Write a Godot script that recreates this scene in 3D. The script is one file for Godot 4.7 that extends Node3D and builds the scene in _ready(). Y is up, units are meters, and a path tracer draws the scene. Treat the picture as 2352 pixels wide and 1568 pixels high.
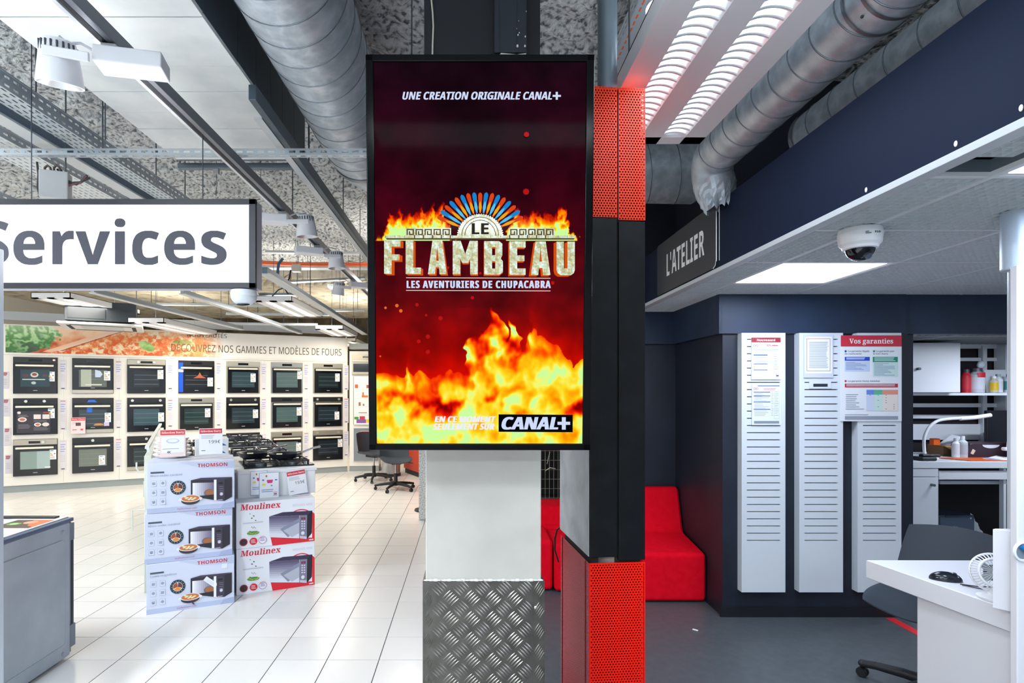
extends Node3D

const FOCAL := 1300.0   # focal length in pixels of the 2352 x 1568 frame
const EYE := 1.55
const LAMPS := 1.8   # strength of every fitting
var mats := {}
var names := {}

# ---------------------------------------------------------------- shapes
class Geo:
	static var glyphs := {}
	var v := PackedVector3Array()
	var n := PackedVector3Array()
	var u := PackedVector2Array()
	var k := PackedColorArray()
	var x := Transform3D.IDENTITY
	var col := Color.WHITE
	var tint := false
	var z := 0.0
	var uvs := 0.0
	func pt(p: Vector3, m: Vector3, t := Vector2.ZERO) -> void:
		v.append(x * p); n.append((x.basis * m).normalized()); u.append(t)
		if tint: k.append(col)
	func tri(a: Vector3, b: Vector3, c: Vector3, ua := Vector2.ZERO, ub := Vector2.ZERO, uc := Vector2.ZERO) -> void:
		var m := (b - a).cross(c - a)
		pt(a, m, ua); pt(c, m, uc); pt(b, m, ub)
	func quad(a: Vector3, b: Vector3, c: Vector3, d: Vector3) -> void:
		tri(a, b, c, Vector2(0, 1), Vector2(1, 1), Vector2(1, 0)); tri(a, c, d, Vector2(0, 1), Vector2(1, 0), Vector2(0, 0))
	func soft(a: Vector3, b: Vector3, c: Vector3, d: Vector3, na: Vector3, nb: Vector3, nc: Vector3, nd: Vector3) -> void:
		pt(a, na); pt(c, nc); pt(b, nb); pt(a, na); pt(d, nd); pt(c, nc)
	func at(p: Vector3, rot := Vector3.ZERO, s := Vector3.ONE) -> Geo:
		x = Transform3D(Basis.from_euler(rot) * Basis.from_scale(s), p); return self
	func box(c: Vector3, s: Vector3, b := 0.0) -> Geo:
		if b > 0.0: return rbox(c, s, b, 1)
		var h := s / 2.0
		for ax in 3:
			for sg in [-1.0, 1.0]:
				var e := Vector3.ZERO; e[ax] = sg * h[ax]
				var f := Vector3.ZERO; f[(ax + 1) % 3] = h[(ax + 1) % 3] * sg
				var g := Vector3.ZERO; g[(ax + 2) % 3] = h[(ax + 2) % 3]
				quad(c + e - f - g, c + e + f - g, c + e + f + g, c + e - f + g)
		return self
	func span(a: Vector3, b: Vector3, r := 0.0) -> Geo:   # box from corner to corner
		return box((a + b) / 2.0, (b - a).abs(), r)
	func rbox(c: Vector3, s: Vector3, r: float, seg := 3) -> Geo:
		var h := s / 2.0
		r = minf(r, minf(h.x, minf(h.y, h.z)))
		var inn := h - Vector3(r, r, r)
		var L := []
		for ax in 3:
			var a := []
			for i in seg + 1: a.append(-inn[ax] - r * tan(PI / 4 * (1.0 - float(i) / seg)))
			for i in seg + 1: a.append(inn[ax] + r * tan(PI / 4 * float(i) / seg))
			L.append(a)
		for ax in 3:
			for sg in [-1.0, 1.0]:
				var A = L[(ax + 1) % 3]; var B = L[(ax + 2) % 3]
				for i in A.size() - 1:
					for j in B.size() - 1:
						var P := []; var N := []
						for q in [[i, j], [i + 1, j], [i + 1, j + 1], [i, j + 1]]:
							var p := Vector3.ZERO
							p[ax] = sg * h[ax]; p[(ax + 1) % 3] = A[q[0]]; p[(ax + 2) % 3] = B[q[1]]
							var ip := p.clamp(-inn, inn)
							var dn := (p - ip).normalized()
							P.append(c + ip + dn * r); N.append(dn)
						if sg > 0: soft(P[0], P[1], P[2], P[3], N[0], N[1], N[2], N[3])
						else: soft(P[0], P[3], P[2], P[1], N[0], N[3], N[2], N[1])
		return self
	func cyl(a: Vector3, b: Vector3, ra: float, rb := -1.0, seg := 16, caps := true) -> Geo:
		if rb < 0: rb = ra
		var d := (b - a).normalized()
		var e := d.cross(Vector3.UP if absf(d.y) < 0.9 else Vector3.RIGHT).normalized()
		var f := d.cross(e)
		for i in seg:
			var t0 := TAU * i / seg; var t1 := TAU * (i + 1) / seg
			var o0 := e * cos(t0) + f * sin(t0); var o1 := e * cos(t1) + f * sin(t1)
			soft(a + o0 * ra, a + o1 * ra, b + o1 * rb, b + o0 * rb, o0, o1, o1, o0)
			if caps:
				tri(a, a + o1 * ra, a + o0 * ra); tri(b, b + o0 * rb, b + o1 * rb)
		return self
	func lathe(prof: Array, seg := 24, t0 := 0.0, t1 := TAU) -> Geo:   # Vector2(radius, height), from the bottom up
		for j in prof.size() - 1:
			var p: Vector2 = prof[j]; var q: Vector2 = prof[j + 1]
			var m := Vector2(q.y - p.y, p.x - q.x).normalized()
			for i in seg:
				var a := t0 + (t1 - t0) * i / seg; var b := t0 + (t1 - t0) * (i + 1) / seg
				var ca := Vector3(cos(a), 0, -sin(a)); var cb := Vector3(cos(b), 0, -sin(b)); var up := Vector3.UP
				soft(ca * p.x + up * p.y, cb * p.x + up * p.y, cb * q.x + up * q.y, ca * q.x + up * q.y, ca * m.x + up * m.y, cb * m.x + up * m.y, cb * m.x + up * m.y, ca * m.x + up * m.y)
		return self
	func tube(pts: Array, r: float, seg := 8) -> Geo:
		var rings := []; var e := Vector3.ZERO
		for i in pts.size():
			var d: Vector3 = (pts[mini(i + 1, pts.size() - 1)] - pts[maxi(i - 1, 0)]).normalized()
			if i == 0: e = d.cross(Vector3.UP if absf(d.y) < 0.9 else Vector3.RIGHT).normalized()
			else: e = (e - d * e.dot(d)).normalized()
			var f := d.cross(e); var ring := []
			for j in seg: ring.append(e * cos(TAU * j / seg) + f * sin(TAU * j / seg))
			rings.append(ring)
		for i in pts.size() - 1:
			for j in seg:
				var a: Vector3 = rings[i][j]; var b: Vector3 = rings[i][(j + 1) % seg]; var c: Vector3 = rings[i + 1][(j + 1) % seg]; var d: Vector3 = rings[i + 1][j]
				soft(pts[i] + a * r, pts[i] + b * r, pts[i + 1] + c * r, pts[i + 1] + d * r, a, b, c, d)
		var l := pts.size() - 1
		for j in range(1, seg - 1):
			tri(pts[0] + rings[0][0] * r, pts[0] + rings[0][j + 1] * r, pts[0] + rings[0][j] * r)
			tri(pts[l] + rings[l][0] * r, pts[l] + rings[l][j] * r, pts[l] + rings[l][j + 1] * r)
		return self
	func ell(c: Vector3, r: Vector3, seg := 20, rings := 10, a0 := -PI / 2, a1 := PI / 2) -> Geo:
		for i in rings:
			for j in seg:
				var P := []; var N := []
				for q in [[i, j], [i, j + 1], [i + 1, j + 1], [i + 1, j]]:
					var la: float = a0 + (a1 - a0) * q[0] / rings; var lo: float = TAU * q[1] / seg
					var d := Vector3(cos(la) * cos(lo), sin(la), -cos(la) * sin(lo))
					P.append(c + d * r); N.append((d / r).normalized())
				soft(P[0], P[1], P[2], P[3], N[0], N[1], N[2], N[3])
		return self
	func poly(p: PackedVector2Array, zz: float, up := 1.0) -> Geo:   # a flat face towards +z (or -z)
		var ix := Geometry2D.triangulate_polygon(p)
		for i in range(0, ix.size(), 3):
			var a := p[ix[i]]; var b := p[ix[i + 1]]; var c := p[ix[i + 2]]
			if ((b - a).cross(c - a) > 0) != (up > 0): var t := b; b = c; c = t
			tri(Vector3(a.x, a.y, zz), Vector3(b.x, b.y, zz), Vector3(c.x, c.y, zz), a * uvs, b * uvs, c * uvs)
		return self
	func prism(p: PackedVector2Array, z0: float, z1: float, bev := 0.0) -> Geo:   # extruded outline, edges chamfered
		if Geometry2D.is_polygon_clockwise(p) == false: pass
		else: p = p.duplicate(); p.reverse()
		var area := 0.0
		for i in p.size(): area += p[i].cross(p[(i + 1) % p.size()])
		if area < 0: p.reverse()
		var q := PackedVector2Array()
		for i in p.size():
			var d0 := (p[i] - p[i - 1]).normalized(); var d1 := (p[(i + 1) % p.size()] - p[i]).normalized()
			var m := (Vector2(-d0.y, d0.x) + Vector2(-d1.y, d1.x)).normalized()
			q.append(p[i] + m * bev / maxf(0.4, m.dot(Vector2(-d1.y, d1.x))))
		for i in p.size():
			var j := (i + 1) % p.size()
			quad(Vector3(p[i].x, p[i].y, z0 + bev), Vector3(p[j].x, p[j].y, z0 + bev), Vector3(p[j].x, p[j].y, z1 - bev), Vector3(p[i].x, p[i].y, z1 - bev))
			if bev > 0:
				quad(Vector3(p[i].x, p[i].y, z1 - bev), Vector3(p[j].x, p[j].y, z1 - bev), Vector3(q[j].x, q[j].y, z1), Vector3(q[i].x, q[i].y, z1))
				quad(Vector3(q[i].x, q[i].y, z0), Vector3(q[j].x, q[j].y, z0), Vector3(p[j].x, p[j].y, z0 + bev), Vector3(p[i].x, p[i].y, z0 + bev))
		poly(q, z1); poly(q, z0, -1.0)
		return self
	# a sheet in the xy plane, nx by ny cells of p by q with round holes (or slots when hh > 0), thickness th
	func sheet(o: Vector3, nx: int, ny: int, p: float, q: float, hr: float, hh := 0.0, stagger := false, th := 0.0, seg := 8) -> Geo:
		for j in ny:
			var off := p / 2 if stagger and j % 2 == 1 else 0.0
			if stagger:
				var ex := o + Vector3(0 if off > 0 else nx * p, j * q, 0)
				quad(ex, ex + Vector3(p / 2, 0, 0), ex + Vector3(p / 2, q, 0), ex + Vector3(0, q, 0))
			for i in nx:
				var c := o + Vector3(off + (i + 0.5) * p, (j + 0.5) * q, 0)
				var out := []; var inn := []
				if hh > 0:
					for s in [Vector2(1, 1), Vector2(-1, 1), Vector2(-1, -1), Vector2(1, -1)]:
						out.append(c + Vector3(s.x * p / 2, s.y * q / 2, 0))
						inn.append(c + Vector3(s.x * hr, s.y * hh, 0))
				else:
					for a in seg:
						var t := TAU * a / seg; var d := Vector2(cos(t), sin(t))
						var e := d / maxf(absf(d.x), absf(d.y))
						out.append(c + Vector3(e.x * p / 2, e.y * q / 2, 0)); inn.append(c + Vector3(d.x * hr, d.y * hr, 0))
				var m := out.size(); var w := Vector3(0, 0, -th)
				for a in m:
					var b := (a + 1) % m
					quad(inn[a], out[a], out[b], inn[b])
					if th > 0: quad(inn[a] + w, inn[a], inn[b], inn[b] + w)
		return self
	# printing: flat coloured figures, each a hair above the last
	func ink(c: Color) -> Geo:
		tint = true; col = c.srgb_to_linear(); z += 0.00012; return self
	func rect(x0: float, y0: float, x1: float, y1: float) -> Geo:
		quad(Vector3(x0, y0, z), Vector3(x1, y0, z), Vector3(x1, y1, z), Vector3(x0, y1, z)); return self
	func fig(a: Array) -> Geo:
		var p := PackedVector2Array()
		for i in range(0, a.size(), 2): p.append(Vector2(a[i], a[i + 1]))
		return poly(p, z)
	func disc(cx: float, cy: float, rx: float, ry := -1.0, a0 := 0.0, a1 := TAU, seg := 20) -> Geo:
		if ry < 0: ry = rx
		for i in seg:
			var s := a0 + (a1 - a0) * i / seg; var t := a0 + (a1 - a0) * (i + 1) / seg
			tri(Vector3(cx, cy, z), Vector3(cx + rx * cos(s), cy + ry * sin(s), z), Vector3(cx + rx * cos(t), cy + ry * sin(t), z))
		return self
	func fade(x0: float, y0: float, x1: float, y1: float, c0: Color, c1: Color, across := true) -> Geo:   # printed blend
		tint = true; z += 0.00012
		for i in 12:
			var t := i / 12.0; var s := (i + 1) / 12.0; col = c0.lerp(c1, t).srgb_to_linear()
			if across: rect(lerpf(x0, x1, t), y0, lerpf(x0, x1, s), y1)
			else: rect(x0, lerpf(y0, y1, t), x1, lerpf(y0, y1, s))
		return self
	func lines(x0: float, x1: float, y: float, dy: float, cnt: int, h: float, rag := 0.2) -> Geo:   # body text too small to read
		for i in cnt:
			var e := x1 - (x1 - x0) * rag * fposmod(sin(i * 12.9898 + y * 78.2) * 43758.5, 1.0)
			rect(x0, y - i * dy - h, e, y - i * dy)
		return self
	# lettering fitted between x0 and x1 (x1 <= x0: natural width), base line y, capital height cap
	func txt(s: String, x0: float, x1: float, y: float, cap: float, font := "Droid Sans", bold := true, slant := 0.0, step := 1.0, depth := 0.0) -> Geo:
		var key := "%s|%s|%s|%s|%s" % [s, font, bold, step, depth / cap]
		if not glyphs.has(key):
			var sys := SystemFont.new(); sys.font_names = PackedStringArray([font.get_slice("+", 0)]); sys.font_weight = 700 if bold else 400
			var f: Font = sys
			if "+" in font: f = FontVariation.new(); f.base_font = sys; f.spacing_glyph = int(font.get_slice("+", 1))   # wider set
			var t := TextMesh.new(); t.font = f; t.text = s; t.font_size = 100; t.pixel_size = 0.01; t.depth = depth / cap * 0.714; t.curve_step = step
			glyphs[key] = [t.surface_get_arrays(0), t.get_aabb()]
		var a: Array = glyphs[key][0]; var bb: AABB = glyphs[key][1]
		var sy := cap / 0.714; var sx := (x1 - x0) / bb.size.x if x1 > x0 else sy
		var P: PackedVector3Array = a[Mesh.ARRAY_VERTEX]; var N: PackedVector3Array = a[Mesh.ARRAY_NORMAL]
		var ix: PackedInt32Array = a[Mesh.ARRAY_INDEX] if a[Mesh.ARRAY_INDEX] != null else PackedInt32Array(range(P.size()))
		for i in ix:
			var p := P[i]; var yy := (p.y + 0.345) * sy
			pt(Vector3(x0 + (p.x - bb.position.x) * sx + slant * yy, y + yy, z + (p.z + depth / cap * 0.357) * sy), N[i], Vector2(p.x, p.y))
		return self
	func mesh() -> ArrayMesh:
		var a := []; a.resize(Mesh.ARRAY_MAX)
		a[Mesh.ARRAY_VERTEX] = v; a[Mesh.ARRAY_NORMAL] = n; a[Mesh.ARRAY_TEX_UV] = u
		if tint: a[Mesh.ARRAY_COLOR] = k
		var m := ArrayMesh.new(); m.add_surface_from_arrays(Mesh.PRIMITIVE_TRIANGLES, a); return m

func geo() -> Geo:
	return Geo.new()

func ring(cx: float, cy: float, r: float, a0: float, a1: float, cnt: int, ry := -1.0) -> PackedVector2Array:
	var p := PackedVector2Array()
	for i in cnt + 1:
		var t := lerpf(a0, a1, float(i) / cnt); p.append(Vector2(cx + r * cos(t), cy + (ry if ry > 0 else r) * sin(t)))
	return p

func rounded(p: PackedVector2Array, r: float, cnt := 4) -> PackedVector2Array:
	var o := PackedVector2Array()
	for i in p.size():
		var a := p[i - 1]; var b := p[i]; var c := p[(i + 1) % p.size()]
		var rr := minf(r, minf((a - b).length(), (c - b).length()) * 0.45)
		var s := b + (a - b).normalized() * rr; var e := b + (c - b).normalized() * rr
		for j in cnt + 1:
			var t := float(j) / cnt; o.append(s.lerp(b, t).lerp(b.lerp(e, t), t))
	return o

func pv(a: Array) -> PackedVector2Array:
	var p := PackedVector2Array()
	for i in range(0, a.size(), 2): p.append(Vector2(a[i], a[i + 1]))
	return p

# ---------------------------------------------------------------- naming and parenting
func numbered(s: String) -> String:
	names[s] = names.get(s, -1) + 1
	return s if names[s] == 0 else "%s_%03d" % [s, names[s]]

func tag(o: Node, label: String, category := "", group := "", kind := "") -> Node:
	o.set_meta("label", label)
	if category: o.set_meta("category", category)
	if group: o.set_meta("group", group)
	if kind: o.set_meta("kind", kind)
	return o

func thing(called: String, label: String, category: String, at := Vector3.ZERO, yaw := 0.0, group := "") -> Node3D:
	var o := Node3D.new(); o.name = numbered(called); add_child(o)
	o.position = at; o.rotation.y = yaw
	tag(o, label, category, group); return o

func put(called: String, g, m: Material, parent: Node = null, at := Vector3.ZERO, rot := Vector3.ZERO, label := "") -> MeshInstance3D:
	var o := MeshInstance3D.new(); o.mesh = g.mesh() if g is Geo else g
	o.material_override = null
	for i in o.mesh.get_surface_count(): o.set_surface_override_material(i, m)
	o.position = at; o.rotation = rot
	if parent == null: o.name = numbered(called); add_child(o)
	else: o.name = called; parent.add_child(o, true)
	if label: o.set_meta("label", label)
	return o

func solo(called: String, g, m: Material, label: String, category: String, at := Vector3.ZERO, rot := Vector3.ZERO, group := "") -> MeshInstance3D:
	return tag(put(called, g, m, null, at, rot), label, category, group)

func struct(called: String, g, m: Material, at := Vector3.ZERO, rot := Vector3.ZERO) -> MeshInstance3D:
	var o := put(called, g, m, null, at, rot); o.set_meta("kind", "structure"); return o

func copy(o: Node3D, called: String, label: String, at: Vector3, yaw := 0.0) -> Node3D:
	var c: Node3D = o.duplicate(); c.name = numbered(called); add_child(c); c.position = at; c.rotation.y = yaw
	c.set_meta("label", label); return c

# ---------------------------------------------------------------- materials
func mt(hex: String, rough := 0.6, metal := 0.0) -> StandardMaterial3D:
	var key := "%s %s %s" % [hex, rough, metal]
	if not mats.has(key):
		var m := StandardMaterial3D.new(); m.albedo_color = Color(hex); m.roughness = rough; m.metallic = metal; m.resource_name = key; mats[key] = m
	return mats[key]

func glow(hex: String, e: float) -> StandardMaterial3D:
	var key := "glow %s %s" % [hex, e]
	if not mats.has(key):
		var m := StandardMaterial3D.new(); m.albedo_color = Color("f0f0f0"); m.emission_enabled = true; m.emission = Color(hex); m.emission_energy_multiplier = e; m.resource_name = key; mats[key] = m
	return mats[key]

func printed(rough := 0.5) -> StandardMaterial3D:
	var key := "printed %s" % rough
	if not mats.has(key):
		var m := StandardMaterial3D.new(); m.vertex_color_use_as_albedo = true; m.roughness = rough; m.resource_name = key; mats[key] = m
	return mats[key]

func noisy(key: String, ramp: Array, freq: float, scale: float, rough := 0.7, metal := 0.0, relief := 0.0, kind := FastNoiseLite.TYPE_SIMPLEX_SMOOTH, size := 512, octaves := 5) -> StandardMaterial3D:
	if mats.has(key): return mats[key]
	var nz := FastNoiseLite.new(); nz.seed = key.hash() % 1000; nz.noise_type = kind; nz.frequency = freq; nz.fractal_octaves = octaves
	var g := Gradient.new(); g.offsets = PackedFloat32Array(); g.colors = PackedColorArray()
	var offs := PackedFloat32Array(); var cols := PackedColorArray()
	for i in range(0, ramp.size(), 2): offs.append(ramp[i]); cols.append(Color(ramp[i + 1]))
	g.offsets = offs; g.colors = cols
	var t := NoiseTexture2D.new(); t.width = size; t.height = size; t.seamless = true; t.noise = nz; t.color_ramp = g
	var m := StandardMaterial3D.new(); m.albedo_texture = t; m.roughness = rough; m.metallic = metal
	m.uv1_triplanar = true; m.uv1_world_triplanar = true; m.uv1_scale = Vector3.ONE * scale
	if relief > 0.0:
		var h := NoiseTexture2D.new(); h.width = size; h.height = size; h.seamless = true; h.noise = nz
		m.heightmap_enabled = true; m.heightmap_texture = h; m.heightmap_scale = relief
	m.resource_name = key; mats[key] = m; return m

func picture(key: String, im: Image, rough := 0.5, emit := 0.0) -> StandardMaterial3D:
	var m := StandardMaterial3D.new(); var t := ImageTexture.create_from_image(im); m.resource_name = key; m.roughness = rough; m.texture_repeat = false
	if emit > 0: m.albedo_color = Color.BLACK; m.emission_enabled = true; m.emission_texture = t; m.emission_energy_multiplier = emit
	else: m.albedo_texture = t
	return m

# the point seen at pixel (x, y) of the photograph at a distance of d metres
func P(px: float, py: float, d: float) -> Vector3:
	return Vector3((px - 1075.0) * d / FOCAL, EYE - (py - 897.0) * d / FOCAL, -d)

func V(x: float, y: float, d: float) -> Vector3:
	return Vector3(x, y, -d)

func area(parent: Node3D, at: Vector3, size: Vector2, hex: String, e: float, rot := Vector3(-PI / 2, 0, 0)) -> void:
	var l := AreaLight3D.new(); l.name = "lamp_light"; l.area_size = size; l.light_color = Color(hex); l.light_energy = e * LAMPS
	l.area_range = 30.0; l.area_attenuation = 2.0; l.shadow_enabled = true; l.position = at; l.rotation = rot
	parent.add_child(l, true)

# ---------------------------------------------------------------- the place
func _ready() -> void:
	var cam := Camera3D.new(); cam.name = "camera"; add_child(cam)
	cam.projection = Camera3D.PROJECTION_FRUSTUM; cam.near = 0.1; cam.far = 60.0
	cam.size = 2.0 * 0.1 * 784.0 / FOCAL
	cam.frustum_offset = Vector2(0.1 * 101.0 / FOCAL, 0.1 * 113.0 / FOCAL)
	cam.position = Vector3(0, EYE, 0); cam.current = true
	var we := WorldEnvironment.new(); we.name = "environment"; var env := Environment.new()
	env.background_mode = Environment.BG_COLOR; env.background_color = Color("20242a")
	env.tonemap_mode = Environment.TONE_MAPPER_LINEAR; env.tonemap_exposure = 1.0
	env.sdfgi_enabled = true; env.ssao_enabled = true; env.ssil_enabled = true
	we.environment = env; add_child(we)
	fittings()
	room()
	workshop_ceiling()
	workshop_wall()
	ducts()
	trays()
	tracks()
	column_and_totem()
	television()
	sign_box()
	oven_wall()
	island()
	boxes()
	appliance()
	seats_and_far_things()
	niche()
	desk()

# louvred strip luminaire hung along its length (z); at = centre of its underside
func luminaire(at: Vector3, w: float, l: float, label: String, near: bool, e: float, hex: String, yaw := 0.0) -> void:
	var t := thing("ceiling_light", label, "ceiling light", at, yaw, "louvred ceiling lights")
	var white := mt("eceef2", 0.45)
	var slot := w * 0.215; var m := w * 0.19; var h := 0.075
	var g := geo(); var xs := [-w / 2, -w / 2 + m, -w / 2 + m + slot, w / 2 - m - slot, w / 2 - m, w / 2]
	for i in [0, 2, 4]: g.span(Vector3(xs[i], 0, -l / 2), Vector3(xs[i + 1], 0.012, l / 2))
	for s in [-1, 1]:
		g.span(Vector3(-w / 2, 0, s * l / 2), Vector3(w / 2, 0.012, s * (l / 2 - 0.07)))
		g.span(Vector3(s * w / 2, 0.012, -l / 2), Vector3(s * (w / 2 - 0.008), h, l / 2))
		g.span(Vector3(-w / 2, 0.012, s * l / 2), Vector3(w / 2, h, s * (l / 2 - 0.008)))
	g.span(Vector3(-w / 2, h - 0.006, -l / 2), Vector3(w / 2, h, l / 2))
	put("housing", g, white, t)
	for i in [1, 3]:
		var x0: float = xs[i]; var x1: float = xs[i + 1]; var cx := (x0 + x1) / 2
		put("tube", geo().cyl(Vector3(cx, 0.052, -l / 2 + 0.08), Vector3(cx, 0.052, l / 2 - 0.08), 0.011, -1, 10), glow(hex, 7.0), t)
		var r := geo()
		for s in [-1, 1]:
			var a: float = cx + s * slot / 2; var b: float = cx + s * slot * 0.2
			r.quad(Vector3(a, 0.0, -l / 2 + 0.07), Vector3(a, 0.0, l / 2 - 0.07), Vector3(b, 0.066, l / 2 - 0.07), Vector3(b, 0.066, -l / 2 + 0.07))
		r.quad(Vector3(x0, 0.067, -l / 2), Vector3(x0, 0.067, l / 2), Vector3(x1, 0.067, l / 2), Vector3(x1, 0.067, -l / 2))
		put("reflector", r, mt("f4f6f8", 0.3, 0.55), t)
		var pitch := 0.044 if near else 0.09
		var cnt := int((l - 0.14) / pitch)
		# a louvre blade: a curved strip, deeper at its ends, open at the top edge
		var b := geo(); var up := PackedVector2Array()
		for k in 9:
			var q := k / 8.0 * 2 - 1; up.append(Vector2(q * slot / 2, 0.002 + 0.012 * (1 - q * q)))
		var bp := up.duplicate(); bp.append(Vector2(slot / 2, 0.034)); bp.append(Vector2(-slot / 2, 0.034))
		b.prism(bp, -0.007, 0.007, 0.003)
		var bm := b.mesh()
		if near:
			for k in cnt: put("louvre_blade", bm, mt("f6f7fa", 0.35, 0.3), t, Vector3(cx, 0, -l / 2 + 0.085 + k * pitch))
		else:
			var all := geo()
			for k in cnt: all.span(Vector3(x0, 0.002, -l / 2 + 0.08 + k * pitch), Vector3(x1, 0.03, -l / 2 + 0.088 + k * pitch))
			put("louvre", all, mt("f6f7fa", 0.35, 0.3), t).set_meta("kind", "stuff")
	for s in [-1, 1]: put("suspension_wire", geo().cyl(Vector3(0, h, s * l * 0.35), Vector3(0, 3.66 - at.y, s * l * 0.35), 0.003, -1, 6), mt("8a8e94", 0.4, 0.8), t)
	area(t, Vector3(0, -0.012, 0), Vector2(w * 0.8, l * 0.9), hex, e)
	# an open top lets part of the light up to the ceiling
	put("upper_diffuser", geo().span(Vector3(-w * 0.3, h, -l * 0.42), Vector3(w * 0.3, h + 0.004, l * 0.42)), glow(hex, 0.9), t)
	area(t, Vector3(0, h + 0.015, 0), Vector2(w * 0.6, l * 0.84), hex, e * 0.4, Vector3(PI / 2, 0, 0))

func fittings() -> void:
	luminaire(V(0.83, 2.70, 1.89), 0.5, 1.5, "large white louvred ceiling light with two slots beside the round duct", true, 0.9, "e4f0fa")
	luminaire(V(-5.2, 2.70, 7.8), 0.49, 1.5, "louvred ceiling light seen under the lit sign, left of the grey air unit", false, 2.2, "fff4e4")
	luminaire(V(-4.47, 2.49, 8.68), 0.5, 1.66, "louvred ceiling light just in front of the food picture banner", false, 1.5, "fff2dc")
	luminaire(V(-2.6, 2.74, 8.35), 0.5, 1.6, "louvred ceiling light right of the white dome under the sign", false, 2.2, "fff6e8")
	luminaire(V(-2.27, 2.55, 9.85), 0.46, 1.2, "farthest louvred ceiling light above the right end of the oven wall", false, 1.0, "fff2dc")
	# the same fittings go on over the parts of the shop behind and beside the camera
	for q in [[0.1, -0.35, "e4f0fa", 2.0, PI / 2, "just behind the camera, set crosswise"], [-2.3, -0.2, "e6f1fa", 6.0, 0.0, "left of the camera"], [2.7, -2.9, "e2effa", 3.4, 0.0, "behind the camera on the workshop side"], [-3.6, 2.1, "eef4fa", 6.5, 0.0, "over the left aisle by the cooker"], [-6.2, 4.6, "fff6e8", 2.8, 0.0, "over the far left aisle"], [-2.4, -3.2, "e6f1fa", 6.5, 0.0, "well behind the camera on the left"], [0.1, -3.4, "e6f1fa", 4.0, PI / 2, "well behind the camera, set crosswise"], [-0.75, 7.6, "fff4e6", 3.0, 0.0, "hidden behind the tall screen"], [-5.6, 0.8, "f6f4ff", 3.0, 0.0, "beyond the left edge of the picture"], [-7.9, 6.6, "fff4e2", 2.2, 0.0, "at the far left before the oven wall"], [-2.6, 12.6, "fff2dc", 4.0, 0.0, "behind the right part of the oven wall"], [-6.2, 11.8, "fff2dc", 3.0, 0.0, "behind the left part of the oven wall"]]:
		luminaire(V(q[0], 2.95 if q[1] < 10 else 2.58, q[1]), 0.5, 1.5, "louvred ceiling light outside the view, " + q[5], false, q[3], q[2], q[4])

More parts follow.
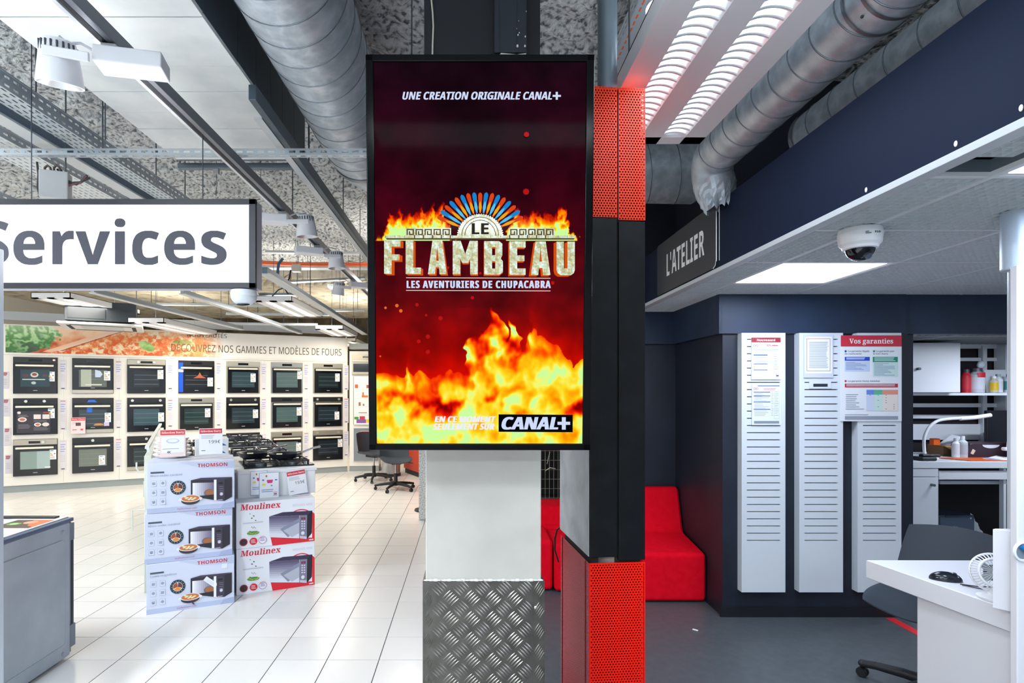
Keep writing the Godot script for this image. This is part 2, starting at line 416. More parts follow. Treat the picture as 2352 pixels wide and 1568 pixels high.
func room() -> void:
	# floor: grout bed, white tiles one by one, dark vinyl on the workshop side
	var fl := Node3D.new(); fl.name = "floor"; add_child(fl); fl.set_meta("kind", "structure"); fl.set_meta("label", "shop floor of glossy white tiles with dark vinyl on the right")
	put("grout_bed", geo().span(Vector3(-10, -0.2, 5), Vector3(6.5, -0.003, -16)), mt("636a6d", 0.85), fl)
	var tones := [mt("eceae6", 0.22), mt("e8e7e4", 0.25), mt("efedea", 0.2)]
	var tm := geo().span(Vector3(-0.1471, -0.012, -0.1471), Vector3(0.1471, 0, 0.1471)).mesh()
	var rest := geo(); var cnt := 0; var rng := RandomNumberGenerator.new(); rng.seed = 5
	for r in range(-25, 43):
		var d := 3.261 + (r + 0.5) * 0.30
		for c in range(-1, 31):
			var X := -0.513 - (c + 0.5) * 0.30 + 0.30
			if X > 0.06: continue
			var pxl := 1075 + X * FOCAL / maxf(d, 0.1)
			if d > 3.0 and d < 8.1 and pxl > -40 and pxl < 985 and cnt < 300:
				put("floor_tile", tm, tones[rng.randi() % 3], fl, Vector3(X, 0, -d)); cnt += 1
			else: rest.span(Vector3(X - 0.1471, -0.012, -d - 0.1471), Vector3(X + 0.1471, 0, -d + 0.1471))
	tag(put("tile_field", rest, tones[0], fl), "", "", "", "stuff").remove_meta("label")
	var vinyl := noisy("vinyl", [0.0, "4a5156", 0.5, "50575b", 1.0, "565d61"], 0.03, 0.9, 0.42)
	put("vinyl_sheet", geo().span(Vector3(0.085, -0.01, 5), Vector3(6.5, 0.001, -16)), vinyl, fl)
	put("joint_strip", geo().span(Vector3(0.06, -0.01, 5), Vector3(0.1, 0.004, -16)), mt("a8acb0", 0.35, 0.8), fl)
	solo("floor_debris", geo().rbox(Vector3.ZERO, Vector3(0.035, 0.006, 0.014), 0.003, 2), mt("f2f2f0"), "small white scrap lying on the dark vinyl floor", "scrap", P(1597, 1447, 3.66) * Vector3(1, 0, 1) + Vector3(0, 0.004, 0), Vector3(0, -0.7, 0))
	solo("floor_tape", geo().span(Vector3(-0.03, 0, -0.86), Vector3(0.03, 0.0015, -0.14)).span(Vector3(-0.028, 0, -0.12), Vector3(0.032, 0.0015, 0.2)), mt("e8232e", 0.45), "red adhesive tape strip stuck on the dark vinyl beside the desk", "tape", V(2.875, 0.0012, 3.0))
	# ceiling of sprayed rough plaster, lumpy where it is near
	var sprayed := noisy("sprayed", [0.0, "33383e", 0.28, "5c6166", 0.38, "9a9fa2", 0.5, "bcc1c3", 1.0, "dcdedd"], 0.035, 1.15, 0.95, 0.0, 1.6)
	var nz := FastNoiseLite.new(); nz.seed = 3; nz.frequency = 2.2; nz.fractal_octaves = 4
	var g := geo(); var st := 0.06; var H := func(x, z): return 3.66 + 0.07 * nz.get_noise_2d(x * 2.0, z * 2.0) + 0.03 * nz.get_noise_2d(x * 9.0 + 50, z * 9.0)
	var x0 := -6.0; var nx := 170; var nzc := 135
	var hs := PackedFloat32Array()
	for j in nzc + 1:
		for i in nx + 1: hs.append(H.call(x0 + i * st, -1.2 - j * st))
	for j in nzc:
		for i in nx:
			var a := Vector3(x0 + i * st, hs[j * (nx + 1) + i], -1.2 - j * st)
			var b := Vector3(a.x + st, hs[j * (nx + 1) + i + 1], a.z)
			var c := Vector3(a.x + st, hs[(j + 1) * (nx + 1) + i + 1], a.z - st)
			var d := Vector3(a.x, hs[(j + 1) * (nx + 1) + i], a.z - st)
			var W := nx + 1; var N := []
			for q in [[i, j], [i, j + 1], [i + 1, j + 1], [i + 1, j]]:
				var xl := maxi(q[0] - 1, 0); var xr := mini(q[0] + 1, nx); var zl := maxi(q[1] - 1, 0); var zr := mini(q[1] + 1, nzc)
				N.append(Vector3((hs[q[1] * W + xr] - hs[q[1] * W + xl]) / ((xr - xl) * st), -1.0, -(hs[zr * W + q[0]] - hs[zl * W + q[0]]) / ((zr - zl) * st)).normalized())
			g.soft(a, d, c, b, N[0], N[1], N[2], N[3])
	var ce := struct("ceiling", geo().span(Vector3(-10, 3.75, 5), Vector3(6.5, 3.95, -9.3)), sprayed)
	put("sprayed_plaster", g, sprayed, ce)
	struct("ceiling_far", geo().span(Vector3(-10, 3.6, -10.3), Vector3(6.5, 3.95, -16)), noisy("cream_plaster", [0.0, "8a8478", 0.4, "c8c2b4", 1.0, "e2dccc"], 0.02, 0.3, 0.9, 0.0, 1.0))
	struct("trim_beam", geo().span(Vector3(-10, 3.9, -9.3), Vector3(6.5, 4.1, -10.3)), mt("2a2c30", 0.9))
	var rib := geo()
	for i in 60: rib.at(Vector3(-6.0 + i * 0.16, 3.72, -10.6), Vector3(0, 0.5, 0)).span(Vector3(-0.03, -0.16, -0.25), Vector3(0.03, 0, 0.25))
	put("ribbed_deck", rib, mt("b8b8b0", 0.5, 0.4), ce)
	var dark := mt("1d232d", 0.75)
	var white := mt("dfe0e2", 0.8)
	struct("wall_back", geo().span(Vector3(-10.2, 0, -16), Vector3(6.7, 4.1, -16.2)), noisy("brown_wall", [0.0, "3a352e", 0.5, "5a5348", 1.0, "7a7264"], 0.02, 0.2, 0.9))
	struct("wall_left", geo().span(Vector3(-10.2, -0.2, 5.2), Vector3(-10, 4.1, -16.2)), white)
	struct("wall_right", geo().span(Vector3(6.5, -0.2, 5.2), Vector3(6.7, 4.1, -16.2)), white)
	struct("wall_front", geo().span(Vector3(-10.2, -0.2, 5), Vector3(6.7, 4.1, 5.2)), white)

func workshop_ceiling() -> void:
	var CY := 2.21
	var sof := struct("wall_soffit", geo().span(Vector3(1.384, CY + 0.012, 1.5), Vector3(1.44, 2.592, -4.76)), soffit_paint())
	put("flange", geo().span(Vector3(1.379, CY - 0.004, 1.5), Vector3(1.43, CY + 0.02, -4.76), 0.002), mt("b9c0c6", 0.5), sof)
	for q in [[2346, 248], [2196, 330], [1990, 436]]:
		var d: float = 1.384 * FOCAL / (q[0] - 1075)
		put("torn_paint", geo().ell(Vector3.ZERO, Vector3(0.003, 0.009, 0.006), 8, 5), mt("f0f0f0"), sof, Vector3(1.383, EYE + (897 - q[1]) * d / FOCAL, -d))
	# the suspended ceiling: white tees and waffle tiles, each tile a piece
	var cs := Node3D.new(); cs.name = "ceiling_workshop"; add_child(cs); cs.set_meta("kind", "structure")
	var tee := mt("d5dade", 0.45)
	var xs := [1.4, 1.618, 2.207, 2.796, 3.385, 3.974, 4.563, 5.15]
	var zs := [-0.6, -0.01, 0.58, 1.165, 1.75, 2.33, 2.915, 3.5, 3.87]
	for x in xs: put("runner", geo().span(Vector3(x - 0.011, CY - 0.002, 0.6), Vector3(x + 0.011, CY + 0.014, -4.75)), tee, cs)
	for z in zs: put("cross_tee", geo().span(Vector3(1.4, CY - 0.001, -z - 0.011), Vector3(5.15, CY + 0.012, -z + 0.011)), tee, cs)
	var waffle := mt("ccd4d9", 0.5)
	var N := 28
	var tile := func(w: float, l: float) -> ArrayMesh:
		var g := geo(); var nx := maxi(2, roundi(w / 0.033)); var nz := maxi(2, roundi(l / 0.033)); var p := w / nx; var q := l / nz
		for i in nx:
			for j in nz:
				var c := Vector3(-w / 2 + (i + 0.5) * p, 0, -l / 2 + (j + 0.5) * q)
				# an open cell: thin lip below, walls rising to a small roof
				var r := []; var q2 := []; var q3 := []
				for s in [Vector2(-1, -1), Vector2(1, -1), Vector2(1, 1), Vector2(-1, 1)]: r.append(c + Vector3(s.x * p / 2, -0.002, s.y * q / 2)); q2.append(c + Vector3(s.x * p * 0.465, -0.002, s.y * q * 0.465)); q3.append(c + Vector3(s.x * p * 0.40, 0.042, s.y * q * 0.40))
				for k in 4: var m := (k + 1) % 4; g.quad(r[k], r[m], q2[m], q2[k]); g.quad(q2[k], q2[m], q3[m], q3[k])
				g.quad(q3[0], q3[1], q3[2], q3[3])
		g.span(Vector3(-w / 2, 0.0425, -l / 2), Vector3(w / 2, 0.046, l / 2))
		return g.mesh()
	var full: ArrayMesh = tile.call(0.565, 0.56); var slim: ArrayMesh = tile.call(0.192, 0.56); var short: ArrayMesh = tile.call(0.565, 0.345); var tiny: ArrayMesh = tile.call(0.192, 0.345)
	for i in xs.size() - 1:
		for j in zs.size() - 1:
			var X: float = (xs[i] + xs[i + 1]) / 2; var Z: float = (zs[j] + zs[j + 1]) / 2
			if i == 1 and (j == 6 or j == 3): continue
			if X > 3.5 and Z < 1.5: continue
			var last := j == zs.size() - 2
			var m := (tiny if last else slim) if i == 0 else (short if last else full)
			var o := put("waffle_tile", m, waffle, cs, Vector3(X, CY, -Z))
			if i == 0 and j == 3: o.position += Vector3(0, 0.03, 0.07)
	put("waffle_tile", tile.call(0.30, 0.86), waffle, cs, Vector3(1.56, CY, -4.32))
	put("tee_web", geo().span(Vector3(1.44, CY + 0.013, -1.742), Vector3(1.61, CY + 0.05, -1.738)).span(Vector3(1.606, CY + 0.013, -1.2), Vector3(1.61, CY + 0.05, -1.74)), mt("6a7680", 0.5, 0.3), cs)
	put("upper_slab", geo().span(Vector3(1.44, CY + 0.38, 1.0), Vector3(6.5, CY + 0.42, -7.0)), mt("3a3f46", 0.9), cs)
	for q in [[1.9125, 3.21, "bright square ceiling panel light above the slotted wall panels"], [1.9125, 1.4575, "square ceiling panel light cut by the right edge of the picture"], [3.09, 0.3, "square workshop ceiling panel light outside the view"], [4.27, 2.05, "square workshop ceiling panel light above the hidden part of the desk"]]:
		var t := thing("panel_light", q[2], "ceiling light", V(q[0], CY + 0.004, q[1]), 0.0, "square panel lights")
		put("frame", geo().span(Vector3(-0.283, 0, -0.28), Vector3(0.283, 0.02, 0.28)), mt("e8ebef", 0.5), t)
		put("diffuser", geo().span(Vector3(-0.268, -0.003, -0.265), Vector3(0.268, 0.001, 0.265)), glow("eaf2ff", 1.9), t)
		area(t, Vector3(0, -0.008, 0), Vector2(0.52, 0.52), "dce8ff", 1.05)
	var c := thing("dome_camera", "white dome security camera with dark clear bubble under the waffle ceiling", "camera", V(1.6, 2.207, 2.31))
	put("mount", geo().lathe([Vector2(0.0, -0.075), Vector2(0.06, -0.075), Vector2(0.075, -0.06), Vector2(0.08, -0.02), Vector2(0.076, 0), Vector2(0, 0)], 32), mt("eef0f3", 0.35), c)
	put("trim_ring", geo().lathe([Vector2(0.05, -0.083), Vector2(0.062, -0.08), Vector2(0.066, -0.068), Vector2(0.05, -0.068)], 32), mt("f4f5f7", 0.3), c)
	put("bubble", geo().ell(Vector3(0, -0.072, 0), Vector3(0.054, 0.056, 0.054), 28, 10, -PI / 2, 0), mt("10131a", 0.06), c)
	put("lens", geo().cyl(Vector3(0, -0.1, 0.02), Vector3(0.006, -0.118, 0.045), 0.016, 0.013), mt("5a6470", 0.2, 0.6), c)
	var pr := geo().ink(Color("6a7078"))
	for q in [[-0.03, -0.03, 0.012], [-0.03, -0.036, 0.02], [0.004, -0.033, 0.006], [0.013, -0.033, 0.006], [0.022, -0.032, 0.008]]:
		var a: float = q[0] / 0.0785; pr.at(Vector3(sin(a) * 0.0795, q[1], cos(a) * 0.0795), Vector3(0, a, 0)).rect(0, 0, q[2], 0.004 + 0.004 * float(q[0] > 0))
	put("print", pr, printed(), c)

func soffit_paint() -> StandardMaterial3D:
	var m := mt("121d33", 0.65); m.metallic_specular = 0.25; return m

func workshop_wall() -> void:
	var navy := noisy("navy_paint", [0.0, "1c2a3e", 0.5, "21314a", 1.0, "273a54"], 0.008, 0.4, 0.5)
	var black := noisy("black_paint", [0.0, "161c28", 0.5, "1a2230", 1.0, "202a3a"], 0.008, 0.4, 0.5)
	struct("wall_workshop", geo().span(V(1.745, 0, 3.88), V(2.985, 3.75, 3.98)), black)
	struct("wall_recess_side", geo().span(V(1.745, 0, 3.98), V(1.84, 3.75, 4.86)), black)
	struct("wall_recess_back", geo().span(V(1.0, 0, 4.76), V(1.745, 3.75, 4.86)), black)
	struct("wall_jamb", geo().span(V(2.985, 0, 3.91), V(3.075, 1.95, 4.06)), black)
	struct("trim_jamb", geo().span(V(2.985, 0, 3.885), V(3.02, 1.94, 3.92)), black)
	struct("wall_header", geo().span(V(2.985, 1.94, 3.885), V(6.5, 3.75, 3.98)), navy)
	var b := struct("trim_band", geo().span(V(1.712, 1.94, 3.86), V(2.99, 2.208, 3.885)), navy)
	put("band_return", geo().span(V(1.712, 1.94, 3.86), V(1.735, 2.208, 4.76)), navy, b)
	put("band_back", geo().span(V(1.0, 1.94, 4.72), V(1.735, 2.208, 4.765)), navy, b)
	struct("baseboard_workshop", geo().span(V(1.728, 0, 3.872), V(2.985, 0.07, 3.885)), mt("14181f", 0.5))
	# three slotted panels
	var wp := mt("dde4ea", 0.5)
	var ws := [[1.847, "left slotted white wall panel, two notice sheets at its top"], [2.236, "middle slotted white wall panel with the sheet in a clear sleeve"], [2.63, "right slotted white wall panel behind the red headed guarantee poster"]]
	for q in ws:
		var t := thing("slotted_panel", q[1], "wall panel", V(q[0], 0, 3.82), 0.0, "slotted white wall panels")
		var w := 0.295; var y0 := 0.19; var y1 := 1.94; var s0 := 0.537; var p := 0.04845
		var g := geo()
		g.span(Vector3(0, y0, 0), Vector3(0.035, y1, -0.015)); g.span(Vector3(w - 0.035, y0, 0), Vector3(w, y1, -0.015))
		g.span(Vector3(0.035, y0, 0), Vector3(w - 0.035, s0, -0.015))
		for i in 28: g.span(Vector3(0.035, s0 + 0.0062 + i * p, 0), Vector3(w - 0.035, s0 + (i + 1) * p, -0.015))
		g.span(Vector3(0.035, s0 + 0.0062 + 28 * p, 0), Vector3(w - 0.035, y1, -0.015))
		for x in [0.0, w - 0.012]: g.span(Vector3(x, y0, -0.014), Vector3(x + 0.012, y1, -0.06))
		put("face", g, wp, t)
		put("backing", geo().span(Vector3(0.013, y0, -0.03), Vector3(w - 0.013, y1, -0.058)), mt("20262a", 0.8), t)
	notices()

# a sheet of paper with print, centred on its left bottom corner; body(g, w, h) draws in metres
func sheet(called: String, label: String, cat: String, at: Vector3, w: float, h: float, draw: Callable, rot := Vector3.ZERO, thick := 0.003, base := "eef2f6") -> Node3D:
	var t := thing(called, label, cat, at); t.rotation = rot
	put("board", geo().span(Vector3(0, 0, -thick), Vector3(w, h, 0)), mt(base, 0.4), t)
	var g := geo(); draw.call(g, w, h); put("print", g, printed(), t); return t

func notices() -> void:
	var blue := Color("3a66b8"); var red := Color("c23a4a"); var grey := Color("8a929c"); var d := 3.812
	var S := func(u0, v0, u1, v1): return [P(u0, v1, d), (u1 - u0) * d / FOCAL, (v1 - v0) * d / FOCAL]
	var a = S.call(1726, 775, 1793, 871)
	sheet("notice_sheet", "white notice sheet headed in dark red on the left slotted panel", "notice", a[0], a[1], a[2], func(g, w, h):
		g.ink(Color("9c2f3c")).rect(0, h * 0.885, w, h); g.ink(Color.WHITE).txt("Nouveauté", w * 0.18, w * 0.82, h * 0.915, h * 0.05, "Droid Serif")
		g.ink(Color("4a8ac8")).disc(w * 0.1, h * 0.81, w * 0.045, w * 0.04); g.ink(Color("eef2f6")).disc(w * 0.1, h * 0.81, w * 0.028, w * 0.025); g.ink(Color("d84a5a")).disc(w * 0.19, h * 0.81, w * 0.045, w * 0.04); g.ink(Color("eef2f6")).disc(w * 0.19, h * 0.81, w * 0.028, w * 0.025)
		g.ink(red).txt("30%", w * 0.5, w * 0.68, h * 0.79, h * 0.05); g.lines(w * 0.7, w * 0.95, h * 0.82, 0.004, 1, 0.005)
		g.ink(grey).lines(w * 0.07, w * 0.95, h * 0.72, h * 0.03, 2, h * 0.008); g.ink(blue).rect(w * 0.07, h * 0.57, w * 0.55, h * 0.595); g.ink(grey).lines(w * 0.12, w * 0.6, h * 0.53, h * 0.045, 4, h * 0.007)
		g.ink(blue).rect(w * 0.07, h * 0.36, w * 0.55, h * 0.375).rect(w * 0.07, h * 0.22, w * 0.55, h * 0.235); g.ink(Color("e8d830")).rect(w * 0.08, h * 0.3, w * 0.12, h * 0.33).rect(w * 0.08, h * 0.25, w * 0.12, h * 0.28)
		g.ink(Color("9ac8b8")).rect(w * 0.72, h * 0.18, w * 0.725, h * 0.62).rect(w * 0.94, h * 0.18, w * 0.945, h * 0.62).rect(w * 0.72, h * 0.18, w * 0.945, h * 0.183)
		g.ink(grey).lines(w * 0.75, w * 0.92, h * 0.6, h * 0.05, 8, h * 0.006, 0.5); g.ink(red).rect(w * 0.82, h * 0.04, w * 0.95, h * 0.045).rect(w * 0.82, h * 0.13, w * 0.95, h * 0.135); g.ink(Color("3a3a44")).rect(w * 0.84, h * 0.075, w * 0.93, h * 0.1))
	a = S.call(1727, 880, 1794, 976)
	sheet("notice_sheet", "white table of fees with blue rows, lower sheet on the left slotted panel", "notice", a[0], a[1], a[2], func(g, w, h):
		g.ink(blue).lines(w * 0.2, w * 0.95, h * 0.95, 0.01, 1, h * 0.02, 0.0); g.ink(red).lines(w * 0.4, w * 0.85, h * 0.88, h * 0.03, 2, h * 0.01)
		g.ink(Color("4a8ac8")).disc(w * 0.1, h * 0.87, w * 0.04); g.ink(Color("eef2f6")).disc(w * 0.1, h * 0.87, w * 0.025); g.ink(Color("d84a5a")).disc(w * 0.18, h * 0.87, w * 0.04); g.ink(Color("eef2f6")).disc(w * 0.18, h * 0.87, w * 0.025)
		g.ink(blue)
		for y in [0.78, 0.69, 0.545, 0.37]: g.rect(w * 0.06, h * y, w * 0.63, h * y + h * 0.018)
		g.ink(grey).lines(w * 0.08, w * 0.6, h * 0.76, h * 0.035, 16, h * 0.006, 0.5)
		g.ink(Color("7ab8a4")).rect(w * 0.76, h * 0.15, w * 0.765, h * 0.82).rect(w * 0.93, h * 0.15, w * 0.935, h * 0.82).rect(w * 0.76, h * 0.15, w * 0.935, h * 0.154)
		g.ink(grey).lines(w * 0.66, w * 0.74, h * 0.8, h * 0.04, 15, h * 0.006, 0.4).lines(w * 0.78, w * 0.92, h * 0.8, h * 0.04, 15, h * 0.006, 0.4).rect(w * 0.07, h * 0.04, w * 0.93, h * 0.1), Vector3.ZERO, 0.003, "e6ecf4")
	a = S.call(1846, 768, 1914, 867)
	sheet("document_sleeve", "clear sleeve with a red framed typed sheet on the middle slotted panel", "notice", a[0], a[1], a[2], func(g, w, h):
		g.ink(Color("f6f8fa")).rect(w * 0.05, h * 0.1, w * 0.95, h * 0.95)
		g.ink(Color("b04858")).rect(w * 0.1, h * 0.15, w * 0.9, h * 0.91); g.ink(Color("f4f6fa")).rect(w * 0.115, h * 0.16, w * 0.885, h * 0.9)
		g.ink(grey).lines(w * 0.18, w * 0.84, h * 0.83, h * 0.024, 26, h * 0.009, 0.12), Vector3.ZERO, 0.002, "d4d8ea")
	a = S.call(1859, 872, 1909, 892)
	sheet("label_holder", "small clear label holder with a black tag under the sleeve", "label", a[0], a[1], a[2], func(g, w, h): g.ink(Color("2a3038")).rect(w * 0.18, h * 0.2, w * 0.84, h * 0.55), Vector3.ZERO, 0.002, "dde3ea")
	d = 3.808
	a = S.call(1931, 770, 2071, 967)
	sheet("guarantee_poster", "large white guarantee poster with red header across two slotted panels", "poster", a[0], a[1], a[2], func(g, w, h):
		var T := Color("4a5a78")
		g.ink(Color("d32f44")).rect(0, h * 0.87, w, h); g.ink(Color.WHITE).txt("Vos garanties", w * 0.14, w * 0.86, h * 0.905, h * 0.055, "Droid Serif")
		g.ink(Color("2a4a9a")).disc(w * 0.08, h * 0.815, w * 0.018); g.ink(Color("1f8a6a")).disc(w * 0.545, h * 0.815, w * 0.018); g.ink(Color("c8323e")).disc(w * 0.08, h * 0.467, w * 0.018)
		g.ink(T).txt("La garantie légale", w * 0.115, w * 0.47, h * 0.808, h * 0.017, "Droid Serif", true, 0, 4).txt("de conformité", w * 0.065, w * 0.34, h * 0.777, h * 0.017, "Droid Serif", true, 0, 4).txt("La garantie par", w * 0.575, w * 0.88, h * 0.808, h * 0.017, "Droid Serif", true, 0, 4).txt("le SAV Darty", w * 0.53, w * 0.78, h * 0.777, h * 0.017, "Droid Serif", true, 0, 4).txt("La garantie Darty étendue", w * 0.115, w * 0.64, h * 0.459, h * 0.018, "Droid Serif", true, 0, 4)
		g.ink(Color("1c4ec0")).rect(w * 0.065, h * 0.705, w * 0.475, h * 0.75); g.ink(Color("128f70")).rect(w * 0.525, h * 0.688, w * 0.935, h * 0.75); g.ink(Color("cbd8f2")).rect(w * 0.065, h * 0.58, w * 0.475, h * 0.705); g.ink(Color("cfe9e2")).rect(w * 0.525, h * 0.518, w * 0.935, h * 0.688)
		g.ink(Color("e8eefc")).lines(w * 0.09, w * 0.42, h * 0.741, h * 0.013, 2, h * 0.007).lines(w * 0.55, w * 0.9, h * 0.741, h * 0.016, 3, h * 0.007)
		g.ink(Color("8a98b8")).lines(w * 0.085, w * 0.43, h * 0.69, h * 0.014, 7, h * 0.006, 0.6).lines(w * 0.545, w * 0.91, h * 0.675, h * 0.015, 10, h * 0.006, 0.6)
		g.ink(Color("c62a3c")).rect(w * 0.065, h * 0.394, w * 0.935, h * 0.438); g.ink(Color("f4d8dc")).lines(w * 0.09, w * 0.92, h * 0.43, h * 0.015, 2, h * 0.007)
		var cols := [["6a8ce0", "d4dcf4", 0.42, 0.54], ["5cb896", "d2ebe2", 0.54, 0.68], ["e89a84", "f0e4da", 0.68, 0.935]]
		for c in cols: g.ink(Color(c[0])).rect(w * c[2], h * 0.31, w * c[3], h * 0.366); g.ink(Color(c[1])).rect(w * c[2], h * 0.12, w * c[3], h * 0.31)
		g.ink(Color("9aa2ae")).lines(w * 0.08, w * 0.38, h * 0.315, h * 0.024, 8, h * 0.007, 0.5).rect(w * 0.065, h * 0.02, w * 0.935, h * 0.06).lines(w * 0.065, w * 0.5, h * 0.08, h * 0.012, 1, h * 0.006)
		g.ink(Color("5a6478"))
		for q in [[0.47, 0.3], [0.6, 0.3], [0.73, 0.3], [0.73, 0.27], [0.6, 0.24], [0.73, 0.24], [0.73, 0.215], [0.86, 0.19], [0.6, 0.165], [0.86, 0.165], [0.73, 0.14], [0.86, 0.14]]: g.rect(w * q[0], h * q[1], w * q[0] + w * 0.02, h * q[1] + h * 0.006), Vector3.ZERO, 0.004)
	var s := thing("workshop_sign", "dark sign plate with white lettering on the soffit, its right corner rounded", "sign", Vector3(1.383, 0, 0))
	var zz := func(u): return -1.384 * FOCAL / (u - 1075.0)
	var z0: float = zz.call(1512); var z1: float = zz.call(1648); var L := z1 - z0
	s.position = Vector3(1.381, 2.236, z0); s.rotation.y = -PI / 2
	var plate := rounded(pv([0, 0, L, 0, L, 0.36, 0, 0.36]), 0.03)
	put("plate", geo().prism(plate, -0.002, 0.005), mt("1d2430", 0.5), s)
	put("edge", geo().tube([Vector3(L, 0.36, 0.003), Vector3(L, 0.04, 0.003), Vector3(L - 0.01, 0.012, 0.003), Vector3(L - 0.04, 0, 0.003)], 0.0035, 6), mt("e8ecf0", 0.4), s)
	var f0: float = zz.call(1534) - z0; var f1: float = zz.call(1621) - z0
	var lt := geo(); lt.z = 0.0055; lt.txt("L'ATELIER", f0, f1, 0.105, 0.15, "Droid Sans", true)
	put("lettering", lt, mt("eceff2", 0.5), s)

func galvanised() -> StandardMaterial3D:
	return noisy("galvanised", [0.0, "98a4ae", 0.45, "b0bcc6", 0.6, "c0cad3", 1.0, "d4dce2"], 0.03, 0.9, 0.4, 0.45, 0.0, FastNoiseLite.TYPE_CELLULAR)

func spiral_duct(t: Node3D, a: Vector3, b: Vector3, r: float, pitch: float) -> void:
	put("pipe", geo().cyl(a, b, r, r, 48, false), galvanised(), t)
	var d := b - a; var e := d.normalized().cross(Vector3.UP).normalized(); var f := d.normalized().cross(e)
	var pts := []; var turns := d.length() / pitch; var m := int(turns * 36)
	for i in m + 1:
		var s := float(i) / m; var an := TAU * turns * s
		pts.append(a + d * s + (e * cos(an) + f * sin(an)) * (r + 0.0005))
	put("spiral_seam", geo().tube(pts, 0.0032, 5), mt("7c848c", 0.4, 0.85), t)

func elbow(t: Node3D, c: Vector3, from: Vector3, to: Vector3, bend: float, r: float, called := "elbow") -> void:
	# a quarter bend from the direction "from" (pointing into the corner) to the direction "to"
	var pts := []
	for i in 13:
		var an := PI / 2 * i / 12
		pts.append(c - from * bend + from * bend * sin(an) + to * bend * (1 - cos(an)))
	put(called, geo().tube(pts, r, 40), galvanised(), t)

func ducts() -> void:
	# flat white-grey duct over the left aisle
	var t := thing("rectangular_duct", "wide flat galvanised ceiling duct over the left aisle, seams across its underside", "duct", V(-1.43, 3.0, 0))
	var skin := noisy("pale_zinc", [0.0, "d2d8da", 0.5, "e6eaea", 1.0, "f2f4f3"], 0.006, 0.7, 0.5, 0.0)
	var zs := [0.6, 1.0, 1.4, 1.8, 2.2, 2.53, 2.75, 2.95, 3.14, 3.35, 3.56]
	for i in zs.size() - 1:
		put("underside_panel", geo().span(Vector3(-0.4, 0, -zs[i] - 0.002), Vector3(0.4, 0.02, -zs[i + 1] + 0.002), 0.002), skin, t, Vector3(0, 0.002 * (i % 2), 0))
		put("side_panel", geo().span(Vector3(0.38, 0.02, -zs[i] - 0.001), Vector3(0.4, 0.55, -zs[i + 1] + 0.001), 0.002), mt("59656e", 0.45, 0.6), t)
		put("side_panel", geo().span(Vector3(-0.4, 0.02, -zs[i] - 0.001), Vector3(-0.38, 0.55, -zs[i + 1] + 0.001), 0.002), mt("59656e", 0.45, 0.6), t)
	put("end_cap", geo().span(Vector3(-0.4, 0.0, -3.56), Vector3(0.4, 0.55, -3.575)), mt("8a949c", 0.45, 0.6), t)
	put("carry_rail", geo().span(Vector3(-0.42, -0.035, -3.60), Vector3(0.42, 0.0, -3.64), 0.004), mt("6c767e", 0.4, 0.8), t)
	for x in [-0.412, 0.412]: put("hanger_rod", geo().cyl(Vector3(x, -0.03, -3.62), Vector3(x, 0.66, -3.62), 0.005, -1, 6), mt("6c767e", 0.4, 0.8), t)
	# left round duct, turning behind the screen to the right
	t = thing("round_duct", "large shiny spiral duct beside the flat duct, turning right behind the screen", "duct")
	var gy := 3.15; var gx := -0.70; var r := 0.222
	spiral_duct(t, V(gx, gy, 0.4), V(gx, gy, 3.72), r, 0.142)
	elbow(t, V(gx, gy, 4.06), Vector3(0, 0, -1), Vector3(1, 0, 0), 0.34, r)
	spiral_duct(t, V(gx + 0.34, gy, 4.06), V(1.62, gy - 0.03, 4.06), r, 0.2)
	put("collar", geo().cyl(V(gx, gy, 3.70), V(gx, gy, 3.75), r + 0.006, -1, 48, false), mt("8c949c", 0.35, 0.85), t)
	put("reducer", geo().cyl(V(1.62, gy - 0.03, 4.06), V(1.8, gy - 0.03, 4.06), r, 0.1, 40), galvanised(), t)
	# right round duct and its crumpled end
	t = thing("round_duct", "narrow spiral duct right of the louvred light, ending in a crumpled hose", "duct")
	spiral_duct(t, V(1.30, 2.79, 0.7), V(1.30, 2.79, 2.95), 0.105, 0.135)
	for d in [1.72, 1.80]: put("sleeve_band", geo().cyl(V(1.30, 2.79, d), V(1.30, 2.79, d + 0.012), 0.109, -1, 40, false), mt("7c848c", 0.4, 0.8), t)
	put("screw_head", geo().ell(V(1.225, 2.712, 1.76), Vector3(0.005, 0.005, 0.005), 8, 6), mt("5a6068", 0.4, 0.8), t)
	elbow(t, V(1.30, 2.79, 3.06), Vector3(0, 0, -1), Vector3(0.25, -0.968, 0), 0.11, 0.105)
	var cr := geo(); var nz := FastNoiseLite.new(); nz.seed = 9; nz.frequency = 1.7; var rows := []
	for j in 9:
		var row := []
		for i in 33:
			var an := TAU * i / 32; var s := j / 8.0
			var rr := 0.105 * (1 - 0.38 * s * s) * (1 + 0.09 * s * nz.get_noise_2d(cos(an) * 2 + 5, sin(an) * 2 + s * 2) * 2.0)
			row.append(V(1.328 + 0.03 * s, 2.685 - 0.15 * s - 0.03 * s * nz.get_noise_2d(an * 2, 7.0), 3.06) + Vector3(cos(an) * rr, 0.25 * cos(an) * rr, sin(an) * rr))
		rows.append(row)
	for j in 8:
		for i in 32: cr.quad(rows[j][i], rows[j + 1][i], rows[j + 1][i + 1], rows[j][i + 1])
	put("crumpled_hose", cr, galvanised(), t)
	put("hanging_wire", geo().cyl(V(1.35, 2.25, 3.04), V(1.35, 2.6, 3.04), 0.002, -1, 5), mt("c8ccd0", 0.4), t)
	t = thing("round_duct", "second spiral duct half hidden behind the top of the dark soffit", "duct")
	spiral_duct(t, V(1.76, 2.83, 0.6), V(1.76, 2.83, 2.86), 0.135, 0.17)
	put("open_rim", geo().cyl(V(1.76, 2.83, 2.84), V(1.76, 2.83, 2.87), 0.139, -1, 40, false), mt("7c848c", 0.4, 0.8), t)

